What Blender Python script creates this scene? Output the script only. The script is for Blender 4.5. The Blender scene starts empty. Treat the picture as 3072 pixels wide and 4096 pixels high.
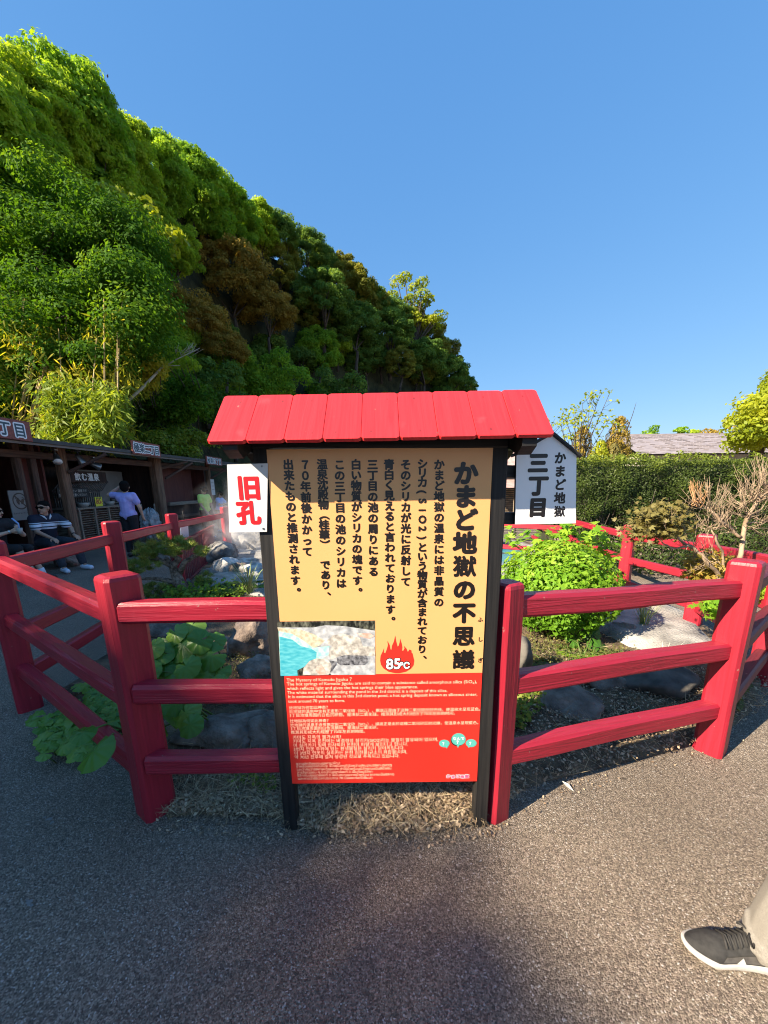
import bpy, bmesh, math, random
import numpy as np
from mathutils import Vector, Matrix, noise
R = math.radians
SC = bpy.context.scene
COL = SC.collection
random.seed(7)
RNG = np.random.default_rng(11)

# ------------------------------------------------------------------ camera, sky, sun, exposure
EYE, PITCH, ROLL, FPX, PPY = 1.4, 0.22558, R(0.75), 1538.0, 2297.94     # pixels of the 3072 x 4096 photograph
cam = bpy.data.cameras.new('camera')
cam_ob = bpy.data.objects.new('camera', cam)
COL.objects.link(cam_ob)
cam.sensor_fit = 'AUTO'; cam.sensor_width = 36.0
cam.lens = 36.0 * FPX / 4096.0
cam.shift_y = (PPY - 2048.0) / 4096.0
cam.clip_start = 0.05; cam.clip_end = 1500.0
_cr, _sr, _cp, _sp = math.cos(ROLL), math.sin(ROLL), math.cos(PITCH), math.sin(PITCH)
_f = Vector((0, _cp, -_sp)); _u0 = Vector((0, _sp, _cp)); _r0 = Vector((1, 0, 0))
_r = _r0 * _cr - _u0 * _sr; _u = _r0 * _sr + _u0 * _cr
cam_ob.matrix_world = Matrix(((_r.x, _u.x, -_f.x, 0), (_r.y, _u.y, -_f.y, 0), (_r.z, _u.z, -_f.z, EYE), (0, 0, 0, 1)))
SC.camera = cam_ob

SUN_TO = Vector((-0.722, -0.424, 0.545)).normalized()        # direction from the scene to the sun
SUN_EL = math.asin(SUN_TO.z); SUN_AZ = math.atan2(SUN_TO.x, SUN_TO.y)
world = bpy.data.worlds.new('World'); SC.world = world; world.use_nodes = True
_n = world.node_tree.nodes; _l = world.node_tree.links
_sky = _n.new('ShaderNodeTexSky'); _sky.sky_type = 'NISHITA'; _sky.sun_disc = False
_sky.sun_elevation = SUN_EL; _sky.sun_rotation = SUN_AZ
_sky.altitude = 100; _sky.air_density = 0.85; _sky.dust_density = 0.0; _sky.ozone_density = 4.0
_n['Background'].inputs['Strength'].default_value = 0.12
EXPO = 1.5
_sep = _n.new('ShaderNodeSeparateColor'); _com = _n.new('ShaderNodeCombineColor'); _l.new(_sky.outputs[0], _sep.inputs[0])
for _i, (_g, _ref, _want) in enumerate(((.68, .051, .140), (.45, .095, .372), (.28, .198, .80))):      # evens the sky out from zenith to horizon
    _p = _n.new('ShaderNodeMath'); _p.operation = 'POWER'; _p.inputs[1].default_value = _g; _l.new(_sep.outputs[_i], _p.inputs[0])
    _m = _n.new('ShaderNodeMath'); _m.operation = 'MULTIPLY'; _m.inputs[1].default_value = _want / ((_ref / .08) ** _g) / (.12 * 2 ** EXPO); _l.new(_p.outputs[0], _m.inputs[0]); _l.new(_m.outputs[0], _com.inputs[_i])
_l.new(_com.outputs[0], _n['Background'].inputs['Color'])
sun_d = bpy.data.lights.new('sun', 'SUN'); sun_d.energy = 4.95; sun_d.angle = R(0.53); sun_d.color = (1.0, 0.86, 0.66)
sun = bpy.data.objects.new('sun', sun_d); COL.objects.link(sun)
sun.rotation_euler = SUN_TO.to_track_quat('Z', 'Y').to_euler(); sun.location = SUN_TO * 60
SC.view_settings.view_transform = 'Standard'; SC.view_settings.look = 'None'
SC.view_settings.exposure = EXPO; SC.view_settings.gamma = 1.0; SC.view_settings.use_curve_mapping = False
SC.cycles.max_bounces = 8; SC.cycles.diffuse_bounces = 6; SC.cycles.glossy_bounces = 2
SC.cycles.transmission_bounces = 6; SC.cycles.transparent_max_bounces = 6; SC.cycles.volume_bounces = 1
SC.cycles.use_denoising = True; SC.cycles.filter_width = 1.1
SC.cycles.sample_clamp_indirect = 6.0

def ray(x, y):
    a = (x - 1536.0) / FPX; b = -(y - PPY) / FPX
    a2 = _cr * a + _sr * b; b2 = -_sr * a + _cr * b
    return Vector((a2, _cp + b2 * _sp, -_sp + b2 * _cp))
def at(x, y, Y):                       # the point of the place seen at a photo pixel, Y metres ahead
    d = ray(x, y); k = Y / d.y
    return Vector((d.x * k, Y, EYE + d.z * k))
def gnd(x, y, z=0.0):                  # the ground point seen at a photo pixel
    d = ray(x, y); k = (z - EYE) / d.z
    return Vector((d.x * k, d.y * k, z))

# ------------------------------------------------------------------ materials
MAT = {}
def _new(name):
    m = bpy.data.materials.new(name); m.use_nodes = True
    nt = m.node_tree; b = nt.nodes['Principled BSDF']; MAT[name] = m
    return m, nt, nt.nodes, nt.links, b
def rgba(c): return (c[0], c[1], c[2], 1.0)
def own_offset(n, l, mp):
    """Each object gets its own part of the pattern, so that no two boards are alike."""
    oi = n.new('ShaderNodeObjectInfo'); vm = n.new('ShaderNodeVectorMath'); vm.operation = 'SCALE'; vm.inputs[0].default_value = (37.0, 91.0, 53.0)
    l.new(oi.outputs['Random'], vm.inputs['Scale']); l.new(vm.outputs[0], mp.inputs['Location'])
def surf(name, c1, c2=None, rough=0.6, scale=6.0, stretch=(1, 1, 1), bump=0.0, bscale=None, bdist=0.01, spec=0.5, metal=0.0, detail=5, lo=0.35, hi=0.65, coat=0.0):
    """A two-tone noise material in object space with a bump of its own."""
    m, nt, n, l, b = _new(name)
    tc = n.new('ShaderNodeTexCoord'); mp = n.new('ShaderNodeMapping'); mp.inputs['Scale'].default_value = stretch
    l.new(tc.outputs['Object'], mp.inputs['Vector']); own_offset(n, l, mp)
    if c2 is None: b.inputs['Base Color'].default_value = rgba(c1)
    else:
        nz = n.new('ShaderNodeTexNoise'); nz.inputs['Scale'].default_value = scale; nz.inputs['Detail'].default_value = detail
        l.new(mp.outputs[0], nz.inputs['Vector'])
        rp = n.new('ShaderNodeValToRGB'); rp.color_ramp.elements[0].position = lo; rp.color_ramp.elements[1].position = hi
        rp.color_ramp.elements[0].color = rgba(c1); rp.color_ramp.elements[1].color = rgba(c2)
        l.new(nz.outputs['Fac'], rp.inputs['Fac']); l.new(rp.outputs['Color'], b.inputs['Base Color'])
    b.inputs['Roughness'].default_value = rough; b.inputs['Specular IOR Level'].default_value = spec; b.inputs['Metallic'].default_value = metal
    if coat: b.inputs['Coat Weight'].default_value = coat
    if bump:
        nb = n.new('ShaderNodeTexNoise'); nb.inputs['Scale'].default_value = bscale or scale * 3; nb.inputs['Detail'].default_value = 6
        l.new(mp.outputs[0], nb.inputs['Vector'])
        bp = n.new('ShaderNodeBump'); bp.inputs['Strength'].default_value = bump; bp.inputs['Distance'].default_value = bdist
        l.new(nb.outputs['Fac'], bp.inputs['Height']); l.new(bp.outputs[0], b.inputs['Normal'])
    return m
def leaf(name, cols, trans=0.45, rough=0.5, spec=0.3, tcol=None):
    """Foliage: each leaf has its own 'tint' (0..1) that picks a colour; light comes through the blade."""
    m, nt, n, l, b = _new(name)
    a = n.new('ShaderNodeAttribute'); a.attribute_name = 'tint'
    rp = n.new('ShaderNodeValToRGB'); cr = rp.color_ramp
    while len(cr.elements) < len(cols): cr.elements.new(0.5)
    for i, c in enumerate(cols):
        cr.elements[i].position = i / (len(cols) - 1); cr.elements[i].color = rgba(c)
    l.new(a.outputs['Fac'], rp.inputs['Fac']); l.new(rp.outputs['Color'], b.inputs['Base Color'])
    b.inputs['Roughness'].default_value = rough; b.inputs['Specular IOR Level'].default_value = spec
    t = n.new('ShaderNodeBsdfTranslucent'); mx = n.new('ShaderNodeMixShader'); mx.inputs['Fac'].default_value = trans
    hs = n.new('ShaderNodeMix'); hs.data_type = 'RGBA'; hs.blend_type = 'MULTIPLY'; hs.inputs[0].default_value = 1.0
    l.new(rp.outputs['Color'], hs.inputs[6]); hs.inputs[7].default_value = rgba(tcol or (1.5, 1.35, 0.45))
    l.new(hs.outputs[2], t.inputs['Color'])
    l.new(b.outputs[0], mx.inputs[1]); l.new(t.outputs[0], mx.inputs[2]); l.new(mx.outputs[0], n['Material Output'].inputs['Surface'])
    return m

# ------------------------------------------------------------------ mesh helpers
class MB:
    """Collects shapes into ONE mesh."""
    def __init__(s): s.v = []; s.f = []; s.mi = []; s.sm = []; s.t = []
    def add(s, vs, fs, mi=0, sm=False, tint=0.0):
        o = len(s.v); s.v.extend(tuple(p) for p in vs); s.t.extend([tint] * (len(s.v) - o))
        for f in fs: s.f.append(tuple(i + o for i in f)); s.mi.append(mi); s.sm.append(sm)
    def box(s, c, d, mi=0, rot=None, ch=0.0):
        x, y, z = d[0] / 2, d[1] / 2, d[2] / 2
        if ch <= 0:
            vs = [Vector((a * x, b * y, e * z)) for a in (-1, 1) for b in (-1, 1) for e in (-1, 1)]
            fs = [(0, 1, 3, 2), (4, 6, 7, 5), (0, 4, 5, 1), (2, 3, 7, 6), (0, 2, 6, 4), (1, 5, 7, 3)]
        else:
            bm = bmesh.new(); bmesh.ops.create_cube(bm, size=1.0)
            for v in bm.verts: v.co = Vector((v.co.x * d[0], v.co.y * d[1], v.co.z * d[2]))
            bmesh.ops.bevel(bm, geom=bm.edges[:], offset=ch, segments=1, affect='EDGES')
            bm.verts.index_update(); vs = [v.co.copy() for v in bm.verts]; fs = [[v.index for v in f.verts] for f in bm.faces]; bm.free()
        if rot is not None: vs = [rot @ p for p in vs]
        c = Vector(c); s.add([p + c for p in vs], fs, mi)
    def tube(s, pts, rad, n=8, mi=0, caps=True, sm=True, tint=0.0):
        pts = [Vector(p) for p in pts]; m = len(pts)
        if not hasattr(rad, '__len__'): rad = [rad] * m
        vs = []; prev = None
        for i in range(m):
            t = (pts[min(i + 1, m - 1)] - pts[max(i - 1, 0)])
            t = t.normalized() if t.length > 1e-9 else Vector((0, 0, 1))
            if prev is None: a = t.orthogonal().normalized()
            else:
                a = prev - t * prev.dot(t)
                a = a.normalized() if a.length > 1e-6 else t.orthogonal().normalized()
            prev = a; b = t.cross(a)
            for k in range(n):
                q = 2 * math.pi * k / n; vs.append(pts[i] + (a * math.cos(q) + b * math.sin(q)) * rad[i])
        fs = [(i * n + k, i * n + (k + 1) % n, (i + 1) * n + (k + 1) % n, (i + 1) * n + k) for i in range(m - 1) for k in range(n)]
        if caps: fs += [tuple(reversed(range(n))), tuple(range((m - 1) * n, m * n))]
        s.add(vs, fs, mi, sm, tint)
    def poly(s, pts, mi=0): s.add(pts, [tuple(range(len(pts)))], mi)
    def disc(s, c, ax, r, h, n=16, mi=0):
        ax = Vector(ax).normalized(); s.tube([Vector(c), Vector(c) + ax * h], r, n, mi, True, False)
    def build(s, name, mats, parent=None, matrix=None):
        me = bpy.data.meshes.new(name); me.from_pydata([tuple(p) for p in s.v], [], s.f)
        for m in (mats if isinstance(mats, (list, tuple)) else [mats]): me.materials.append(MAT[m] if isinstance(m, str) else m)
        me.polygons.foreach_set('material_index', s.mi); me.polygons.foreach_set('use_smooth', s.sm)
        if any(s.t):
            at_ = me.attributes.new('tint', 'FLOAT', 'POINT'); at_.data.foreach_set('value', s.t)
        me.update()
        return link(name, me, parent, matrix)
def link(name, me, parent=None, matrix=None):
    o = bpy.data.objects.new(name, me); COL.objects.link(o)
    place(o, parent, matrix); return o
def place(o, parent=None, matrix=None):
    """World placement MATRIX (default: mesh written in world space), kept when a parent is given."""
    M = matrix if matrix is not None else Matrix.Identity(4)
    if parent is not None:
        o.parent = parent; o.matrix_basis = wmat(parent).inverted() @ M
    else: o.matrix_basis = M
def wmat(o): return o.matrix_basis.copy() if o.parent is None else wmat(o.parent) @ o.matrix_basis
def tag(o, label=None, cat=None, group=None, kind=None):
    if label: o['label'] = label
    if cat: o['category'] = cat
    if group: o['group'] = group
    if kind: o['kind'] = kind
    return o
def thing(name, label, cat, loc=(0, 0, 0), rz=0.0, group=None):
    o = bpy.data.objects.new(name, None); COL.objects.link(o); o.empty_display_size = 0.1
    o.matrix_basis = Matrix.Translation(Vector(loc)) @ Matrix.Rotation(rz, 4, 'Z')
    return tag(o, label, cat, group)
def struct(o): return tag(o, kind='structure')
def kids(o): return [c for c in COL.objects if c.parent == o]
def dup(o, loc, rz=0.0, sc=1.0, label=None, group=None):
    """A copy of a thing with copies of its parts and their sub-parts."""
    r = o.copy(); COL.objects.link(r)
    s3 = sc if hasattr(sc, '__len__') else (sc, sc, sc)
    r.matrix_basis = Matrix.Translation(Vector(loc)) @ Matrix.Rotation(rz, 4, 'Z') @ Matrix.Diagonal((*s3, 1))
    if label: r['label'] = label
    if group: r['group'] = group
    for ch in CH.get(o.name) or kids(o):
        c = ch.copy(); COL.objects.link(c); c.parent = r
        for g in kids(ch):
            d = g.copy(); COL.objects.link(d); d.parent = c
    return r
CH = {}
def beam_mesh(L, w, h, ch=0.008, wob=0.0015, seg=10, top=0.0, seed=0):
    """A timber lying along local X from 0 to L, w across (local Y), h deep (local Z): chamfered, slightly uneven, rounded ends."""
    m = MB(); rr = random.Random(seed); vs = []
    ring = [(-w/2+ch, -h/2), (w/2-ch, -h/2), (w/2, -h/2+ch), (w/2, h/2-ch), (w/2-ch, h/2), (-w/2+ch, h/2), (-w/2, h/2-ch), (-w/2, -h/2+ch)]
    xs = [(0.0, 0.86), (min(0.006, L*.1), 1.0)] + [(L * (i + 1) / (seg + 1), 1.0) for i in range(seg)] + [(L - max(0.008, top), 1.0), (L, 0.80 if top else 0.86)]
    if top: xs[-2:] = [(L - top, 1.0), (L - top * .35, .93), (L, .72)]
    p1, p2 = rr.random() * 9, rr.random() * 9
    for x, k in xs:
        a = 1 + wob * 8 * math.sin(x * 7 + p1); oy = wob * math.sin(x * 5 + p2); oz = wob * math.sin(x * 6.3 + p1)
        vs += [(x, y * k * a + oy + rr.uniform(-1, 1) * wob * .4, z * k + oz + rr.uniform(-1, 1) * wob * .4) for y, z in ring]
    n = len(xs)
    fs = [(i*8+k, i*8+(k+1) % 8, (i+1)*8+(k+1) % 8, (i+1)*8+k) for i in range(n-1) for k in range(8)]
    fs += [tuple(reversed(range(8))), tuple(range((n-1)*8, n*8))]
    m.add(vs, fs); return m
_bs = [0]
def beam(name, p0, p1, w, h, mat, parent, ch=0.008, wob=0.0015, up=(0, 0, 1), top=0.0, seg=10):
    p0, p1 = Vector(p0), Vector(p1); x = (p1 - p0); L = x.length; x.normalize()
    u = Vector(up); y = u.cross(x).normalized(); z = x.cross(y)
    _bs[0] += 1
    M = Matrix(((x.x, y.x, z.x, p0.x), (x.y, y.y, z.y, p0.y), (x.z, y.z, z.z, p0.z), (0, 0, 0, 1)))
    return beam_mesh(L, w, h, ch, wob, seg, top, _bs[0]).build(name, mat, parent, M)

def leaf_arrays(P, N, size, aspect=0.5, fold=0.25, flat_up=None, rng=RNG, tang=None):
    """Rhombic leaves, one quad each, at P facing N."""
    n = len(P); size = np.broadcast_to(np.asarray(size, float), (n,))
    N = N / np.maximum(np.linalg.norm(N, axis=1, keepdims=True), 1e-9)
    T = rng.normal(size=(n, 3)) if tang is None else tang + rng.normal(size=(n, 3)) * .25
    T -= N * np.sum(T * N, axis=1, keepdims=True); T /= np.maximum(np.linalg.norm(T, axis=1, keepdims=True), 1e-9)
    B = np.cross(N, T); s = size[:, None]
    base = P - T * s * .5; tip = P + T * s * .5; w = s * aspect * .5
    lft = P + B * w + N * w * fold - T * s * .06; rgt = P - B * w + N * w * fold - T * s * .06
    return np.stack([base, rgt, tip, lft], axis=1).reshape(-1, 3)
def leaf_obj(name, V, tint, mat, parent=None, matrix=None, extra=None):
    n = len(V) // 4; me = bpy.data.meshes.new(name)
    me.vertices.add(n * 4); me.vertices.foreach_set('co', V.astype(np.float32).ravel())
    me.loops.add(n * 4); me.loops.foreach_set('vertex_index', np.arange(n * 4, dtype=np.int32))
    me.polygons.add(n); me.polygons.foreach_set('loop_start', np.arange(0, n * 4, 4, dtype=np.int32))
    try: me.polygons.foreach_set('loop_total', np.full(n, 4, dtype=np.int32))
    except Exception: pass
    a = me.attributes.new('tint', 'FLOAT', 'POINT'); a.data.foreach_set('value', np.repeat(np.clip(tint, 0, 1), 4).astype(np.float32))
    me.materials.append(MAT[mat]); me.update(calc_edges=True)
    return link(name, me, parent, matrix)
def sph_dirs(n, rng=RNG):
    d = rng.normal(size=(n, 3)); return d / np.linalg.norm(d, axis=1, keepdims=True)
def in_poly(x, y, poly):
    r = np.zeros(len(x), bool); m = len(poly)
    for i in range(m):
        x1, y1 = poly[i]; x2, y2 = poly[(i + 1) % m]
        c = ((y1 > y) != (y2 > y)) & (x < (x2 - x1) * (y - y1) / (y2 - y1 + 1e-12) + x1); r ^= c
    return r
def rock_mesh(name, dims, seed, mat, loc, rz=0.0, sub=4, rough=0.22, flat=0.0):
    bm = bmesh.new(); bmesh.ops.create_icosphere(bm, subdivisions=sub, radius=1.0); o = Vector((seed * 3.1, seed * 1.7, seed * .9))
    for v in bm.verts:
        d = v.co.normalized(); k = 1.0
        for q in range(7):
            a = Vector((math.sin(seed * 5.3 + q * 2.4), math.cos(seed * 2.9 + q * 1.9), math.sin(seed * 1.3 + q * 3.7))).normalized()
            k = min(k, (0.72 + 0.10 * math.sin(seed + q)) / max(d.dot(a), 0.01)) if d.dot(a) > 0.5 else k
        k *= 1 + rough * noise.noise(d * 1.6 + o) + rough * .45 * noise.noise(d * 4.2 + o) + rough * .2 * noise.noise(d * 11 + o)
        v.co = Vector((d.x * k * dims[0], d.y * k * dims[1], d.z * k * dims[2]))
    for f in bm.faces: f.smooth = True
    me = bpy.data.meshes.new(name); bm.to_mesh(me); bm.free(); me.materials.append(MAT[mat])
    o = bpy.data.objects.new(name, me); COL.objects.link(o)
    o.matrix_basis = Matrix.Translation(Vector(loc)) @ Matrix.Rotation(rz, 4, 'Z'); return o
# ------------------------------------------------------------------ lettering: flat glyph outlines laid on a sign's own plane
_gl = {}
def glyphs(body, align='CENTER', line=1.0, res=3):
    key = (body, align, line)
    if key in _gl: return _gl[key]
    cu = bpy.data.curves.new('lettering', 'FONT'); cu.body = body; cu.size = 1.0; cu.align_x = align; cu.space_line = line; cu.resolution_u = res
    o = bpy.data.objects.new('lettering', cu); COL.objects.link(o)
    me = bpy.data.meshes.new_from_object(o.evaluated_get(bpy.context.evaluated_depsgraph_get()))
    vs = np.array([v.co[:2] for v in me.vertices]).reshape(-1, 2); fs = [tuple(p.vertices) for p in me.polygons]
    bpy.data.objects.remove(o); bpy.data.curves.remove(cu); bpy.data.meshes.remove(me)
    _gl[key] = (vs, fs); return vs, fs
def letter(mb, frame, body, x, y, em, mi=0, bold=0.0, lift=0.0, align='CENTER', line=1.0, sx=1.0, rot=0.0, ring=8, slant=0.0):
    """FRAME = (origin, right, up, out). Bold lettering is the same outline laid several times a hair apart."""
    vs, fs = glyphs(body, align, line)
    if not len(vs): return
    O, X, Y, Zd = frame; c, s_ = math.cos(rot), math.sin(rot)
    offs = [(0, 0)] + ([(bold * math.cos(2 * math.pi * k / ring), bold * math.sin(2 * math.pi * k / ring)) for k in range(ring)] if bold else [])
    for i, (ox, oy) in enumerate(offs):
        px = vs[:, 0] * em * sx + slant * vs[:, 1] * em; py = vs[:, 1] * em
        qx = px * c - py * s_ + x + ox; qy = px * s_ + py * c + y + oy
        h = lift + i * 0.00006
        mb.add([O + X * a + Y * b + Zd * h for a, b in zip(qx, qy)], fs, mi)
# ------------------------------------------------------------------ the materials of the place
def red_paint(name, c, rough=0.42, bump=0.35):
    m, nt, n, l, b = _new(name)
    tc = n.new('ShaderNodeTexCoord'); mp = n.new('ShaderNodeMapping'); mp.inputs['Scale'].default_value = (1.2, 26, 26)
    l.new(tc.outputs['Object'], mp.inputs['Vector']); own_offset(n, l, mp)
    mq = n.new('ShaderNodeMapping'); l.new(tc.outputs['Object'], mq.inputs['Vector']); own_offset(n, l, mq)
    g = n.new('ShaderNodeTexNoise'); g.inputs['Scale'].default_value = 2.0; g.inputs['Detail'].default_value = 7; g.inputs['Distortion'].default_value = 1.2
    l.new(mp.outputs[0], g.inputs['Vector'])
    rp = n.new('ShaderNodeValToRGB'); rp.color_ramp.elements[0].position = .25; rp.color_ramp.elements[1].position = .7
    rp.color_ramp.elements[0].color = rgba([x * .72 for x in c]); rp.color_ramp.elements[1].color = rgba([min(1, x * 1.08) for x in c])
    l.new(g.outputs['Fac'], rp.inputs['Fac'])
    w = n.new('ShaderNodeTexNoise'); w.inputs['Scale'].default_value = 9; w.inputs['Detail'].default_value = 8; l.new(mq.outputs[0], w.inputs['Vector'])
    wr = n.new('ShaderNodeValToRGB'); wr.color_ramp.elements[0].position = .66; wr.color_ramp.elements[1].position = .74
    l.new(w.outputs['Fac'], wr.inputs['Fac'])
    wm = n.new('ShaderNodeMath'); wm.operation = 'MULTIPLY'; wm.inputs[1].default_value = .35; l.new(wr.outputs['Color'], wm.inputs[0])
    mx = n.new('ShaderNodeMix'); mx.data_type = 'RGBA'; l.new(wm.outputs[0], mx.inputs[0])
    l.new(rp.outputs['Color'], mx.inputs[6]); mx.inputs[7].default_value = rgba((min(1, c[0] * 1.1 + .02), c[1] * 1.5 + .03, c[2] * 1.5 + .03))
    ch = n.new('ShaderNodeTexNoise'); ch.inputs['Scale'].default_value = 34; ch.inputs['Detail'].default_value = 5; l.new(mq.outputs[0], ch.inputs['Vector'])
    cr_ = n.new('ShaderNodeValToRGB'); cr_.color_ramp.elements[0].position = .715; cr_.color_ramp.elements[1].position = .735; l.new(ch.outputs['Fac'], cr_.inputs['Fac'])
    c2_ = n.new('ShaderNodeMix'); c2_.data_type = 'RGBA'; l.new(cr_.outputs['Color'], c2_.inputs[0]); l.new(mx.outputs[2], c2_.inputs[6]); c2_.inputs[7].default_value = (0.30, 0.13, 0.11, 1)
    l.new(c2_.outputs[2], b.inputs['Base Color'])
    bp = n.new('ShaderNodeBump'); bp.inputs['Strength'].default_value = bump; bp.inputs['Distance'].default_value = .006
    l.new(g.outputs['Fac'], bp.inputs['Height']); l.new(bp.outputs[0], b.inputs['Normal'])
    b.inputs['Roughness'].default_value = rough; b.inputs['Specular IOR Level'].default_value = .4
    return m
red_paint('red_paint', (0.345, 0.017, 0.034))
red_paint('red_rail', (0.345, 0.017, 0.036), rough=.36, bump=.85)
red_paint('roof_red', (0.60, 0.031, 0.036), rough=.45, bump=.22)
red_paint('dark_red', (0.14, 0.017, 0.026), rough=.55)
surf('black_wood', (0.006, 0.006, 0.007), (0.022, 0.020, 0.019), rough=.62, scale=2, stretch=(1.2, 30, 30), bump=.4, bscale=2.2, bdist=.004, spec=.35)
surf('black_matt', (0.008, 0.008, 0.009), rough=.6)
surf('knot', (0.20, 0.012, 0.018), rough=.7)
surf('yellow_print', (0.76, 0.378, 0.145), (0.79, 0.396, 0.155), rough=.32, scale=2, spec=.4)
surf('red_print', (0.66, 0.028, 0.018), (0.68, 0.032, 0.021), rough=.32, scale=2, spec=.4)
surf('ink', (0.010, 0.007, 0.006), rough=.35)
surf('red_ink', (0.70, 0.008, 0.014), rough=.35)
surf('white_print', (0.66, 0.66, 0.65), (0.63, 0.63, 0.63), rough=.3, scale=3)
surf('white_print_lifted', (0.84, 0.84, 0.83), (0.80, 0.80, 0.80), rough=.25, scale=3)  # board white lightened to offset the shade on the house-shaped board
surf('cream_ink', (0.85, 0.66, 0.45), rough=.4)
surf('white_ink', (0.82, 0.82, 0.82), rough=.4)
surf('teal_ink', (0.10, 0.44, 0.38), rough=.4)
surf('pink_ink', (0.80, 0.10, 0.22), rough=.4)
surf('screw_steel', (0.35, 0.35, 0.36), rough=.35, metal=.9)
surf('print_water', (0.03, 0.33, 0.42), (0.16, 0.55, 0.60), rough=.32, scale=38, stretch=(1, 1, 3.2), detail=8, lo=.3, hi=.75)
surf('print_shallow', (0.28, 0.62, 0.56), (0.60, 0.74, 0.62), rough=.32, scale=60, detail=8)
surf('print_sand', (0.45, 0.36, 0.24), (0.72, 0.66, 0.50), rough=.32, scale=70, detail=8)
surf('print_rock', (0.22, 0.23, 0.25), (0.66, 0.66, 0.66), rough=.32, scale=42, detail=10, lo=.3, hi=.7)
surf('print_boulder', (0.30, 0.27, 0.24), (0.70, 0.66, 0.58), rough=.32, scale=55, detail=10)
surf('print_darkrock', (0.03, 0.03, 0.035), (0.30, 0.30, 0.32), rough=.32, scale=70, detail=10)
surf('print_brush', (0.012, 0.012, 0.010), (0.20, 0.20, 0.15), rough=.32, scale=90, stretch=(1, 1, .5), detail=10, lo=.4, hi=.75)
surf('print_rust', (0.62, 0.32, 0.24), (0.66, 0.55, 0.48), rough=.32, scale=60, detail=10)
surf('shed_wood', (0.050, 0.024, 0.017), (0.125, 0.068, 0.045), rough=.75, scale=2, stretch=(1.2, 14, 14), bump=.5, bscale=2.5, bdist=.008)
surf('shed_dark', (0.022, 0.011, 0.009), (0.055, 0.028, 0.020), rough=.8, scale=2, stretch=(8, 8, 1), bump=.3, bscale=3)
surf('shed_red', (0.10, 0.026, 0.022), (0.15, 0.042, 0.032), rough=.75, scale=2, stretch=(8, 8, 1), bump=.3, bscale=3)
surf('log_wood', (0.11, 0.056, 0.034), (0.26, 0.15, 0.09), rough=.8, scale=3, stretch=(.8, 12, 12), bump=.7, bscale=3, bdist=.01)
surf('grey_wood', (0.15, 0.11, 0.08), (0.30, 0.24, 0.18), rough=.8, scale=3, stretch=(1, 16, 16), bump=.5, bscale=3)
surf('louvre_wood', (0.13, 0.085, 0.05), (0.34, 0.27, 0.20), rough=.8, scale=4, stretch=(1.5, 3, 9), bump=.4, bscale=8)
surf('louvre_grey', (0.055, 0.05, 0.045), (0.12, 0.11, 0.10), rough=.8, scale=3, stretch=(1, 6, 12), bump=.4)
surf('roof_sheet', (0.022, 0.023, 0.025), (0.045, 0.047, 0.05), rough=.5, scale=5, bump=.2)
surf('roof_edge', (0.13, 0.11, 0.10), (0.20, 0.18, 0.16), rough=.6, scale=5, stretch=(1, 8, 8))
surf('sign_board', (0.18, 0.045, 0.035), (0.27, 0.075, 0.055), rough=.6, scale=3, stretch=(1, 12, 12), bump=.3)
surf('slate_ink', (0.035, 0.075, 0.095), rough=.5)
surf('pale_ink', (0.76, 0.79, 0.79), rough=.5)
surf('chalk', (0.42, 0.40, 0.36), rough=.7)
surf('grey_card', (0.18, 0.175, 0.165), (0.22, 0.215, 0.2), rough=.6, scale=5)
surf('yellow_card', (0.72, 0.66, 0.03), rough=.5)
surf('orange_ink', (0.42, 0.10, 0.02), rough=.5)
surf('bowl', (0.30, 0.29, 0.26), (0.42, 0.40, 0.36), rough=.5, scale=12)
surf('steel_lamp', (0.28, 0.28, 0.28), rough=.3, metal=.8)
surf('plastic_sheet', (0.16, 0.17, 0.18), (0.42, 0.44, 0.45), rough=.3, scale=9, bump=1.0, bscale=14, bdist=.03)
surf('blue_white_card', (0.52, 0.62, 0.70), rough=.5)
surf('concrete', (0.30, 0.29, 0.27), (0.42, 0.41, 0.38), rough=.85, scale=4, bump=.2, bscale=40)
surf('tile_roof', (0.200, 0.173, 0.185), (0.329, 0.289, 0.298), rough=.8, scale=2.2, stretch=(1, 5, 5), bump=.2)
surf('pink_tile', (0.40, 0.25, 0.22), (0.52, 0.36, 0.32), rough=.7, scale=6)
surf('plaster', (0.45, 0.41, 0.35), (0.52, 0.48, 0.42), rough=.9, scale=5)
surf('rock_lava', (0.078, 0.061, 0.049), (0.276, 0.224, 0.180), rough=.95, scale=9, bump=1.0, bscale=34, bdist=.02, lo=.3, hi=.7)
surf('rock_brown', (0.086, 0.062, 0.050), (0.345, 0.268, 0.215), rough=.95, scale=11, bump=1.0, bscale=26, bdist=.02, lo=.3, hi=.7)
surf('rock_slab', (0.048, 0.044, 0.039), (0.139, 0.125, 0.109), rough=.8, scale=9, bump=.8, bscale=30, bdist=.006)
surf('rock_pale', (0.10, 0.095, 0.09), (0.30, 0.29, 0.27), rough=.85, scale=5, bump=.8, bscale=18, bdist=.03)
surf('rock_white', (0.22, 0.215, 0.20), (0.62, 0.60, 0.56), rough=.85, scale=9, bump=.9, bscale=24, bdist=.02)
surf('bark', (0.030, 0.022, 0.017), (0.10, 0.078, 0.062), rough=.9, scale=5, stretch=(6, 6, 1), bump=.8, bscale=8, bdist=.02)
surf('bark_pale', (0.24, 0.165, 0.105), (0.46, 0.34, 0.23), rough=.85, scale=14, bump=.6, bscale=30, bdist=.006)
surf('bark_orange', (0.42, 0.20, 0.08), (0.60, 0.36, 0.18), rough=.8, scale=20)
surf('bark_white', (0.36, 0.33, 0.27), (0.55, 0.52, 0.44), rough=.85, scale=8)
surf('pine_bark', (0.091, 0.063, 0.046), (0.330, 0.247, 0.185), rough=.95, scale=24, bump=1.0, bscale=40, bdist=.02)
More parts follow.
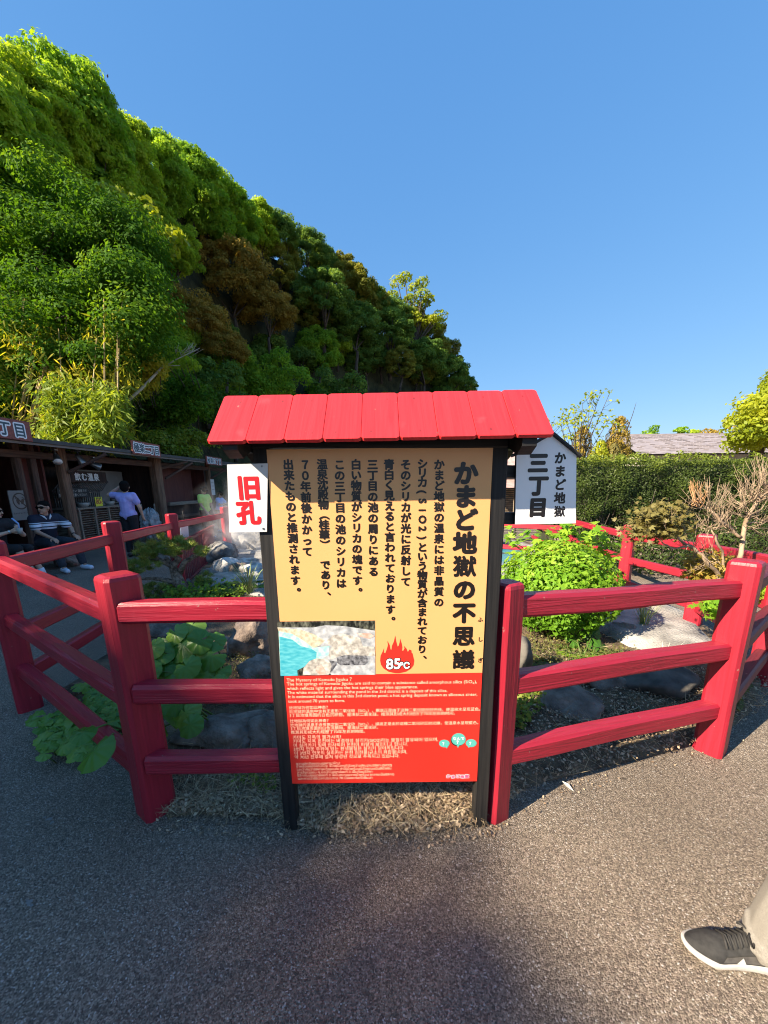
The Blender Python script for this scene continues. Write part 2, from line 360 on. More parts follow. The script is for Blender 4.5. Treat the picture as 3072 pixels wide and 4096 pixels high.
surf('culm', (0.28, 0.19, 0.06), (0.50, 0.36, 0.15), rough=.5, scale=6)
surf('stem_green', (0.10, 0.16, 0.03), rough=.6)
surf('grass_blade', (0.17, 0.25, 0.07), (0.34, 0.36, 0.14), rough=.6, scale=8)
surf('skin', (0.42, 0.235, 0.155), (0.46, 0.265, 0.18), rough=.5, scale=20)
surf('skin_pale', (0.52, 0.33, 0.235), (0.56, 0.36, 0.26), rough=.5, scale=20)
surf('hair', (0.004, 0.0035, 0.003), (0.010, 0.008, 0.007), spec=.1, rough=.8, scale=30, stretch=(5, 5, 1))
surf('cloth_black', (0.008, 0.008, 0.010), (0.014, 0.014, 0.017), rough=.85, scale=20, bump=.3, bscale=18, bdist=.02)
surf('cloth_jean', (0.020, 0.025, 0.035), (0.035, 0.042, 0.055), rough=.85, scale=20, bump=.3)
surf('cloth_lavender', (0.36, 0.33, 0.68), (0.44, 0.41, 0.76), rough=.85, scale=14, bump=.5, bscale=16, bdist=.03)
surf('cloth_lime', (0.45, 0.66, 0.12), (0.52, 0.74, 0.17), rough=.85, scale=12, bump=.4, bscale=14, bdist=.03)
surf('cloth_blue', (0.22, 0.38, 0.68), (0.30, 0.46, 0.76), rough=.85, scale=12, bump=.4)
surf('cloth_grey', (0.167, 0.156, 0.138), (0.263, 0.244, 0.216), rough=.95, scale=260, stretch=(1, 1, 3), bump=.35, bscale=420, bdist=.001, spec=.1)
surf('cloth_white', (0.66, 0.68, 0.72), rough=.8)
surf('shoe_white', (0.60, 0.66, 0.76), rough=.6)
surf('shoe_black', (0.018, 0.017, 0.016), (0.034, 0.032, 0.030), rough=.8, scale=60, bump=.5, bscale=160, bdist=.002)
surf('shoe_panel', (0.055, 0.050, 0.046), (0.085, 0.078, 0.07), rough=.8, scale=60)
surf('shoe_sole', (0.38, 0.365, 0.34), (0.52, 0.50, 0.47), rough=.7, scale=40, bump=.2, bscale=120, bdist=.002)
surf('lens_black', (0.004, 0.004, 0.005), rough=.12)
surf('lip', (0.34, 0.12, 0.10), rough=.5)
surf('eye_dark', (0.02, 0.012, 0.01), rough=.2)
surf('watch', (0.55, 0.55, 0.55), rough=.3, metal=.7)
surf('dry_leaf_white', (0.66, 0.60, 0.50), rough=.7)
def striped():
    m, nt, n, l, b = _new('cloth_stripe')
    tc = n.new('ShaderNodeTexCoord'); sp = n.new('ShaderNodeSeparateXYZ'); l.new(tc.outputs['Object'], sp.inputs[0])
    rp = n.new('ShaderNodeValToRGB'); cr = rp.color_ramp; cr.interpolation = 'CONSTANT'
    navy, white = (0.012, 0.014, 0.030), (0.62, 0.68, 0.76)
    mr = n.new('ShaderNodeMapRange'); mr.inputs['From Min'].default_value = 0.6; mr.inputs['From Max'].default_value = 1.2
    l.new(sp.outputs['Z'], mr.inputs['Value'])
    st = [(0, navy), ((.745-.6)/.6, white), ((.772-.6)/.6, navy), ((.790-.6)/.6, white), ((.835-.6)/.6, navy), ((.85-.6)/.6, white), ((.862-.6)/.6, navy)]
    while len(cr.elements) < len(st): cr.elements.new(.5)
    for i, (p, c) in enumerate(st): cr.elements[i].position = p; cr.elements[i].color = rgba(c)
    l.new(mr.outputs[0], rp.inputs['Fac']); l.new(rp.outputs['Color'], b.inputs['Base Color']); b.inputs['Roughness'].default_value = .85
striped()
leaf('leaf_lime', [(0.107, 0.205, 0.022), (0.292, 0.432, 0.043), (0.603, 0.713, 0.086)], trans=0.58, rough=.7, spec=.15)  # wide ramp, so the tint carries sunlit and shaded contrast
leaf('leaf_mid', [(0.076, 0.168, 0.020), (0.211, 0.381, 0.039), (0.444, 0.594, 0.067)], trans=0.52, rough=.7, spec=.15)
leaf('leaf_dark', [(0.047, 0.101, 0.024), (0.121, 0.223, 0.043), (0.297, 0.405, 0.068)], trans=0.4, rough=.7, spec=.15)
leaf('leaf_olive', [(0.09, 0.105, 0.02), (0.21, 0.225, 0.036), (0.46, 0.40, 0.065)], trans=0.42, rough=.7, spec=.15)
leaf('leaf_rust', [(0.13, 0.105, 0.02), (0.32, 0.24, 0.045), (0.56, 0.39, 0.08)], trans=0.44, rough=.7, spec=.15, tcol=(1.3, 1.0, .45))
leaf('leaf_maple', [(0.028, 0.081, 0.009), (0.070, 0.172, 0.016), (0.215, 0.345, 0.032)], trans=0.48, rough=.7, spec=.12)
leaf('leaf_bamboo', [(0.184, 0.225, 0.025), (0.394, 0.388, 0.044), (0.683, 0.575, 0.088)], trans=0.5, rough=.7, spec=.15)
leaf('leaf_sasa', [(0.110, 0.188, 0.025), (0.220, 0.312, 0.037), (0.413, 0.475, 0.062)], trans=0.45)
leaf('leaf_bush', [(0.084, 0.204, 0.014), (0.168, 0.348, 0.024), (0.337, 0.480, 0.042)], trans=.4, rough=.5, spec=.2)
leaf('leaf_hedge', [(0.030, 0.050, 0.012), (0.065, 0.10, 0.018), (0.24, 0.30, 0.035)], trans=0.35)
leaf('leaf_twig', [(0.045, 0.032, 0.022), (0.09, 0.065, 0.045), (0.12, 0.09, 0.06)], trans=.05)
leaf('leaf_gold', [(0.13, 0.13, 0.016), (0.28, 0.21, 0.03), (0.42, 0.29, 0.06)], trans=.35)
leaf('leaf_yellowgreen', [(0.15, 0.22, 0.015), (0.30, 0.36, 0.02), (0.45, 0.46, 0.03)], trans=.45)
leaf('leaf_dull', [(0.09, 0.075, 0.02), (0.17, 0.14, 0.04), (0.24, 0.22, 0.07)], trans=.3)
leaf('needle', [(0.087, 0.144, 0.024), (0.188, 0.252, 0.039), (0.493, 0.408, 0.096)], trans=.15)
leaf('leaf_fern', [(0.085, 0.169, 0.018), (0.156, 0.273, 0.026), (0.247, 0.351, 0.039)], trans=.4)
leaf('leaf_cover', [(0.060, 0.120, 0.014), (0.132, 0.204, 0.024), (0.312, 0.324, 0.048)], trans=.35)
leaf('leaf_moss', [(0.070, 0.077, 0.022), (0.133, 0.133, 0.039), (0.224, 0.196, 0.063)], trans=.25)
leaf('litter', [(0.130, 0.085, 0.052), (0.312, 0.215, 0.137), (0.624, 0.481, 0.325)], trans=.1, tcol=(1, .8, .5))
leaf('straw', [(0.204, 0.150, 0.090), (0.408, 0.312, 0.186), (0.624, 0.504, 0.324)], trans=.15, tcol=(1, .85, .55))
def broad():
    """Big glossy leaves with paler veins that radiate from the stalk (uv-free: the vein mask is a mesh attribute)."""
    m = leaf('leaf_broad', [(0.048, 0.146, 0.018), (0.099, 0.241, 0.031), (0.224, 0.368, 0.069)], trans=0.3, rough=.38, spec=.45)
broad()
def asphalt():
    m, nt, n, l, b = _new('asphalt')
    tc = n.new('ShaderNodeTexCoord')
    v = n.new('ShaderNodeTexVoronoi'); v.inputs['Scale'].default_value = 230; l.new(tc.outputs['Object'], v.inputs['Vector'])
    sp = n.new('ShaderNodeSeparateColor'); l.new(v.outputs['Color'], sp.inputs[0])
    rp = n.new('ShaderNodeValToRGB'); cr = rp.color_ramp
    cols = [(0, (0.090, 0.070, 0.053)), (.35, (0.165, 0.130, 0.099)), (.75, (0.27, 0.215, 0.164)), (.96, (0.39, 0.32, 0.25)), (.997, (0.5, 0.47, 0.43))]
    while len(cr.elements) < len(cols): cr.elements.new(.5)
    for i, (p, c) in enumerate(cols): cr.elements[i].position = p; cr.elements[i].color = rgba(c)
    l.new(sp.outputs[0], rp.inputs['Fac'])
    nz = n.new('ShaderNodeTexNoise'); nz.inputs['Scale'].default_value = .9; nz.inputs['Detail'].default_value = 6; l.new(tc.outputs['Object'], nz.inputs['Vector'])
    mr = n.new('ShaderNodeMapRange'); mr.inputs['From Min'].default_value = .3; mr.inputs['From Max'].default_value = .7; mr.inputs['To Min'].default_value = .80; mr.inputs['To Max'].default_value = 1.18
    l.new(nz.outputs['Fac'], mr.inputs['Value'])
    mx = n.new('ShaderNodeVectorMath'); mx.operation = 'SCALE'; l.new(rp.outputs['Color'], mx.inputs[0]); l.new(mr.outputs[0], mx.inputs['Scale'])
    l.new(mx.outputs[0], b.inputs['Base Color']); b.inputs['Roughness'].default_value = .88; b.inputs['Specular IOR Level'].default_value = .3
    n2 = n.new('ShaderNodeTexNoise'); n2.inputs['Scale'].default_value = 140; n2.inputs['Detail'].default_value = 3; l.new(tc.outputs['Object'], n2.inputs['Vector'])
    ad = n.new('ShaderNodeMath'); ad.operation = 'SUBTRACT'; l.new(n2.outputs['Fac'], ad.inputs[0]); l.new(v.outputs['Distance'], ad.inputs[1])
    bp = n.new('ShaderNodeBump'); bp.inputs['Strength'].default_value = .9; bp.inputs['Distance'].default_value = .006
    l.new(ad.outputs[0], bp.inputs['Height']); l.new(bp.outputs[0], b.inputs['Normal'])
asphalt()
surf('soil', (0.064, 0.045, 0.027), (0.191, 0.135, 0.080), rough=.95, scale=7, bump=1.0, bscale=40, bdist=.03)
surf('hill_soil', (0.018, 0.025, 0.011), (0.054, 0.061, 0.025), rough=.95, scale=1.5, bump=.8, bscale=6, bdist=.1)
surf('sinter', (0.20, 0.19, 0.175), (0.43, 0.41, 0.375), rough=.9, scale=5, bump=.8, bscale=45, bdist=.02, detail=10)
def water():
    m, nt, n, l, b = _new('pond_water')
    tc = n.new('ShaderNodeTexCoord'); w = n.new('ShaderNodeTexNoise'); w.inputs['Scale'].default_value = 7; w.inputs['Detail'].default_value = 4
    l.new(tc.outputs['Object'], w.inputs['Vector'])
    bp = n.new('ShaderNodeBump'); bp.inputs['Strength'].default_value = .25; bp.inputs['Distance'].default_value = .02
    l.new(w.outputs['Fac'], bp.inputs['Height']); l.new(bp.outputs[0], b.inputs['Normal'])
    b.inputs['Base Color'].default_value = (0.05, 0.30, 0.38, 1); b.inputs['Roughness'].default_value = .08
water()
# ------------------------------------------------------------------ the setting: ground, garden soil, sinter, pond, hillside
def grid_sheet(name, poly, step, zf, mat, edge=True):
    """A sheet over a polygon, with a height function."""
    xs = [p[0] for p in poly]; ys = [p[1] for p in poly]; bm = bmesh.new()
    vs = [bm.verts.new((x, y, 0)) for x, y in poly]; bm.faces.new(vs)
    x = math.floor(min(xs) / step) * step
    while x < max(xs):
        bmesh.ops.bisect_plane(bm, geom=bm.verts[:] + bm.edges[:] + bm.faces[:], plane_co=(x + 1e-4, 0, 0), plane_no=(1, 0, 0)); x += step
    y = math.floor(min(ys) / step) * step
    while y < max(ys):
        bmesh.ops.bisect_plane(bm, geom=bm.verts[:] + bm.edges[:] + bm.faces[:], plane_co=(0, y + 1e-4, 0), plane_no=(0, 1, 0)); y += step
    for v in bm.verts:
        v.co.z = zf(v.co.x, v.co.y, v.is_boundary)
    bmesh.ops.recalc_face_normals(bm, faces=bm.faces[:])
    for f in bm.faces:
        f.smooth = True
        if f.normal.z < 0: f.normal_flip()
    me = bpy.data.meshes.new(name); bm.to_mesh(me); bm.free(); me.materials.append(MAT[mat])
    return struct(link(name, me))
g = MB(); g.poly([(-160, -160, 0), (160, -160, 0), (160, 160, 0), (-160, 160, 0)]); ground = struct(g.build('ground', 'asphalt'))

GARDEN = [(-.96, 1.40), (-1.22, 1.66), (-1.55, 2.0), (-1.95, 2.22), (-2.3, 2.42), (-2.45, 3.5), (-2.85, 5.3), (-2.98, 5.6), (-3.35, 7.2), (-3.65, 8.6), (-3.2, 10.2),
          (0, 11.0), (3.2, 10.2), (3.9, 7.2), (3.25, 5.0), (3.15, 3.6), (2.75, 2.55), (2.28, 2.14), (1.94, 1.935), (1.55, 1.79), (1.15, 1.685), (.80, 1.59), (.54, 1.50), (.37, 1.36), (.155, 1.318), (-.154, 1.315), (-.31, 1.335), (-.44, 1.39), (-.83, 1.42)]
def soil_z(x, y, bd=False):
    if bd: return 0.002
    d = min(1.0, max(0.0, (y - 1.3) / 1.2))
    return 0.012 + d * 0.05 + 0.025 * d * noise.noise(Vector((x * 2.1, y * 2.1, 0))) + 0.008 * noise.noise(Vector((x * 9, y * 9, 3)))
grid_sheet('garden_soil', GARDEN, 0.09, soil_z, 'soil')
SINTER = [(-2.55, 5.0), (-2.75, 5.6), (-3.2, 7.2), (-3.45, 8.5), (-3.0, 9.9), (0, 10.7), (3.0, 9.9), (3.6, 7.2), (3.35, 5.0), (3.1, 3.7), (2.66, 2.75), (2.35, 2.75), (2.05, 3.0), (1.95, 3.5), (1.7, 4.0), (.8, 4.15), (-.6, 4.4), (-1.6, 4.7)]
grid_sheet('gravel_path', SINTER, 0.16, lambda x, y, b: (0.055 if b else 0.115) + 0.03 * noise.noise(Vector((x * 1.4, y * 1.4, 5))) + .012 * noise.noise(Vector((x * 6, y * 6, 2))), 'sinter')
POND = [(2.25 * math.cos(a) * (1 + .12 * math.sin(3 * a + 1)) + .35, 6.9 + 1.65 * math.sin(a) * (1 + .1 * math.sin(2 * a))) for a in [i * math.pi / 24 for i in range(48)]]
g = MB(); g.poly([(x, y, .17) for x, y in POND]); struct(g.build('pond_water', 'pond_water'))

FOOT = [(-10.2, -16), (-10.2, -4), (-10.2, 6), (-10.2, 13), (-10, 19), (-9, 25), (-6, 31.5), (-1, 37.5), (6, 44), (13, 50), (19, 57), (24, 66)]
SLOPE = [(0, 0), (.8, 1.3), (2.2, 3.2), (4.2, 5.6), (7, 8.2), (11, 10.3), (18, 12.5)]
def hill_frames():
    out = []
    pts = [Vector((x, y, 0)) for x, y in FOOT]; dense = []
    for a, b in zip(pts, pts[1:]):
        k = max(1, int((b - a).length / 1.5))
        dense += [a.lerp(b, i / k) for i in range(k)]
    dense.append(pts[-1])
    for i, p in enumerate(dense):
        t = (dense[min(i + 2, len(dense) - 1)] - dense[max(i - 2, 0)]).normalized()
        out.append((p, Vector((-t.y, t.x, 0)), t))
    return out
HF = hill_frames()
g = MB(); vs = []; nr = []
ds = []
for (d0, h0), (d1, h1) in zip(SLOPE, SLOPE[1:]):
    for i in range(4): ds.append((d0 + (d1 - d0) * i / 4, h0 + (h1 - h0) * i / 4))
ds.append(SLOPE[-1])
for i, (p, n_, t) in enumerate(HF):
    fall = 1.0 if p.y < 30 else max(.62, 1 - (p.y - 30) / 70)
    low = 1.0 if p.y > 14 else max(.5, 1 - (14 - p.y) / 26)
    for d, h in ds:
        q = p + n_ * d; w = min(1, d / 1.5)
        vs.append((q.x, q.y, -.05 + h * fall * low + w * .5 * noise.noise(Vector((q.x * .5, q.y * .5, 1)))))
m_ = len(ds)
g.add(vs, [(i * m_ + j, (i + 1) * m_ + j, (i + 1) * m_ + j + 1, i * m_ + j + 1) for i in range(len(HF) - 1) for j in range(m_ - 1)], 0, True)
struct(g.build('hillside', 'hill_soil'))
def hill_z(x, y):
    q = Vector((x, y, 0)); p, n_, t = min(HF, key=lambda f: abs((q - f[0]).dot(f[2])) + (q - f[0]).length * .25)
    d = (q - p).dot(n_)
    fall = 1.0 if p.y < 30 else max(.62, 1 - (p.y - 30) / 70); low = 1.0 if p.y > 14 else max(.5, 1 - (14 - p.y) / 26)
    if d <= 0: return 0.0
    for (d0, h0), (d1, h1) in zip(SLOPE, SLOPE[1:]):
        if d <= d1: return (h0 + (h1 - h0) * (d - d0) / (d1 - d0)) * fall * low
    return SLOPE[-1][1] * fall * low
# ------------------------------------------------------------------ the red timber fences
def post(name, x, y, h, w, yaw, mat, parent, z0=-.02, top=.02, ch=.016):
    d = Vector((math.cos(yaw), math.sin(yaw), 0))
    return beam(name, (x, y, z0), (x, y, h), w, w, mat, parent, ch=ch, up=d, top=top, seg=8)
front = thing('timber_fence', 'bright red three-rail timber fence running behind the yellow notice board', 'fence', (0, 1.42, 0))
LP, MP, RP, FP = (-1.035, 1.455), (.468, 1.405), (1.735, 1.80), (-2.36, 2.30)
yaw_of = lambda nx, ny: math.atan2(ny, nx)
post('post', *LP, 1.085, .128, yaw_of(.8, -.6), 'red_paint', front)
post('post', *MP, 1.045, .10, yaw_of(.45, -.9), 'red_paint', front)
post('post', *RP, 1.035, .125, yaw_of(-.8, -.6), 'red_paint', front)
post('post', *FP, 1.11, .128, yaw_of(.75, -.66), 'red_paint', front)
for za, zb in ((.944, .944), (.600, .600), (.275, .278)):
    beam('rail', (LP[0] + .03, LP[1] - .045, za), (MP[0] - .03, MP[1] + .012, zb), .072, .086, 'red_rail', front, ch=.014, wob=.002)
for za, zb in ((.947, .898), (.627, .580), (.303, .250)):
    beam('rail', (MP[0] + .03, MP[1] + .005, za), (RP[0] - .02, RP[1] - .005, zb), .075, .088, 'red_rail', front, ch=.012, wob=.003)
for za, zb in ((.905, .985), (.530, .620), (.190, .290)):
    beam('rail', (LP[0] - .02, LP[1] + .01, za), (FP[0] + .02, FP[1] - .01, zb), .072, .084, 'red_rail', front, ch=.014, wob=.002)
path_f = thing('timber_fence', 'dark red fence along the shaded path in front of the snack sheds', 'fence', (-2.9, 5.3, 0))
PP = [(FP[0], FP[1], 1.11), (-2.5, 3.55, 1.12), (-2.92, 5.35, 1.07), (-3.18, 7.8, 1.04), (-3.42, 10.4, 1.02), (-3.6, 13.2, 1.0), (-3.7, 16.2, 1.0)]
for x, y, h in PP[1:]: post('post', x, y, h, .135, yaw_of(.7, -.7), 'red_paint', path_f)
for k, (a, b) in enumerate(zip(PP, PP[1:])):
    for z in ((-.16, -.60, -.88) if k == 0 else (-.165,)):
        beam('rail', (a[0], a[1] + .03, a[2] + z), (b[0], b[1] - .03, b[2] + z), .065, .09, 'red_paint', path_f, ch=.01)
inner = thing('timber_fence', 'sunlit red three-rail fence between the gravel path and the clipped hedge', 'fence', (2.99, 3.53, 0))
QQ = [(3.35, 8.6, .94), (3.05, 6.3, .935), (2.84, 4.42, .935), (2.99, 3.53, .93), (2.66, 2.50, .985)]
for x, y, h in QQ[1:]: post('post', x, y, h, .118 if (x, y) != (2.99, 3.53) else .14, yaw_of(-.75, -.66), 'red_paint', inner)
for k, (a, b) in enumerate(zip(QQ, QQ[1:])):
    for z in (-.13, -.41, -.69) if k != 3 else (-.12, -.42, -.70):
        beam('rail', (a[0], a[1], a[2] + z), (b[0], b[1], b[2] + z), .06, .078, 'red_paint', inner, ch=.01)
for z in (-.145, -.47, -.79):
    beam('rail', (RP[0] + .05, RP[1] + .03, 1.035 + z), (QQ[4][0] - .03, QQ[4][1] - .02, .985 + z + .03), .07, .084, 'dark_red', inner, ch=.012)
beam('rail', (2.9, 6.25, .70), (-3.5, 10.6, .74), .06, .08, 'red_paint', inner, ch=.01)     # runs on round the back of the pond
beam('rail', (2.9, 6.25, .32), (-3.5, 10.6, .36), .06, .08, 'red_paint', inner, ch=.01)
for t in (.2, .4, .6, .8): post('post', 2.9 - 6.4 * t, 6.35 + 4.35 * t, .90, .11, .6, 'red_paint', inner)

# ------------------------------------------------------------------ the notice board
board = thing('notice_board', 'tall yellow and red notice board on black legs under a little red plank roof', 'notice board', (-.01, 1.36, 0))
YF = 1.331                                                    # the printed face of the panel
for x in (-.405, .390):
    beam('leg', (x, 1.362, -.01), (x, 1.362, 1.60), .055, .056, 'black_wood', board, ch=.004, up=(0, 1, 0))
    b = MB()                                                  # bracket arm that carries the eaves
    prof = [(1.205, 1.512), (1.205, 1.535), (1.30, 1.61), (1.42, 1.61), (1.515, 1.535), (1.515, 1.512), (1.47, 1.49), (1.40, 1.515), (1.32, 1.515), (1.25, 1.49)]
    sx = -.05 if x < 0 else .05
    n_ = len(prof); vs = [(x + sx - .022, y, z) for y, z in prof] + [(x + sx + .022, y, z) for y, z in prof]
    b.add(vs, [tuple(range(n_)), tuple(reversed(range(n_, 2 * n_)))] + [(i, i + n_, (i + 1) % n_ + n_, (i + 1) % n_) for i in range(n_)])
    b.build('bracket', 'black_wood', board)
beam('crossbeam', (-.435, 1.352, 1.550), (.42, 1.352, 1.542), .05, .045, 'black_wood', board, ch=.004)
rb = thing('roof', None, None)
place(rb, board, Matrix.Translation((-.01, 1.365, 1.6)))
rx0, rx1 = -.515, .505
NB = 9
for side in (0, 1):
    for i in range(NB):
        a = rx0 + (rx1 - rx0) * i / NB; c = rx0 + (rx1 - rx0) * (i + 1) / NB
        ye, yr = (1.190, 1.362) if side == 0 else (1.530, 1.368)
        mb = MB(); L = math.hypot(yr - ye, .158); rr = random.Random(i * 2 + side)
        bmz = beam_mesh(L + .004 + rr.uniform(-.0006, .0006), (c - a) - .0012, .013, .0010, .0002, 4, 0, i + 40 * side)
        nb = len(bmz.f)
        for kx, ky in ((.03, rr.uniform(-.03, .03)), (L - .035, rr.uniform(-.03, .03))):       # nail heads and knots
            s_ = .0025 + rr.random() * .0025
            bmz.add([(kx + s_ * math.cos(q) * (1.5 if q else 1.5), ky + s_ * math.sin(q) * .8, .00665) for q in [k * math.pi / 4 for k in range(8)]], [tuple(range(8))], 1)
        x = Vector((0, yr - ye, .158)).normalized()
        y = Vector((0, 0, 1)).cross(x).normalized() if side == 0 else Vector((0, 0, 1)).cross(x).normalized()
        z = x.cross(y)
        tilt = (i / (NB - 1) - .5) * -.0
        p0 = Vector(((a + c) / 2, ye, 1.534 + rr.uniform(-.0003, .0003) + .008 * ((a + c) / 2)))
        M = Matrix(((x.x, y.x, z.x, p0.x), (x.y, y.y, z.y, p0.y), (x.z, y.z, z.z, p0.z), (0, 0, 0, 1)))
        bmz.build('roof_board', ['roof_red', 'knot'], rb, M)
mb = MB()
for sgn in (-1, 1):
    mb.add([(rx0 + .02, 1.366 + sgn * .15, 1.527), (rx1 - .02, 1.366 + sgn * .15, 1.535), (rx1 - .02, 1.366 + sgn * .004, 1.672), (rx0 + .02, 1.366 + sgn * .004, 1.664)], [(0, 1, 2, 3)])
mb.build('roof_lining', 'black_wood', rb)
panel = MB()
# panel corners (slightly out of true, as in the place)
X0, X1, ZB, ZT, ZM = -.383, .366, .229, 1.523, .709
panel.box(((X0 + X1) / 2, YF + .0052, (ZT + ZM) / 2), (X1 - X0, .0096, ZT - ZM), 0)
panel.box(((X0 + X1) / 2, YF + .0052, (ZM + ZB) / 2), (X1 - X0, .0096, ZM - ZB - .0002), 1)
pan = panel.build('panel', ['yellow_print', 'red_print'], board)
FR = (Vector((0, YF, 0)), Vector((1, 0, 0)), Vector((0, 0, 1)), Vector((0, -1, 0)))
def S(x, y):                                                    # photo pixel -> (x, z) on the face of the panel
    p = at(x, y, YF); return p.x, p.z
def vcol(mb, frame, text, x, y0, y1, em, mi=0, bold=.0, lift=.0004, mapf=S, ring=8, sx=1.0, xb=None):
    n = len(text); xb = x if xb is None else xb
    for i, ch in enumerate(text):
        if ch == ' ': continue
        t = (i + .5) / n; px, pz = mapf(x + (xb - x) * t, y0 + (y1 - y0) * t)
        rot = 0.0
        if ch in '()SiO2（）': rot = -math.pi / 2
        if ch in '。、': px += em * .62; pz += em * .42
        bd = bold * (.6 if ch in '獄議鬱' else .8 if ch in '思質温泉殿晶' else 1.0)
        if rot: letter(mb, frame, ch, px - .34 * em, pz, em, mi, bd, lift, rot=rot, ring=ring)
        else: letter(mb, frame, ch, px, pz - .375 * em, em, mi, bd, lift, ring=ring, sx=sx)
tx = MB()
vcol(tx, FR, 'かまど地獄の不思議', 1864, 1846, 2684, .0790, 0, .0045, xb=1853, sx=1.06)
cols = [('かまど地獄の温泉には非晶質の', 1757, 1755, 1837, 2430), ('シリカ(SiO2)という物質が含まれており、', 1690, 1688, 1837, 2652), ('そのシリカが光に反射して', 1623, 1623, 1837, 2348),
        ('青白く見えると言われております。', 1556, 1562, 1837, 2500), ('三丁目の池の周りにある', 1490, 1494, 1837, 2308), ('白い物質がシリカの塊です。', 1424, 1430, 1837, 2385),
        ('この三丁目の池のシリカは', 1358, 1365, 1837, 2355), ('温泉沈殿物（桂華） であり、', 1288, 1305, 1837, 2400), ('７０年前後かかって', 1220, 1230, 1837, 2228), ('出来たものと推測されます。', 1152, 1185, 1837, 2385)]
for s, xa, xb, ya, yb in cols: vcol(tx, FR, s, xa, ya, yb, 0.0350, 0, .0018, xb=xb, ring=6, sx=1.04)
for ch, y in (('ふ', 2478), ('し', 2557), ('ぎ', 2641)):
    px, pz = S(1921, y); letter(tx, FR, ch, px, pz - .0075, .0200, 0, .0007, .0004, ring=4)
tx.build('lettering', 'ink', pan)
# the printed picture of the pool
pic = MB()
def PP_(u, v, lift):                                            # 0..1659 x 0..830 crop of the print -> panel
    p = at(1050 + u * .36166, 2450 + v * .36145, YF); return (p.x, YF - lift, p.z)
def patch(pts, mi, k): pic.poly([PP_(u, v, .0003 + .00012 * k) for u, v in reversed(pts)], mi)
patch([(163, 100), (1243, 88), (1248, 688), (200, 702)], 0, 0)
patch([(172, 165), (560, 165), (700, 140), (900, 150), (1243, 200), (1248, 688), (760, 690), (640, 520), (580, 400), (400, 250), (180, 200)], 1, 1)
patch([(165, 165), (420, 190), (560, 235), (690, 310), (640, 360), (560, 395), (400, 330), (180, 215)], 2, 2)
patch([(178, 205), (330, 235), (470, 320), (560, 390), (740, 370), (735, 470), (560, 560), (200, 700)], 3, 3)
patch([(186, 262), (330, 300), (420, 370), (540, 400), (600, 440), (590, 520), (480, 590), (385, 640), (390, 700), (200, 702)], 4, 4)
patch([(445, 690), (455, 610), (520, 535), (600, 505), (720, 520), (765, 570), (770, 640), (730, 690)], 5, 5)
patch([(600, 590), (660, 585), (700, 640), (690, 688), (630, 685), (590, 640)], 6, 6)
patch([(690, 330), (780, 250), (900, 235), (1080, 280), (1110, 370), (1240, 380), (1245, 480), (860, 480), (760, 520), (730, 470), (770, 370)], 5, 6)
patch([(825, 500), (900, 470), (1150, 475), (1170, 540), (1130, 580), (860, 580), (820, 550)], 7, 7)
patch([(1045, 225), (1200, 232), (1240, 260), (1180, 290), (1080, 265)], 6, 7)
patch([(745, 530), (820, 540), (815, 580), (770, 640), (745, 660), (765, 590)], 7, 8)
pic.build('printed_picture', ['print_brush', 'print_rock', 'print_sand', 'print_shallow', 'print_water', 'print_boulder', 'print_rust', 'print_darkrock'], pan)
# flame badge
fl = MB()
def F_(u, v, lift=.0004):
    p = at(1000 + u * .66305, 2400 + v * .66313, YF); return (p.x, YF - lift, p.z)
fl_pts = [(785, 365), (788, 335), (800, 312), (808, 290), (806, 316), (816, 320), (824, 300), (832, 272), (828, 246), (842, 272), (846, 296), (853, 300), (856, 276), (868, 250), (876, 215), (880, 245), (886, 268), (890, 282),
          (896, 276), (903, 254), (905, 232), (914, 262), (918, 284), (916, 304), (924, 306), (932, 292), (928, 276), (944, 294), (950, 312), (956, 308), (960, 298), (972, 302), (974, 318), (980, 322), (984, 342), (990, 365),
          (986, 392), (970, 414), (940, 432), (900, 441), (875, 441), (835, 432), (805, 412), (790, 390)]
cx = np.mean([p[0] for p in fl_pts])
fl.poly([F_(u, v) for u, v in reversed(fl_pts)], 0)
for (txt, u, v, em, rg) in (('8', 843, 414, .058, 0), ('5', 889, 412, .058, 0), ('℃', 933, 411, .034, 0)):
    p = F_(u, v)
    letter(fl, FR, txt, p[0], p[2], em, 1, .0042, .0008, ring=10, sx=.98)
    letter(fl, FR, txt, p[0], p[2], em, 2, .0016, .0020, ring=8, sx=.98)
fl.build('temperature_badge', ['red_print', 'ink', 'white_ink'], pan)
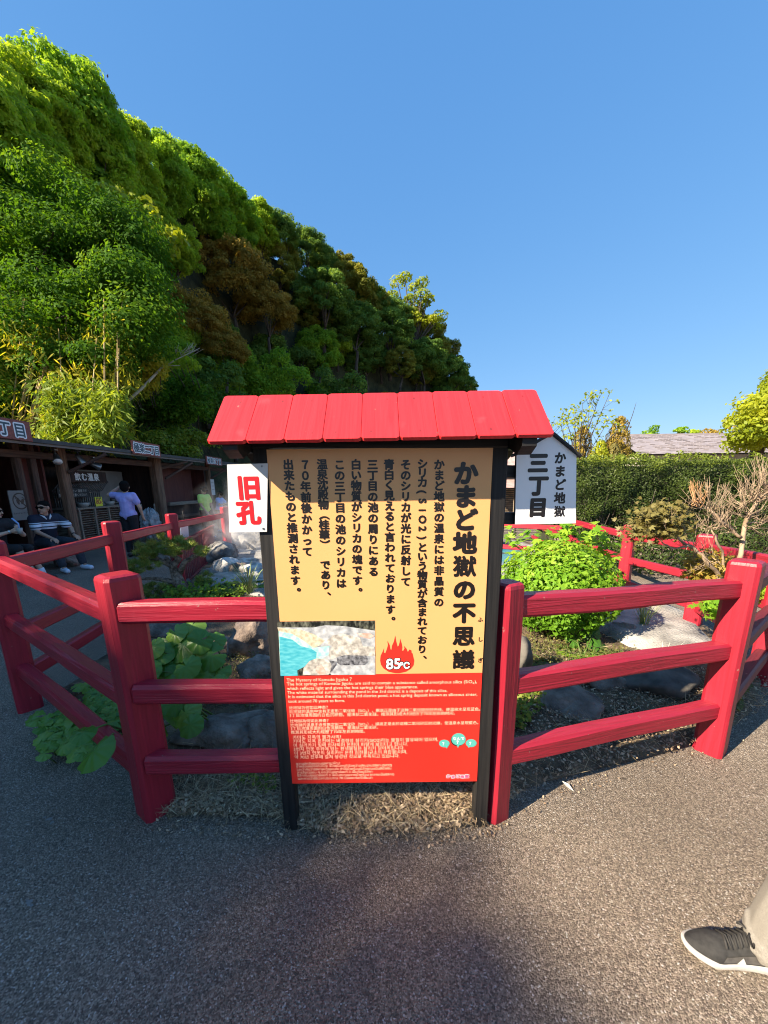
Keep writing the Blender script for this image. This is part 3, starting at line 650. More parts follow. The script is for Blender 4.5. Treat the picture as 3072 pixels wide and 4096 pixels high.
# four paragraphs in cream on red
sm = MB()
def row(text, u, v, u1=None, mi=0, bold=.00006):
    a = F_(u, v); vs, _ = glyphs(text, 'LEFT')
    w = vs[:, 0].max()
    em = .0165 if u1 is None else (F_(u1, v)[0] - a[0]) / w
    letter(sm, FR, text, a[0], a[2], em, mi, bold if text.isascii() else 0, .0003, align='LEFT', ring=3)
R_ = [('The Mystery of Kamado Jigoku ？', 221, 492, 614), ('The hot springs of Kamado Jigoku are said to contain a substance called amorphous silica (SiO₂),', 222, 516, 1368),
      ('which reflects light and gives the hot springs their blue appearance.', 224, 542, 1012), ('The white material surrounding the pond in the 3rd district is a deposit of this silica.', 226, 567, 1190),
      ('It is estimated that the silica in this 3rd district pond, a hot spring deposit known as siliceous sinter,', 230, 592, 1370), ('took around 70 years to form.', 231, 619, 572),
      ('灶地狱为何如此神奇？', 236, 658, 470), ('灶地狱的温泉中含有无定形二氧化硅（SiO₂），据说正是由于这种二氧化硅反射光线，使温泉水呈现蓝色。', 237, 681, 1388), ('3丁目池塘周围的白色沉积物，是块状二氧化硅。推测其形成大约经历了70年左右的时间。', 238, 704, 1236),
      ('灶地獄為何如此神奇？', 241, 738, 474), ('灶地獄的溫泉中含有無定形二氧化矽（SiO₂），據說正是由於這種二氧化矽反射光線，使溫泉水呈現藍色。', 243, 762, 1376), ('3丁目池塘周圍的白色沉積物，是塊狀二氧化矽。', 245, 783, 772), ('推測其形成大約經歷了70年左右的時間。', 246, 806, 694),
      ('카마도 지옥의 불가사의?', 257, 838, 550), ('카마도 지옥 온천에는 비결정성 실리카(SiO2)라는 물질이 함유되어 있으며,', 259, 861, 1134), ('이 실리카가 빛에 반사되어 온천이 파랗게 보인다고 합니다.', 261, 886, 952),
      ('3번지 연못 주위에 있는 흰색물질은 실리카 덩어리입니다.', 262, 909, 932), ('이 3번지 연못의 실리카는 온천 침전물(규소의 화합물)이며,', 266, 933, 948), ('약 70년 전후에 걸쳐 생성된 것으로 추측되고 있습니다.', 268, 957, 902),
      ('ความลึกลับของนรกคามาโดะ?', 276, 994, 544), ('น้ำพุร้อนของคามาโดะ จิโกกุมีสารที่เรียกว่าอสัณฐานซิลิกา (SiO2)', 278, 1010, 856), ('และว่ากันว่าซิลิกาสะท้อนแสง ทำให้น้ำพุร้อนมีลักษณะเป็นสีน้ำเงิน', 281, 1029, 852),
      ('สารสีขาวรอบ ๆ บ่อน้ำในเขตย่อยที่ 3 เป็นก้อนซิลิกา', 283, 1047, 738), ('ซิลิกาในบ่อเขตย่อยที่ 3 นี้เป็นตะกอนจากน้ำพุร้อน (กลายเป็นซิลิกา)', 285, 1065, 870), ('และคาดว่าใช้เวลาประมาณ 70 ปีจึงจะก่อตัวขึ้นมา', 288, 1084, 738)]
for t, u, v, u1 in R_: row(t, u, v, u1)
for k, ch in enumerate('かまど地獄'):                           # the spring's name beneath the speech bubbles
    p = F_(1196 + k * 28, 1070 + (3 if k % 2 else 0))
    letter(sm, FR, ch, p[0], p[2], .0165, 1, .0028, .0004, ring=8); letter(sm, FR, ch, p[0], p[2], .0165, 2, .0009, .0010, ring=6)
sm.build('small_lettering', ['cream_ink', 'white_ink', 'pink_ink'], pan)
bb = MB()
for (u, v, ru, rv, txt, k) in ((1172, 865, 32, 23, '？', 0), (1334, 863, 33, 24, '？', 0), (1258, 840, 43, 37, 'なんで', 1)):
    if k: bb.poly([F_(u - 5 + ru * math.cos(-q), v + 5 + rv * math.sin(-q), .0003) for q in [i * math.pi / 12 for i in range(24)]], 1)
    bb.poly([F_(u + ru * math.cos(-q), v + rv * math.sin(-q), .0005) for q in [i * math.pi / 12 for i in range(24)]], 0)
    tail = {1172: (1185, 895), 1334: (1320, 892), 1258: (1254, 892)}[u]
    bb.poly([F_(*tail, .00052), F_(tail[0] + 12, v + rv - 6, .00052), F_(tail[0] - 8, v + rv - 6, .00052)], 0)
    p = F_(u, v + (2 if k else 10))
    if k:
        letter(bb, FR, 'なんで', p[0], p[2], .0155, 2, .0005, .0008, ring=4); q = F_(u, v + 26); letter(bb, FR, '？', q[0], q[2], .018, 2, .0009, .0008, ring=5)
    else: letter(bb, FR, txt, p[0], p[2], .0175, 2, .0007, .0008, ring=5)
bb.build('speech_bubbles', ['teal_ink', 'black_matt', 'white_ink'], pan)

# small white board on the other side: old vent
def flat_sign(name, label, pts, y, thick, mat, edge_mat=None):
    t = thing(name, label, 'sign', (sum(p[0] for p in pts) / len(pts), y, min(p[1] for p in pts)))
    m = MB(); n = len(pts)
    m.add([(p[0], y, p[1]) for p in pts] + [(p[0], y + thick, p[1]) for p in pts], [tuple(range(n)), tuple(reversed(range(n, 2 * n)))])
    m.add([(p[0], y, p[1]) for p in pts] + [(p[0], y + thick, p[1]) for p in pts], [(i + n, i, (i + 1) % n, (i + 1) % n + n) for i in range(n)], 1)
    bm = bmesh.new(); o = m.build('board', [mat, edge_mat or mat], t)
    bm.from_mesh(o.data); bmesh.ops.recalc_face_normals(bm, faces=bm.faces[:]); bm.to_mesh(o.data); bm.free()
    return t, o
Y2 = 1.326
a, b_, c, d = at(908, 1858, Y2), at(1076, 1853, Y2), at(1081, 2127, Y2), at(917, 2130, Y2)
old, oldb = flat_sign('sign', 'small white board with two red characters fixed beside the yellow panel', [(d.x, d.z), (c.x - .012, c.z), (b_.x - .004, b_.z), (a.x, a.z)], Y2, .004, 'white_print')
FO = (Vector((0, Y2, 0)),) + FR[1:]
m = MB()
for ch, x, y in (('旧', 996, 1951), ('孔', 994, 2051)):
    p = at(x, y, Y2); letter(m, FO, ch, p.x, p.z - .375 * .082, .082, 0, .0042, .0004, ring=10, sx=1.0)
m.build('lettering', 'red_ink', oldb)
for x, y in ((1048, 1865), (1054, 2115)):
    p = at(x, y, Y2); m = MB(); m.disc((p.x, Y2 - .0014, p.z), (0, 1, 0), .0042, .003, 12); m.disc((p.x, Y2 - .0018, p.z), (0, 1, 0), .0018, .001, 8, 1)
    m.build('screw', ['screw_steel', 'black_matt'], old)
# house-shaped board
Y3 = 1.362
P3 = lambda x, y: (at(x, y, Y3).x, at(x, y, Y3).z)
hp = [P3(2060, 2097), P3(2303, 2093), P3(2306, 1822), P3(2205, 1740), P3(2066, 1822)]
house, hb = flat_sign('sign', 'white house-shaped board with black characters and a black gabled edge', hp, Y3, .016, 'white_print_lifted', 'black_matt')
FH = (Vector((0, Y3, 0)),) + FR[1:]
m = MB()
for ch, x, y, em in (('三', 2153, 1852, .070), ('丁', 2153, 1942, .070), ('目', 2151, 2029, .068)):
    p = at(x, y, Y3); letter(m, FH, ch, p.x, p.z - .375 * em, em, 0, .0042, .0004, ring=10, sx=1.0)
vcol(m, FH, 'かまど地獄', 2241, 1805, 2072, .0400, 0, .0019, mapf=P3, xb=2238)
m.build('lettering', 'ink', hb)
m = MB(); pk = Vector((hp[3][0], Y3 + .004, hp[3][1]))
for q in (hp[2], hp[4]):
    e = Vector((q[0], Y3 + .004, q[1])); dr = (e - pk); e2 = pk + dr * 1.10
    x = dr.normalized(); up = Vector((-x.z, 0, x.x)) * (1 if x.x > 0 else -1)
    beam('gable_edge', pk + up * .004 - x * .004, e2 + up * .004, .034, .008, 'black_matt', house, ch=.001)
for zc in (1870 + 16, 2072):
    p = at(2020, zc, 1.41)
    beam('bracket', (.41, 1.385, p.z), (hp[0][0] + .03, 1.392, p.z), .024, .042, 'black_wood', house, ch=.002)
# ------------------------------------------------------------------ the trees
def clump_leaves(C, r, n, size, aspect=.55, up=.35, squash=.8, spread=.55, low=-.45, rng=RNG, sizej=.35):
    """n leaves on the shell of each clump (C: centres, r: radii), fewer beneath; returns verts, tint."""
    k = len(C); tot = k * n
    d = sph_dirs(int(tot * 1.9), rng); d = d[d[:, 2] > low - .5 * rng.random(len(d)) ** 3][:tot]
    idx = np.arange(len(d)) % k
    rr = r[idx] * (1 - .38 * rng.random(len(d)) ** 2)
    P = C[idx] + d * rr[:, None] * np.array([1, 1, squash])
    P += rng.normal(size=P.shape) * (r[idx] * .07)[:, None]
    N = d + rng.normal(size=d.shape) * spread + np.array([0, 0, up])
    s = size * (1 + sizej * (rng.random(len(d)) * 2 - 1))
    V = leaf_arrays(P, N, s, aspect, .22, rng=rng)
    ct = rng.random(k)[idx]
    tint = .30 * rng.random(len(d)) + .40 * ct + .22 * (d[:, 2] * .5 + .5) + .05  # tops of clumps tinted lighter, standing in for sun on them
    return V, tint
def crown_dome(k, rng, rx=1.0, rz=.85, cr=(.22, .38), inner=.25, zlow=-.35):
    d = sph_dirs(k * 3, rng); d = d[d[:, 2] > zlow][:k]
    rad = 1 - cr[1] * .75 - inner * rng.random(len(d)) ** 2
    # an uneven outline: the crown bulges and dents
    bump = np.array([1 + .24 * noise.noise(Vector(q) * 1.7 + Vector((rng.random() * 0 + 3, 1, 2))) for q in d])
    C = d * (rad * bump)[:, None] * np.array([rx, rx, rz])
    return C, rng.uniform(cr[0], cr[1], len(d))
def limb_tree(C, base, rng, r0=.09, mat='bark', parent=None, fork=.35, share=.5, bend=.1):
    """Tapered trunk that forks into limbs running to the clumps."""
    m = MB(); top = np.array([0, 0, -.15])
    b = np.array(base); f = b + (top - b) * .55 + rng.normal(size=3) * bend * .5
    pts = [b + (f - b) * t + np.array([math.sin(t * 5) * bend * .3, math.cos(t * 4) * bend * .3 - bend * .3, 0]) for t in np.linspace(0, 1, 6)]
    m.tube(pts, list(np.linspace(r0, r0 * .66, 6)), 8)
    sel = rng.permutation(len(C))[:max(5, int(len(C) * share))]
    for i in sel:
        e = C[i]; mid = f + (e - f) * .5 + np.array([0, 0, .10]) * np.linalg.norm(e - f) + rng.normal(size=3) * .07
        s_ = f + (pts[-1] - f) * 0; pp = [s_ * (1 - t) ** 2 + 2 * t * (1 - t) * mid + e * t * t for t in np.linspace(0, 1, 6)]
        m.tube(pp, list(np.linspace(r0 * .42, r0 * .08, 6)), 5)
    return m.build('trunk', mat, parent)
def make_tree(name, label, mat, seed, k=60, n=230, size=.085, cr=(.2, .36), rz=.85, trunk=-1.5, bark='bark', r0=.075, squash=.72, inner=.25, zlow=-.35, aspect=.55, up=.35, spread=.55, share=.5, core=True):
    rng = np.random.default_rng(seed)
    t = thing(name, label, 'tree')
    C, r = crown_dome(k, rng, 1.0, rz, cr, inner, zlow)
    limb_tree(C, (0, 0, trunk), rng, r0, bark, t, share=share)
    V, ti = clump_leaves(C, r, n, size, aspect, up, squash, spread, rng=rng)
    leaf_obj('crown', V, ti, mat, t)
    CH[t.name] = kids(t)
    return t
PROTO = {}
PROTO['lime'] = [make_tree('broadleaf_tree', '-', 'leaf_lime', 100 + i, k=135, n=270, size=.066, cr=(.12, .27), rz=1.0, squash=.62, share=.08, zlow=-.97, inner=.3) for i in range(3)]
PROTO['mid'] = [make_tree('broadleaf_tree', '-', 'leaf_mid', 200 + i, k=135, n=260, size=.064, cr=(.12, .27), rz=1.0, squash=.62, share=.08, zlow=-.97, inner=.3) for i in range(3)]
PROTO['dark'] = [make_tree('evergreen_tree', '-', 'leaf_dark', 300 + i, k=100, n=230, size=.064, cr=(.12, .26), rz=.85, share=.06, squash=.6, zlow=-.7, trunk=-1.7) for i in range(2)]
PROTO['olive'] = [make_tree('evergreen_tree', '-', 'leaf_olive', 400 + i, k=110, n=220, size=.062, cr=(.11, .22), rz=.95, squash=.6, share=.06, zlow=-.9) for i in range(2)]
PROTO['rust'] = [make_tree('evergreen_tree', '-', 'leaf_rust', 500 + i, k=110, n=260, size=.052, cr=(.12, .25), rz=.85, squash=.58, zlow=-.6, bark='bark', r0=.06, share=.07) for i in range(2)]
PROTO['shrub'] = [make_tree('hillside_shrub', '-', 'leaf_mid', 600, k=34, n=260, size=.12, cr=(.24, .42), rz=.7, trunk=-.9, r0=.04, zlow=-.2),
                  make_tree('hillside_shrub', '-', 'leaf_lime', 601, k=34, n=260, size=.12, cr=(.24, .42), rz=.7, trunk=-.9, r0=.04, zlow=-.2),
                  make_tree('hillside_shrub', '-', 'leaf_dark', 602, k=34, n=260, size=.11, cr=(.24, .42), rz=.7, trunk=-.9, r0=.04, zlow=-.2)]
PROTO['open'] = [make_tree('broadleaf_tree', '-', 'leaf_mid', 700 + i, k=70, n=70, size=.075, cr=(.10, .22), rz=.95, share=.3, zlow=-.9, inner=.6) for i in range(2)]
_used = {}
NTREE = [0]
def put(kind, p, r, label, group='trees on the hillside', rz=None, zs=1.0):
    protos = PROTO[kind]; q = protos[_used.get(kind, 0) % len(protos)]; _used[kind] = _used.get(kind, 0) + 1
    rng = random.Random(NTREE[0] * 13 + 5); NTREE[0] += 1
    a = rng.uniform(0, 6.28) if rz is None else rz
    o = dup(q, p, a, (r, r, r * zs), label, group)
    return o
SKY = [(-260, 165), (0, 178), (110, 185), (190, 210), (278, 241), (407, 305), (500, 417), (556, 481), (667, 528), (778, 611), (926, 704), (985, 778), (1111, 815), (1260, 907), (1370, 1010), (1463, 1093), (1555, 1167), (1660, 1235), (1760, 1297), (1852, 1407), (1898, 1560), (1905, 1700)]
SX = [p[0] for p in SKY]; SY = [p[1] for p in SKY]
def depth(x, y):                                             # how far ahead the wooded slope stands
    ridge = np.interp(x, [-260, 0, 500, 1000, 1500, 1900], [13, 15, 21, 31, 41, 50])
    foot = np.interp(x, [-260, 0, 500, 900, 1500, 1900], [9, 11.0, 16.5, 25, 37, 47])
    sy = np.interp(x, SX, SY); t = np.clip((y - sy) / max(1, 1760 - sy), 0, 1)
    return ridge + (foot - ridge) * t
LAB = {
 'lime': ['yellow-green broadleaf tree', 'bright lime crowned tree', 'fresh light green tree'], 'mid': ['mid green bushy tree', 'deep green rounded tree', 'plain green leafy tree'],
 'dark': ['dark green spreading evergreen', 'blackish green clipped-looking evergreen'], 'olive': ['olive brown topped evergreen', 'brownish flowering evergreen'], 'rust': ['rust brown flowering evergreen', 'russet leaved evergreen'],
 'shrub': ['green hillside shrub', 'pale green hillside shrub', 'dark hillside shrub']}
rt = random.Random(21)
def kind_for(x, y, d):
    if x < 1040 and d < 420: return rt.choice(['lime', 'lime', 'mid'])
    if 1040 <= x < 1480 and d < 260: return rt.choice(['olive', 'dark', 'dark'])
    if x >= 1480: return 'dark' if x > 1760 or rt.random() < .6 else 'olive'
    if x < 700: return rt.choice(['mid', 'lime', 'mid'])
    if x < 1050: return rt.choice(['mid', 'dark', 'mid'])
    return rt.choice(['dark', 'dark', 'mid'])
crowns = []
x = -130.0
while x < 1890:                                              # the crowns that make the skyline
    d0 = depth(x, np.interp(x, SX, SY)); r = np.interp(x, [-200, 600, 1200, 1900], [2.1, 2.1, 2.0, 2.2]) * rt.uniform(.85, 1.15)
    rp = r / (d0 * .98) * FPX * .92 * (1 + .58 * max(0, 1 - x / 800)); r *= rt.uniform(.86, 1.12)
    sl = (np.interp(x + 60, SX, SY) - np.interp(x - 60, SX, SY)) / 120; ln = math.hypot(sl, 1)
    k_ = rt.uniform(1.10, 1.30); cx_, cy_ = x - k_ * rp * sl / ln, np.interp(x, SX, SY) + k_ * rp / ln
    crowns.append((cx_, cy_, r, 0)); x += rp * 1.02 / ln
row_ = list(crowns)
for step in range(1, 9):
    off = step * 150
    x = -170.0 + rt.uniform(0, 90)
    while x < 1860:
        y = np.interp(x, SX, SY) + 150 + off
        if y < 1640 and not (x > 1200 and y > 1420) and not (x > 1500 and y > 1380):
            d0 = depth(x, y); r = rt.uniform(1.5, 2.1) * np.interp(x, [0, 1900], [.95, 1.1]); rp = r / d0 * FPX
            crowns.append((x + rt.uniform(-30, 30), y + rt.uniform(-40, 40), r, off)); x += rp * 1.35
        else: x += 90
bandword = {0: 'on the ridge against the sky', 1: 'just below the ridge', 2: 'half way up the slope', 3: 'low on the slope', 4: 'at the foot of the slope'}
seen_lab = {}
def uniq(l):
    seen_lab[l] = seen_lab.get(l, 0) + 1; return l
tree_rows = []
for cx_, cy_, r, off in crowns:
    if 640 < cx_ < 1230 and 960 < cy_ < 1420: continue      # the rust-brown trees stand here
    if cx_ < 700 and 760 < cy_ < 1400 and off > 0: continue   # the big maple stands in front of this
    k = kind_for(cx_, cy_, off); d0 = depth(cx_, cy_) + rt.uniform(-.4, .4); p = at(cx_, cy_, d0)
    tree_rows.append((k, p, r, cx_, cy_, off))
for k, x, y, r, dd in (('rust', 930, 1130, 2.7, 0), ('rust', 760, 1290, 2.0, -.6), ('rust', 1060, 1240, 2.1, -1.2), ('rust', 890, 1400, 1.5, -2.2), ('olive', 1100, 1060, 2.0, 1),
                       ('mid', 60, 760, 2.0, .8), ('mid', 330, 800, 2.0, .8), ('lime', 560, 880, 1.7, .5), ('lime', 700, 1000, 1.4, -.5), ('dark', 1290, 1190, 2.4, -2), ('dark', 1420, 1300, 2.2, -2),
                       ('dark', 1560, 1330, 2.4, -2), ('olive', 1480, 1230, 2.0, 0), ('dark', 1700, 1440, 2.6, -2), ('dark', 1795, 1500, 2.4, -1), ('olive', 1640, 1310, 2.2, 0), ('olive', 1600, 1450, 1.6, -3), ('dark', 1850, 1545, 1.8, 0)):
    tree_rows.append((k, at(x, y, depth(x, y) + dd), r, x, y, 999))
for i in range(46):
    x = 660 + 1200 * (i % 23) / 22 + rt.uniform(-30, 30); lo_, hi_ = max(1330, np.interp(x, SX, SY) + 130), 1690; y = lo_ + (hi_ - lo_) * ((i // 23) * .55 + rt.uniform(.05, .45))
    tree_rows.append((rt.choice(['shrub', 'shrub', 'dark']) if x < 1500 else rt.choice(['shrub', 'dark', 'olive']), at(x, y, depth(x, y) + .3), rt.uniform(1.0, 1.5) * np.interp(x, [600, 1900], [.9, 1.35]), x, y, 999))
ORD = 'first second third fourth fifth sixth seventh eighth ninth tenth eleventh twelfth thirteenth fourteenth fifteenth sixteenth seventeenth eighteenth nineteenth twentieth'.split()
ORD += ['twenty-' + w for w in ORD[:9]] + ['thirtieth'] + ['thirty-' + w for w in ORD[:9]] + ['fortieth']
bandword = ['on the ridge skyline', 'in the row just under the ridge', 'half way up the wooded slope', 'low on the wooded slope', 'at the foot of the wooded slope']
row_n = {}
for k, p, r, cx_, cy_, off in sorted(tree_rows, key=lambda q: q[3]):
    b = min(4, int((cy_ - np.interp(cx_, SX, SY)) / 230)); n_ = row_n[b] = row_n.get(b, -1) + 1
    put(k, p, r, '%s, %s from the picture edge %s' % (LAB[k][_used.get(k, 0) % len(LAB[k])], ORD[n_], bandword[b]))
# trunks must reach the slope: lengthen the trunk of a tree that stands clear of it
# the wooded slope itself, behind and between the crowns
g = MB(); NX, NY = 60, 14; vs = []
for i in range(NX):
    x = -420 + 2270 * i / (NX - 1); sy = np.interp(x, SX, SY)
    top = sy + np.interp(x, [-400, 900, 1300, 1500, 1850], [230, 220, 230, 250, 200]); top = min(top, 1650)
    for j in range(NY):
        if j == 0: p = at(x, top + 40, depth(x, top) + 7.0)
        else:
            y = top + (1800 - top) * (j - 1) / (NY - 2); p = at(x, y, depth(x, y) + 1.3)
            if j == NY - 1: p = Vector((p.x, p.y, -.1))
        q = .35 * noise.noise(p * .45); vs.append((p.x + q, p.y + q, p.z))
g.add(vs, [(i * NY + j, i * NY + j + 1, (i + 1) * NY + j + 1, (i + 1) * NY + j) for i in range(NX - 1) for j in range(NY - 1)], 0, True)
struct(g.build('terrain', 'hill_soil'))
for i in range(20):                                          # growth along the foot of the tail of the wood
    x = 1080 + 780 * (i % 10) / 9 + rt.uniform(-25, 25); y = 1640 + 60 * (i // 10); r_ = rt.uniform(1.1, 1.6)
    put('shrub', at(x, y, depth(x, y) - .5), r_, '%s, %s along the foot of the wood behind the red roof' % (LAB['shrub'][_used.get('shrub', 0) % 3], ORD[i]))
# light young tree on the ridge with gaps of sky in it
rng = np.random.default_rng(77)
t = thing('broadleaf_tree', 'slender pale green tree rising alone above the dark crowns', 'tree', at(1640, 1300, 42), 0, 'trees on the hillside')
C = np.array([at(x, y, 42 + rng.uniform(-.6, .6)) for x, y in [(1590, 1130), (1570, 1180), (1620, 1110), (1660, 1150), (1690, 1130), (1640, 1195), (1600, 1215), (1690, 1180), (1715, 1195), (1665, 1225), (1700, 1215), (1620, 1245), (1660, 1265), (1735, 1275), (1760, 1265), (1710, 1280), (1745, 1290), (1680, 1290)]])
r = rng.uniform(.55, .85, len(C))
V, ti = clump_leaves(C, r, 150, .26, rng=rng, squash=.6); leaf_obj('crown', V, ti, 'leaf_yellowgreen', t)
m = MB(); base = np.array(at(1650, 1420, 42))
for c in C: m.tube([base, base + (c - base) * .5 + np.array([0, 0, .3]), c], [.16, .08, .03], 5)
m.build('trunk', 'bark', t)

# the big dark maple that overhangs the sheds
rng = np.random.default_rng(5)
mp = thing('maple_tree', 'large dense dark green maple spreading over the snack shed roof', 'tree', (-11.5, 14.0, hill_z(-11.5, 14.0)))
cl = []
for k in range(150):
    u = rng.random() ** .7 * 660 - 60; v = 690 + 760 * rng.random()
    top = 660 + max(0, (u - 150)) * .62; bot = 1500 - max(0, u - 420) * .9 + min(0, u - 200) * .75
    bot = max(bot, 1330 if u < 250 else top + 60)
    y = top + (bot - top) * rng.random()
    cl.append(at(u, y, 12.6 + rng.uniform(-1.6, 1.0) + (y - 1000) * -.0012))
C = np.array(cl); r = rng.uniform(.55, .95, len(C))
V, ti = clump_leaves(C, r, 620, .10, aspect=.5, up=.6, squash=.42, spread=.45, low=-.7, rng=rng)
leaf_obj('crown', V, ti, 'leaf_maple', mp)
m = MB(); b0 = Vector((-11.4, 13.6, hill_z(-11.4, 13.6))); f0 = at(60, 1450, 12.8)
m.tube([b0, b0.lerp(f0, .5) + Vector((.1, 0, .1)), f0], [.22, .19, .16], 9)
for i in range(0, len(C), 4):
    c = Vector(C[i]); md = f0.lerp(c, .5) + Vector((0, 0, .35)); m.tube([f0, f0.lerp(md, .6), md, c], [.10, .075, .05, .015], 5)
m.build('trunk', 'bark', mp)
# lit lime sprays at the tip of the maple
t = thing('broadleaf_tree', 'sunlit yellow-green spray of large leaves beside the maple', 'tree', at(600, 1000, 13.2), 0, 'trees on the hillside')
C = np.array([at(x, y, 13.4 + rng.uniform(-.4, .4)) for x, y in [(560, 830), (600, 865), (520, 870), (570, 920), (640, 930), (690, 945), (540, 950), (610, 965), (660, 985), (430, 780), (480, 800)]])
V, ti = clump_leaves(C, rng.uniform(.25, .45, len(C)), 70, .20, rng=rng, squash=.6, up=.2); leaf_obj('crown', V, ti, 'leaf_yellowgreen', t)
m = MB(); b0 = at(470, 1090, 13.6)
for c in C: m.tube([b0, b0.lerp(Vector(c), .6) + Vector((0, 0, .1)), c], [.05, .03, .01], 5)
m.build('trunk', 'bark', t)

# bamboo: culms and drooping leaf sprays
def lance(P, n, L, droop, rng, spread=.5, aspect=.16):
    idx = np.arange(len(P)).repeat(n); Q = P[idx] + rng.normal(size=(len(idx), 3)) * spread
    T = rng.normal(size=(len(idx), 3)); T[:, 2] = -abs(T[:, 2]) * droop - .2; T /= np.linalg.norm(T, axis=1, keepdims=True)
    N = rng.normal(size=(len(idx), 3)) + np.array([.3, -.8, 1.0])
    N -= T * np.sum(N * T, axis=1, keepdims=True)
    s = L * rng.uniform(.6, 1.25, len(idx))
    N = N / np.linalg.norm(N, axis=1, keepdims=True); B = np.cross(N, T); w = (s * aspect * .5)[:, None]; s = s[:, None]
    V = np.stack([Q, Q + T * s * .35 + B * w, Q + T * s + N * -.02, Q + T * s * .35 - B * w], axis=1).reshape(-1, 3)
    return V, rng.random(len(idx)) * .6 + rng.random(len(P))[idx] * .4
bm_ = thing('bamboo_clump', 'stand of yellowing bamboo canes leaning beyond the shed roof', 'bamboo', at(170, 1760, 10.9))
for k in range(22):
    x = rng.uniform(20, 480); lean = rng.uniform(-25, 60) if x > 120 else rng.uniform(20, 110); y0 = 1790; top = rng.uniform(1180, 1400); Y = 10.8 + rng.uniform(-.5, 1.0)
    p0, p1 = at(x, y0, Y), at(x + lean, top, Y + rng.uniform(-.2, .4)); md = p0.lerp(p1, .5) + Vector((rng.uniform(-.05, .05), 0, 0))
    m = MB(); m.tube([p0, md, p1], [.022, .019, .010], 6); m.build('culm', 'culm', bm_)
for k in range(12):
    x = rng.uniform(105, 150); p0, p1 = at(x - 40, 1790, 10.6), at(x + 70 + rng.uniform(-30, 30), rng.uniform(1340, 1480), 10.7)
    m = MB(); m.tube([p0, p0.lerp(p1, .5) + Vector((.04, 0, .02)), p1], [.016, .014, .006], 6); m.build('culm', 'culm', bm_)
P = np.array([at(rng.uniform(-40, 520), 1290 + 470 * rng.random(), 10.9 + rng.uniform(-.6, 1.2)) for k in range(150)])
V, ti = lance(P, 34, .24, 1.0, rng, .22); leaf_obj('foliage', V, ti, 'leaf_bamboo', bm_)
ss = thing('bamboo_grass', 'dense dark green dwarf bamboo mound drooping onto the shed roof', 'bamboo', at(350, 1780, 10.3))
P = np.array([at(rng.uniform(190, 480), 1590 + 190 * rng.random() - 60 * math.sin(rng.random() * 3), 10.3 + rng.uniform(-.4, .6)) for k in range(110)])
V, ti = lance(P, 50, .26, .8, rng, .16, .2); leaf_obj('foliage', V, ti, 'leaf_sasa', ss)
for k in range(9):
    m = MB(); p = at(200 + 34 * k, 1790, 10.6); m.tube([p, p + Vector((rng.uniform(-.1, .1), -.1, .9))], [.012, .006], 5); m.build('stem', 'stem_green', ss)
# shrubs that top the shed roof and fill the foot of the slope
def shrub(label, spec, Yf, mat, n, size, rmul=1.0, name='hillside_shrub', up=.4):
    C = []; r = []
    for x, y, rr in spec: C.append(at(x, y, Yf(x) + rng.uniform(-.3, .3))); r.append(rr * rmul)
    c0 = C[len(C) // 2]
    t = thing(name, label, 'shrub', (c0.x, c0.y, c0.z - .6), 0, 'shrubs at the foot of the hillside')
    V, ti = clump_leaves(np.array(C), np.array(r), n, size, rng=rng, squash=.7, up=up); leaf_obj('foliage', V, ti, mat, t)
    m = MB()
    for c in C: m.tube([Vector((c.x + (c0.x - c.x) * .2, c.y + .35, c.z - .55)), c], [.016, .006], 5)
    m.build('stem', 'bark', t); return t
def ell(cx, cy, rx, ry, n): return [(cx + rx * math.sqrt(a) * math.cos(b), cy + ry * math.sqrt(a) * math.sin(b), rng.uniform(.32, .6)) for a, b in [(rng.random(), rng.random() * 6.28) for _ in range(n)]]
shrub('rounded mid green shrub at the foot of the hill behind a pale leaning stem', ell(720, 1600, 95, 95, 22), lambda x: 15.5, 'leaf_maple', 190, .13)
shrub('low glossy green shrub lying along the shed roof', ell(720, 1775, 150, 42, 26), lambda x: 15 + (x - 700) * .008, 'leaf_sasa', 220, .12, .8)
shrub('golden green sunlit shrub between the bamboo and the leaning stem', ell(520, 1490, 130, 90, 24), lambda x: 12.5, 'leaf_bamboo', 190, .11, .7)
shrub('yellow-green leafy branch spreading from the leaning stem', [(600, 1400, .3), (650, 1420, .3), (700, 1415, .3), (745, 1450, .28), (770, 1465, .25), (690, 1460, .3), (550, 1350, .32), (500, 1330, .35), (600, 1365, .3)], lambda x: 13.2, 'leaf_lime', 130, .12)
shrub('dark ivy-like growth below the russet trees', ell(880, 1560, 110, 130, 26), lambda x: 20, 'leaf_dark', 200, .15)
shrub('dull green undergrowth beneath the dark evergreens', ell(1100, 1500, 130, 90, 26), lambda x: 26, 'leaf_mid', 180, .17, 1.2)
shrub('shaded undergrowth low beneath the dark evergreens', ell(1330, 1540, 130, 50, 22), lambda x: 31, 'leaf_dark', 180, .18, 1.2)
shrub('dark green shrub filling the slope behind the second shed', ell(560, 1650, 110, 90, 24), lambda x: 16, 'leaf_dark', 190, .14)
shrub('sunlit leafy shrub high behind the bamboo', ell(150, 1360, 220, 90, 30), lambda x: 13, 'leaf_bamboo', 170, .14)
shrub('mixed green shrub deep behind the bamboo canes', ell(250, 1560, 260, 130, 44), lambda x: 12.2, 'leaf_lime', 170, .14)
ls = thing('young_tree', 'thin pale leaning stem with a bare twiggy tip', 'tree', at(470, 1640, 12.6))
m = MB(); m.tube([at(470, 1640, 11.6), at(560, 1560, 11.8), at(655, 1463, 12.2)], [.045, .04, .028], 8)
m.tube([at(640, 1480, 12.6), at(700, 1440, 12.6), at(800, 1392, 12.6)], [.022, .015, .005], 6); m.tube([at(655, 1463, 12.6), at(720, 1462, 12.6)], [.02, .006], 6)
m.build('trunk', 'bark_white', ls)
m = MB()
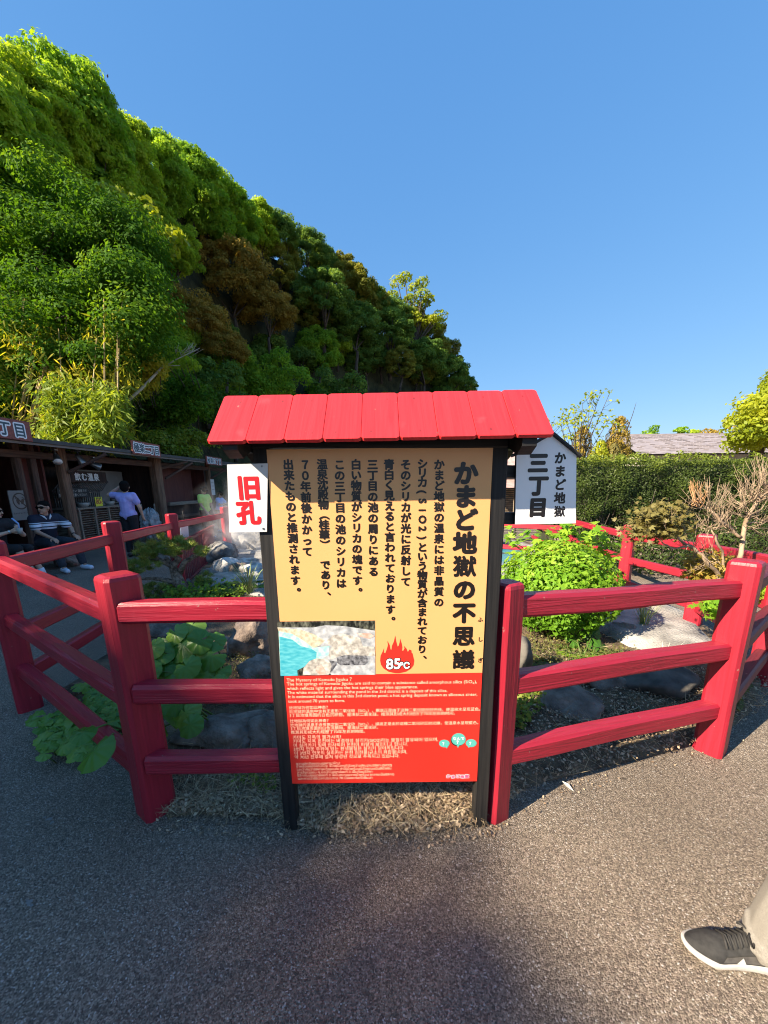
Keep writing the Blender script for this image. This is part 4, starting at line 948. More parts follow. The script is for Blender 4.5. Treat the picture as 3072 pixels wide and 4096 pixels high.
for k in range(26):
    x, y = 700 + 70 * rng.random(), 1425 - 30 * rng.random(); p = at(x, y, 12.6); m.tube([p, p + Vector((rng.uniform(-.1, .45), 0, rng.uniform(-.1, .3)))], [.008, .002], 4)
m.build('twig', 'bark_white', ls)
# the wood goes on out of the picture, up the same slope: this is what shades the path
rb = random.Random(31)
for i, (yy, dd, r, hh) in enumerate([(y, d, r, h) for y in (-13, -10.6, -8.4, -6.2, -4.2, -2.2, .2, 2.6, 5.0, 7.4) for d, r, h in ((1.6, 1.9, 4.3), (4.6, 2.2, 6.6))]):
    px, py = -10.2 - dd + rb.uniform(-.4, .4), yy + rb.uniform(-.4, .4)
    s0 = .89 * px + .455 * py                                   # crown tops lie along the line of the sun's edge
    topz = (.651 if py < 4 else .45) * (.04 + rb.uniform(-.4, .3) - s0) if dd > 3 else .56 * (0.2 - s0)
    r_ = r * rb.uniform(.9, 1.1)
    put(rb.choice(['mid', 'lime', 'dark']), (px, py, topz - r_ * .82), r_, '%s on the slope beside the path, %s' % (rb.choice(['leafy hillside tree', 'green shade tree']), ['low in the bank', 'high on the bank'][dd > 3]))
for i, yy in enumerate((-9.6, -7.2, -5.0, -3.0, -1.0, 1.2)):   # a thinner row behind: sun comes through it in patches
    px, py = -17.2 + rb.uniform(-.5, .5), yy + rb.uniform(-.5, .5); s0 = .862 * px + .506 * py; r_ = rb.uniform(2.0, 2.6)
    put('open', (px, py, .651 * (.40 + rb.uniform(-.35, .3) - s0) - r_ * .8), r_, 'thin leafy tree on the crest of the bank beside the path')
for ps in PROTO.values():
    for q in ps:
        for c in kids(q): bpy.data.objects.remove(c)
        bpy.data.objects.remove(q)
# ------------------------------------------------------------------ the snack sheds along the path
XF, XB, XE = -7.0, -9.6, -6.28                              # posts, back wall, edge of the eaves
shed = thing('snack_shed', 'long dark timber shed with open stalls and a low grey sheet roof', 'shed', (-8, 12, 0))
def zr(y): return 2.33 + .012 * (y - 8)
m = MB(); ys = [4.2 + i * 1.2 for i in range(16)]
vs = []
for y in ys: vs += [(XE, y, zr(y)), (XE, y, zr(y) - .012), (XB - .3, y, zr(y) + .42), (XB - .3, y, zr(y) + .40)]
fs = []
for i in range(len(ys) - 1):
    a, b = i * 4, i * 4 + 4
    fs += [(a, b, b + 2, a + 2), (a + 1, a + 3, b + 3, b + 1), (a, a + 1, b + 1, b)]
m.add(vs, fs); m.build('roof', 'roof_sheet', shed)
beam('fascia', (XE + .015, 4.2, zr(4.2) - .035), (XE + .015, ys[-1], zr(ys[-1]) - .035), .03, .075, 'roof_sheet', shed, ch=.004, seg=4)
beam('eaves_board', (XE - .02, 4.2, zr(4.2) - .095), (XE - .02, ys[-1], zr(ys[-1]) - .095), .04, .045, 'roof_edge', shed, ch=.004, seg=4)
beam('lintel', (XF + .02, 4.2, 2.06), (XF + .02, 8.62, 2.10), .09, .14, 'shed_wood', shed)
beam('lintel', (XF + .02, 8.82, 2.12), (XF + .02, 12.3, 2.14), .09, .15, 'shed_wood', shed)
beam('lintel', (XF + .02, 12.5, 2.14), (XF + .02, 22, 2.22), .09, .15, 'shed_wood', shed)
for y, w, mt, x in ((7.72, .14, 'shed_wood', XF - .05), (8.05, .13, 'shed_wood', XF - .05), (8.72, .20, 'log_wood', XF), (12.20, .30, 'log_wood', XF + .05), (12.62, .16, 'log_wood', XF - .1), (15.95, .16, 'log_wood', XF), (19.2, .16, 'shed_wood', XF)):
    beam('post', (x, y, -.02), (x, y, zr(y) - .02), w, w, mt, shed, ch=w * .22, up=(0, 1, 0))
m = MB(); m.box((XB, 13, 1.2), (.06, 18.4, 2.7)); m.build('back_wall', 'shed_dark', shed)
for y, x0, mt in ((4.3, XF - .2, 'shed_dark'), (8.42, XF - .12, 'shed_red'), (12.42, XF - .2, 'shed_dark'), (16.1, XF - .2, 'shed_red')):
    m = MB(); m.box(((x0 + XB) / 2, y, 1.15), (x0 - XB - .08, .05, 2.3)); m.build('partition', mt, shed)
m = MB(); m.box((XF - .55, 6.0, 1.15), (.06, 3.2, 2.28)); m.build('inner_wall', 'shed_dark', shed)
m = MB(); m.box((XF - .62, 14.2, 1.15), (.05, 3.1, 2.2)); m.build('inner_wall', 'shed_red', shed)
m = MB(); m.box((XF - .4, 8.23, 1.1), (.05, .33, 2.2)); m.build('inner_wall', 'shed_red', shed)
for y0, z0, y1, z1, x0, x1 in ((8.72, 1.78, 9.15, 2.20, XF + .12, XE), (12.5, 1.72, 13.2, 2.24, XF + .16, XE), (12.3, 2.0, 12.9, 2.26, XF + .1, XE), (15.95, 1.8, 16.4, 2.25, XF + .1, XE)):
    beam('brace', (x0, y0, z0), (x1, y1, z1), .07, .07, 'shed_wood', shed, ch=.01)
beam('handrail', (XF + .02, 12.75, .92), (XF + .02, 15.85, .92), .10, .11, 'grey_wood', shed)
beam('low_rail', (XF + .02, 12.75, .48), (XF + .02, 15.85, .48), .07, .09, 'shed_wood', shed)
m = MB(); m.box((XF - .25, 14.3, .45), (.04, 3.1, .80)); m.build('stall_front', 'shed_dark', shed)
m = MB()
for z in (1.15, 1.45, 1.75): m.box((XB + .3, 18, z), (.4, 3.4, .03))
m.build('shelf', 'shed_wood', shed)
# grey plaster back panel behind the woman
m = MB(); m.box((XF - .9, 11.15, 1.45), (.04, 1.75, .95)); m.build('wall_panel', 'grey_card', shed)
m = MB(); m.box((XF - .9, 9.75, 1.3), (.04, 1.1, 1.3)); m.build('wall_panel', 'shed_dark', shed)
# the drinking counter with slatted doors
ct = thing('serving_counter', 'weathered slatted counter below the drinking spring board', 'counter', (XF, 9.55, 0))
CY0, CY1, CX = 8.86, 10.35, XF + .06
m = MB(); m.box((CX - .28, (CY0 + CY1) / 2, .985), (.62, CY1 - CY0 + .04, .045), ch=.006); m.build('counter_top', 'grey_wood', ct)
for k in range(3):
    a = CY0 + .05 + k * (CY1 - CY0 - .06) / 3; b = a + (CY1 - CY0 - .06) / 3 - .05
    m = MB(); rot = Matrix.Rotation(R(-26), 3, 'Y')
    for i in range(16): m.box((CX - .012, (a + b) / 2, .11 + i * .0525), (.045, b - a, .010), 0, rot)
    m.build('slats', 'louvre_wood', ct)
for k in range(4):
    y = CY0 + .025 + k * (CY1 - CY0 - .05) / 3
    beam('stile', (CX, y, .0), (CX, y, .96), .05, .05, 'grey_wood', ct, up=(0, 1, 0), ch=.004)
beam('base_rail', (CX, CY0, .04), (CX, CY1, .04), .05, .07, 'grey_wood', ct, ch=.004)
m = MB(); m.box((CX - .3, CY1, .47), (.56, .03, .92)); m.box((CX - .3, CY0, .47), (.56, .03, .92)); m.build('side_panel', 'louvre_wood', ct)
m = MB(); m.box((CX - .06, (CY0 + CY1) / 2, .5), (.02, CY1 - CY0 - .1, .9)); m.build('backing', 'shed_dark', ct)
def frame_x(x, facing=1): return (Vector((x, 0, 0)), Vector((0, 1, 0)), Vector((0, 0, 1)), Vector((1, 0, 0)))
def bowl(label, y, r):
    t = thing('basin', label, 'bowl', (CX - .2, y, 1.008)); m = MB(); n = 16
    prof = [(r * .55, 0), (r * .9, .045), (r, .10), (r * .93, .10), (r * .82, .05), (r * .3, .03)]
    vs = [(CX - .2 + p * math.cos(6.2832 * k / n), y + p * math.sin(6.2832 * k / n), 1.009 + z) for p, z in prof for k in range(n)]
    m.add(vs, [(i * n + k, i * n + (k + 1) % n, (i + 1) * n + (k + 1) % n, (i + 1) * n + k) for i in range(len(prof) - 1) for k in range(n)] + [tuple(range(5 * n, 6 * n))], 0, True)
    m.build('basin_body', 'bowl', t); m = MB(); m.tube([(CX - .2, y, 1.06), (CX - .2, y, 1.075)], r * .84, 16); m.build('cups', 'pale_ink', t); return t
bowl('pale basin on the counter beside the yellow temperature card', 9.32, .13)
bowl('pale basin on the counter close to the woman in lavender', 10.22, .12)
t = thing('price_card', 'bright yellow card with orange figures standing on the counter', 'card', (CX - .08, 9.68, 1.009))
m = MB(); m.box((CX - .08, 9.68, 1.12), (.01, .24, .225)); c_ = m.build('card', 'yellow_card', t)
m = MB(); f = frame_x(CX - .0745); letter(m, f, '80', 9.655, 1.065, .16, 0, .006, .0005); letter(m, f, '℃', 9.77, 1.065, .075, 0, .003, .0005); letter(m, f, '飲泉温度', 9.68, 1.185, .045, 1, .001, .0005)
m.build('lettering', ['orange_ink', 'ink'], t)
t = thing('sign', 'dark board with pale characters hanging over the drinking counter', 'sign', (XF - .3, 9.65, 1.62))
m = MB(); m.box((XF - .32, 9.75, 1.72), (.03, 1.5, .26)); m.build('board', 'shed_dark', t)
m = MB()
for k, ch in enumerate('飲む温泉'): letter(m, frame_x(XF - .303), ch, 9.52 + k * .205, 1.645, .19, 0, .006, .0006)
m.build('lettering', 'pale_ink', t)
t = thing('blackboard', 'small blackboard with two chalk lines on the lattice behind the basins', 'sign', (XF - .34, 9.4, 1.25))
m = MB(); m.box((XF - .34, 9.35, 1.34), (.02, .95, .22)); m.build('board', 'black_matt', t)
m = MB()
for k, s in enumerate(('飲んでください 温泉です', '熱いのでご注意ください！')): letter(m, frame_x(XF - .329), s, 9.35, 1.36 - k * .095, .074, 0, .0012, .0006, ring=4)
m.build('lettering', 'chalk', t)
t = thing('bamboo_lattice', 'slanting bamboo lattice screen behind the drinking counter', 'screen', (XF - .42, 9.5, .9))
m = MB()
for k in range(26):
    y = 8.85 + k * .062; m.tube([(XF - .42, y, 1.38), (XF - .42, y + .30, 1.62)], .012, 6)
for k in range(22): m.tube([(XF - .44, 8.9 + k * .068, 1.0), (XF - .44, 8.9 + k * .068, 1.34)], .014, 6)
m.tube([(XF - .40, 8.85, 1.37), (XF - .40, 10.3, 1.37)], .018, 6); m.build('lattice', 'louvre_grey', t)
# notices further in
for (lab, y, z, wy, hz, x, lines) in (('small black notice on the grey panel behind the woman', 11.55, 1.0, .48, .34, XF - .86, 4), ('white notice sheet pinned to the third shed post', 16.02, 1.45, .32, .62, XF + .1, 3), ('little dark notice on the shelf wall of the third shed', 17.2, 1.85, .4, .4, XB + .12, 3)):
    dark = 'white' not in lab
    t = thing('notice', lab, 'notice', (x, y, z - hz / 2)); m = MB(); m.box((x, y, z), (.012, wy, hz)); m.build('sheet', 'black_matt' if dark else 'white_print', t)
    m = MB()
    for k in range(lines): letter(m, frame_x(x + .0065), 'ご自由にお飲みください'[:8 + k % 3], y, z + hz * .28 - k * hz * .22, wy / 11, 0, .0008, .0006, ring=4)
    m.build('lettering', 'chalk' if dark else 'ink', t)
# barefoot notice
t = thing('notice', 'grey notice with a crossed-out pair of bare feet beside the bench', 'notice', (XF - .30, 7.55, .85))
NX_, NY_, NZ_ = XF + .0, 7.56, 1.13
m = MB(); m.box((NX_, NY_, NZ_), (.015, .42, .56)); m.build('sheet', 'grey_card', t)
m = MB(); f = (Vector((NX_ + .0082, NY_, NZ_ + .08)), Vector((0, 1, 0)), Vector((0, 0, 1)), Vector((1, 0, 0)))
def Fp(f, a, b, h): return f[0] + f[1] * a + f[2] * b + f[3] * h
def ringp(m, f, r0, r1, h, mi=0, n=40):
    vs = [Fp(f, r * math.cos(6.2832 * k / n), r * math.sin(6.2832 * k / n), h) for r in (r0, r1) for k in range(n)]
    m.add(vs, [(k, n + k, n + (k + 1) % n, (k + 1) % n) for k in range(n)], mi)
ringp(m, f, .135, .158, .0005)
dx, dz = .105, .105; w_ = .010
m.poly([Fp(f, a, b, .0009) for a, b in ((-dx - w_, dz - w_), (dx - w_, -dz - w_), (dx + w_, -dz + w_), (-dx + w_, dz + w_))])
for s_, rz_ in ((-1, .18), (1, -.5)):
    def foot(u, v): c, s2 = math.cos(rz_), math.sin(rz_); return Fp(f, s_ * .05 + u * c - v * s2, u * s2 + v * c, .0006)
    m.poly([foot(.030 * math.cos(q) * (1 + .25 * math.sin(q)), .058 * math.sin(q) - .012) for q in [i * math.pi / 9 for i in range(18)]])
    for k in range(5): m.poly([foot(-.030 + k * .015 + .0075 * math.cos(q), .066 - abs(k - 1.2) * .006 + .010 * math.sin(q)) for q in [i * math.pi / 5 for i in range(10)]])
m.build('pictogram', 'ink', t)
m = MB(); letter(m, (f[0], f[1], f[2], f[3]), '足をのせないでください', 0, -.24, .034, 0, .0006, .0006, ring=4); m.build('lettering', 'ink', t)
# three name boards on the eaves
def name_board(text, y0, y1, z0, z1, label):
    x = XE + .05; t = thing('sign', label, 'sign', (x, (y0 + y1) / 2, z0), 0, 'name boards on the shed eaves')
    m = MB(); m.box((x, (y0 + y1) / 2, (z0 + z1) / 2), (.03, y1 - y0, z1 - z0), ch=.004); b = m.build('board', 'sign_board', t)
    m = MB(); f = frame_x(x + .016); n = len(text); em = min((z1 - z0) * .72, (y1 - y0) / n * .98)
    for k, ch in enumerate(text):
        yy = y0 + (y1 - y0) * (.05 + .90 * (k + .5) / n); zz = (z0 + z1) / 2 - .375 * em
        letter(m, f, ch, yy, zz, em, 0, em * .13, .0006, ring=14); letter(m, f, ch, yy, zz, em, 1, em * .028, .0022, ring=8)
    m.build('lettering', ['pale_ink', 'slate_ink'], b)
name_board('極楽一丁目', 5.65, 7.22, 2.25, 2.58, 'red-brown name board cut by the picture edge, the nearest on the shed eaves')
name_board('極楽二丁目', 10.04, 11.28, 2.27, 2.60, 'red-brown name board on the eaves above the drinking counter')
name_board('極楽三丁目', 14.15, 15.50, 2.245, 2.53, 'red-brown name board farthest along the shed eaves, next to the white board')
# spot lamps under the eaves
def spot(label, p, d):
    t = thing('spotlight', label, 'spotlight', p, 0, 'spotlights under the shed eaves'); p = Vector(p); d = Vector(d).normalized(); m = MB()
    m.tube([p - d * .10, p - d * .05, p + d * .02, p + d * .10, p + d * .11], [.035, .055, .062, .085, .085], 12); m.build('lamp_head', 'steel_lamp', t)
    m = MB(); m.tube([p + d * .112, p + d * .113], .078, 14); m.build('lens', 'pale_ink', t)
    m = MB(); m.tube([p + Vector((0, 0, .02)), p + Vector((-.02, 0, .15))], .014, 6); m.box((p.x - .02, p.y, p.z + .16), (.09, .09, .03)); m.build('mount', 'steel_lamp', t)
spot('grey spotlight under the eaves, turned down toward the seated man', (XF + .35, 8.20, 2.05), (.5, -.5, -.8)); spot('grey spotlight in the middle of the cluster at the shed post', (XF + .32, 8.85, 2.08), (.3, .3, -.9)); spot('grey spotlight of the cluster nearest the drinking counter', (XF + .35, 9.25, 1.96), (.6, .6, -.4))
# things on the path side
b = thing('bench', 'dark low bench under the shed eaves on which the couple sit', 'bench', (-6.25, 6.4, 0))
m = MB(); m.box((-6.25, 6.3, .425), (.42, 2.6, .05), ch=.008); m.build('seat', 'shed_dark', b)
for y in (5.2, 6.3, 7.4): m = MB(); m.box((-6.25, y, .2), (.36, .08, .40), ch=.006); m.build('leg', 'shed_dark', b)
st = rock_mesh('boulder', (.20, .22, .20), 14, 'rock_brown', (-5.95, 7.15, .12), .4, 3); tag(st, 'rough grey stone on the path beside the seated man', 'rock')
pl = thing('plastic_sheeting', 'crumpled clear plastic sheet bundled beside the log post behind the woman', 'sheeting', (-6.55, 10.9, 0))
bm = bmesh.new(); bmesh.ops.create_icosphere(bm, subdivisions=5, radius=1)
for v in bm.verts:
    d = v.co.normalized(); a = math.atan2(d.y, d.x); k = 1 + .16 * math.sin(a * 7 + 3 * d.z) + .22 * noise.noise(d * 3.2) + .14 * noise.noise(d * 8)
    v.co = Vector((-6.45 + d.x * .20 * k, 10.75 + d.y * .30 * k, .42 + d.z * .44 * (1 + .16 * math.sin(a * 9) * max(0, d.z))))
for f in bm.faces: f.smooth = True
me = bpy.data.meshes.new('sheet'); bm.to_mesh(me); bm.free(); me.materials.append(MAT['plastic_sheet']); link('sheet', me, pl)
m = MB(); m.tube([(-6.5, 10.5, 0), (-6.5, 10.5, 1.02)], .02, 6); m.tube([(-6.5, 11.1, 0), (-6.5, 11.1, 1.0)], .02, 6); m.build('stake', 'grey_wood', pl)
t = thing('notice', 'pale blue-white card hung on the dark red path fence', 'notice', (-3.0, 6.6, .5))
e0, e1 = Vector((-2.98, 6.0, 0)), Vector((-3.03, 6.5, 0)); m = MB()
p0, p1 = at(722, 2095, 6.05), at(752, 2095, 6.4); p2, p3 = at(756, 2150, 6.4), at(726, 2152, 6.05)
m.add([p0, p1, p2, p3] + [p + Vector((-.012, 0, 0)) for p in (p0, p1, p2, p3)], [(3, 2, 1, 0), (4, 5, 6, 7), (0, 1, 5, 4), (1, 2, 6, 5), (2, 3, 7, 6), (3, 0, 4, 7)]); m.build('card', 'blue_white_card', t)
m = MB(); m.tube([p0.lerp(p1, .5), p0.lerp(p1, .5) + Vector((0, 0, .2))], .006, 5); m.build('cord', 'black_matt', t)
# slatted red screen round the vent
sc = thing('slat_screen', 'low dark red screen of thin upright slats beside the steaming rocks', 'screen', (-3.2, 6.8, 0))
s0, s1 = Vector((-2.93, 5.57, 0)), Vector((-3.52, 8.0, 0))
m = MB(); n = 24
for k in range(n):
    p = s0.lerp(s1, (k + .5) / n); m.box((p.x, p.y, .33), (.006, .026, .62), 0, Matrix.Rotation(-.24, 3, 'Z'))
m.build('slats', 'dark_red', sc)
for z in (.05, .645): beam('rail', (s0.x, s0.y, z), (s1.x, s1.y, z), .05, .05, 'dark_red', sc, ch=.005)
for k in (0, .5, 1): p = s0.lerp(s1, k); beam('post', (p.x - .03, p.y, 0), (p.x - .03, p.y, .62), .05, .05, 'dark_red', sc, up=(0, 1, 0))
m = MB(); m.box((s0.x + .02, s0.y - .06, .05), (.09, .3, .09), 0, Matrix.Rotation(.6, 3, 'Z'), ch=.006); m.build('foot_block', 'louvre_grey', sc)

# ------------------------------------------------------------------ buildings beyond the pond and the hedge
hut = thing('wooden_hut', 'small weathered hut with pinkish tiled roofs glimpsed beyond the pond', 'hut', (4.9, 15, 0))
def gable(m, x0, x1, y0, y1, ze, zr_, mi=0, th=.05):
    ym = (y0 + y1) / 2; vs = []
    for x in (x0, x1): vs += [(x, y0, ze), (x, ym, zr_), (x, y1, ze), (x, y0, ze - th), (x, ym, zr_ - th), (x, y1, ze - th)]
    m.add(vs, [(0, 6, 7, 1), (1, 7, 8, 2), (3, 4, 10, 9), (4, 5, 11, 10), (0, 3, 9, 6), (2, 8, 11, 5), (0, 1, 4, 3), (1, 2, 5, 4), (6, 9, 10, 7), (7, 10, 11, 8)], mi)
m = MB(); gable(m, 3.4, 6.6, 14.3, 17.6, 2.02, 2.75); m.build('roof', 'pink_tile', hut)
m = MB(); m.add([(3.5, 13.6, 1.33), (6.3, 13.6, 1.33), (6.3, 14.6, 1.58), (3.5, 14.6, 1.58), (3.5, 13.6, 1.29), (6.3, 13.6, 1.29), (6.3, 14.6, 1.54), (3.5, 14.6, 1.54)], [(0, 1, 2, 3), (7, 6, 5, 4), (0, 4, 5, 1), (1, 5, 6, 2), (3, 2, 6, 7), (0, 3, 7, 4)]); m.build('canopy', 'pink_tile', hut)
m = MB(); m.box((5, 15.9, 1.0), (2.7, 2.6, 2.1)); m.build('wall', 'louvre_grey', hut)
m = MB()
for z in [.25 + .075 * i for i in range(15)]: m.box((5, 14.58, z), (2.6, .03, .035))
m.build('boarding', 'louvre_wood', hut)
for x in (3.75, 4.72, 6.1): beam('post', (x, 13.9, 0), (x, 13.9, 1.36), .13, .13, 'grey_wood', hut, up=(0, 1, 0))
lv = thing('louvre_panel', 'low grey slatted panel standing at the back of the pond', 'screen', (3.4, 9.7, 0))
m = MB()
for i in range(9): m.box((3.3, 9.7, .10 + i * .042), (1.6, .03, .018), 0, Matrix.Rotation(-.15, 3, 'Z'))
m.build('slats', 'louvre_grey', lv)
for x in (2.52, 3.3, 4.08): beam('stile', (x, 9.69 - (x - 3.3) * .15, 0), (x, 9.69 - (x - 3.3) * .15, .48), .05, .05, 'louvre_grey', lv, up=(0, 1, 0))
hall = thing('long_building', 'long low building with a weathered grey tiled roof beyond the hedge', 'building', (27, 30, 0))
m = MB(); rr = random.Random(3)
x0, x1, y0, y1, ze, zt = 16.0, 52, 25.0, 31.0, 3.15, 4.95
rows, colsn = 14, 90; vs = []
for j in range(rows + 1):
    for i in range(colsn + 1):
        t_ = j / rows; vs.append((x0 + (x1 - x0) * i / colsn + 1.6 * t_, y0 + (y1 - y0) * t_, ze + (zt - ze) * t_ + rr.uniform(-.012, .012)))
m.add(vs, [(j * (colsn + 1) + i, j * (colsn + 1) + i + 1, (j + 1) * (colsn + 1) + i + 1, (j + 1) * (colsn + 1) + i) for j in range(rows) for i in range(colsn)])
for j in range(rows):                                          # tile courses stand proud
    t_ = j / rows
    for i in range(0, colsn, 1):
        if rr.random() < .35: continue
        x = x0 + (x1 - x0) * (i + .5) / colsn + 1.6 * t_; m.box((x, y0 + (y1 - y0) * t_ + .02, ze + (zt - ze) * t_ + .03), (.34, .06, .035), 0)
m.build('roof', 'tile_roof', hall)
m = MB(); m.box((35, 31.02, zt + .02), (34.5, .30, .12)); m.build('ridge', 'tile_roof', hall)
m = MB(); m.box((34.5, 28.8, 1.55), (35, 6.4, 3.1)); m.build('wall', 'plaster', hall)
m = MB(); m.add([(x0, y0, ze - .02), (x1, y0, ze - .02), (x1 + 1.6, y1, zt - .02), (x0 + 1.6, y1, zt - .02), (x1 + 1.6, y1 + 4, 3), (x0 + 1.6, y1 + 4, 3)], [(3, 2, 1, 0), (3, 5, 4, 2)]); m.build('eaves', 'louvre_grey', hall)
# ------------------------------------------------------------------ the people
def capsule(bm, a, b, ra, rb, n=12, k=5):
    a, b = Vector(a), Vector(b); d = b - a; L = d.length
    ax = d.normalized() if L > 1e-6 else Vector((0, 0, 1)); u = ax.orthogonal().normalized(); w = ax.cross(u); rings = []
    for i in range(k): q = math.pi / 2 * (1 - i / k); rings.append((-ra * math.sin(q), ra * math.cos(q)))
    rings.append((0, ra)); rings.append((L, rb))
    for i in range(1, k + 1): q = math.pi / 2 * i / k; rings.append((L + rb * math.sin(q), rb * math.cos(q)))
    rows_ = []
    for t, r in rings[1:-1] if False else rings:
        if r < 1e-5: rows_.append([bm.verts.new(a + ax * t)])
        else: rows_.append([bm.verts.new(a + ax * t + (u * math.cos(6.28318 * j / n) + w * math.sin(6.28318 * j / n)) * r) for j in range(n)])
    for p, q in zip(rows_, rows_[1:]):
        for j in range(n):
            if len(p) == 1: bm.faces.new((p[0], q[(j + 1) % n], q[j]))
            elif len(q) == 1: bm.faces.new((p[j], p[(j + 1) % n], q[0]))
            else: bm.faces.new((p[j], p[(j + 1) % n], q[(j + 1) % n], q[j]))
def ellipsoid(bm, c, r, rot=None):
    m = Matrix.Translation(Vector(c)) @ (rot.to_4x4() if rot is not None else Matrix.Identity(4)) @ Matrix.Diagonal((*r, 1))
    bmesh.ops.create_icosphere(bm, subdivisions=3, radius=1.0, matrix=m)
def fuse(name, fill, voxel, mat, parent, smooth=6, cut=None, matrix=None):
    """One continuous skin over overlapping volumes."""
    bm = bmesh.new(); fill(bm); bmesh.ops.recalc_face_normals(bm, faces=bm.faces[:])
    me = bpy.data.meshes.new(name); bm.to_mesh(me); bm.free()
    o = bpy.data.objects.new(name, me); COL.objects.link(o)
    md = o.modifiers.new('r', 'REMESH'); md.mode = 'VOXEL'; md.voxel_size = voxel
    ms = o.modifiers.new('s', 'SMOOTH'); ms.factor = .5; ms.iterations = smooth
    me2 = bpy.data.meshes.new_from_object(o.evaluated_get(bpy.context.evaluated_depsgraph_get()))
    bpy.data.objects.remove(o); me2.name = name
    if cut is not None:                                       # clean hem, cuff or neckline: (point, normal) planes
        b = bmesh.new(); b.from_mesh(me2)
        for co, no in cut: bmesh.ops.bisect_plane(b, geom=b.verts[:] + b.edges[:] + b.faces[:], plane_co=co, plane_no=no, clear_outer=True)
        b.to_mesh(me2); b.free()
    for p in me2.polygons: p.use_smooth = True
    me2.materials.clear(); me2.materials.append(MAT[mat]); return link(name, me2, parent, matrix)
def head_parts(bm, h, fw, up, s=1.0):
    """Skull, jaw, nose, brow, ears on a head centre H that looks along FW."""
    fw = Vector(fw).normalized(); up = Vector(up).normalized(); sd = fw.cross(up).normalized(); up = sd.cross(fw)
    rot = Matrix((sd, fw, up)).transposed(); h = Vector(h)
    ellipsoid(bm, h + up * .02 * s - fw * .008 * s, (.074 * s, .092 * s, .098 * s), rot)
    ellipsoid(bm, h + fw * .026 * s - up * .048 * s, (.056 * s, .060 * s, .066 * s), rot)
    ellipsoid(bm, h + fw * .072 * s - up * .092 * s, (.026 * s, .020 * s, .018 * s), rot)
    capsule(bm, h + fw * .088 * s + up * .008 * s, h + fw * .106 * s - up * .030 * s, .008 * s, .014 * s, 8, 4)
    capsule(bm, h + fw * .078 * s + up * .026 * s - sd * .03 * s, h + fw * .078 * s + up * .026 * s + sd * .03 * s, .014 * s, .014 * s, 8, 4)
    for q in (-1, 1): ellipsoid(bm, h + sd * q * .076 * s - up * .005 * s - fw * .005 * s, (.012 * s, .022 * s, .034 * s), rot)
    return rot
def hand(bm, wrist, palm_dir, palm_nrm, curl=.5, s=1.0, side=1):
    """A palm, four unequal bent fingers and a thumb that leaves the side of the palm."""
    d = Vector(palm_dir).normalized(); n = Vector(palm_nrm); n = (n - d * n.dot(d)).normalized(); x = d.cross(n) * side; w = Vector(wrist)
    capsule(bm, w, w + d * .075 * s + x * .018 * s, .026 * s, .024 * s, 10, 4); capsule(bm, w, w + d * .075 * s - x * .018 * s, .026 * s, .024 * s, 10, 4)
    for i, L in enumerate((.074, .082, .077, .060)):
        p = w + d * (.088 - abs(i - 1.3) * .006) * s + x * (.033 - i * .022) * s; ang = 0; r = .0092 * s
        for j, f in enumerate((.45, .32, .23)):
            ang += curl * (.5 if j == 0 else .8); q = p + (d * math.cos(ang) + n * math.sin(ang)) * L * f * s
            capsule(bm, p, q, r, r * .9, 8, 3); p = q; r *= .9
    p = w + d * .022 * s + x * .026 * s; q = p + (d * .6 + x * .7 + n * .3).normalized() * .042 * s; z = q + (d * .9 + x * .1 + n * .5).normalized() * .034 * s
    capsule(bm, p, q, .013 * s, .011 * s, 8, 3); capsule(bm, q, z, .011 * s, .009 * s, 8, 3)
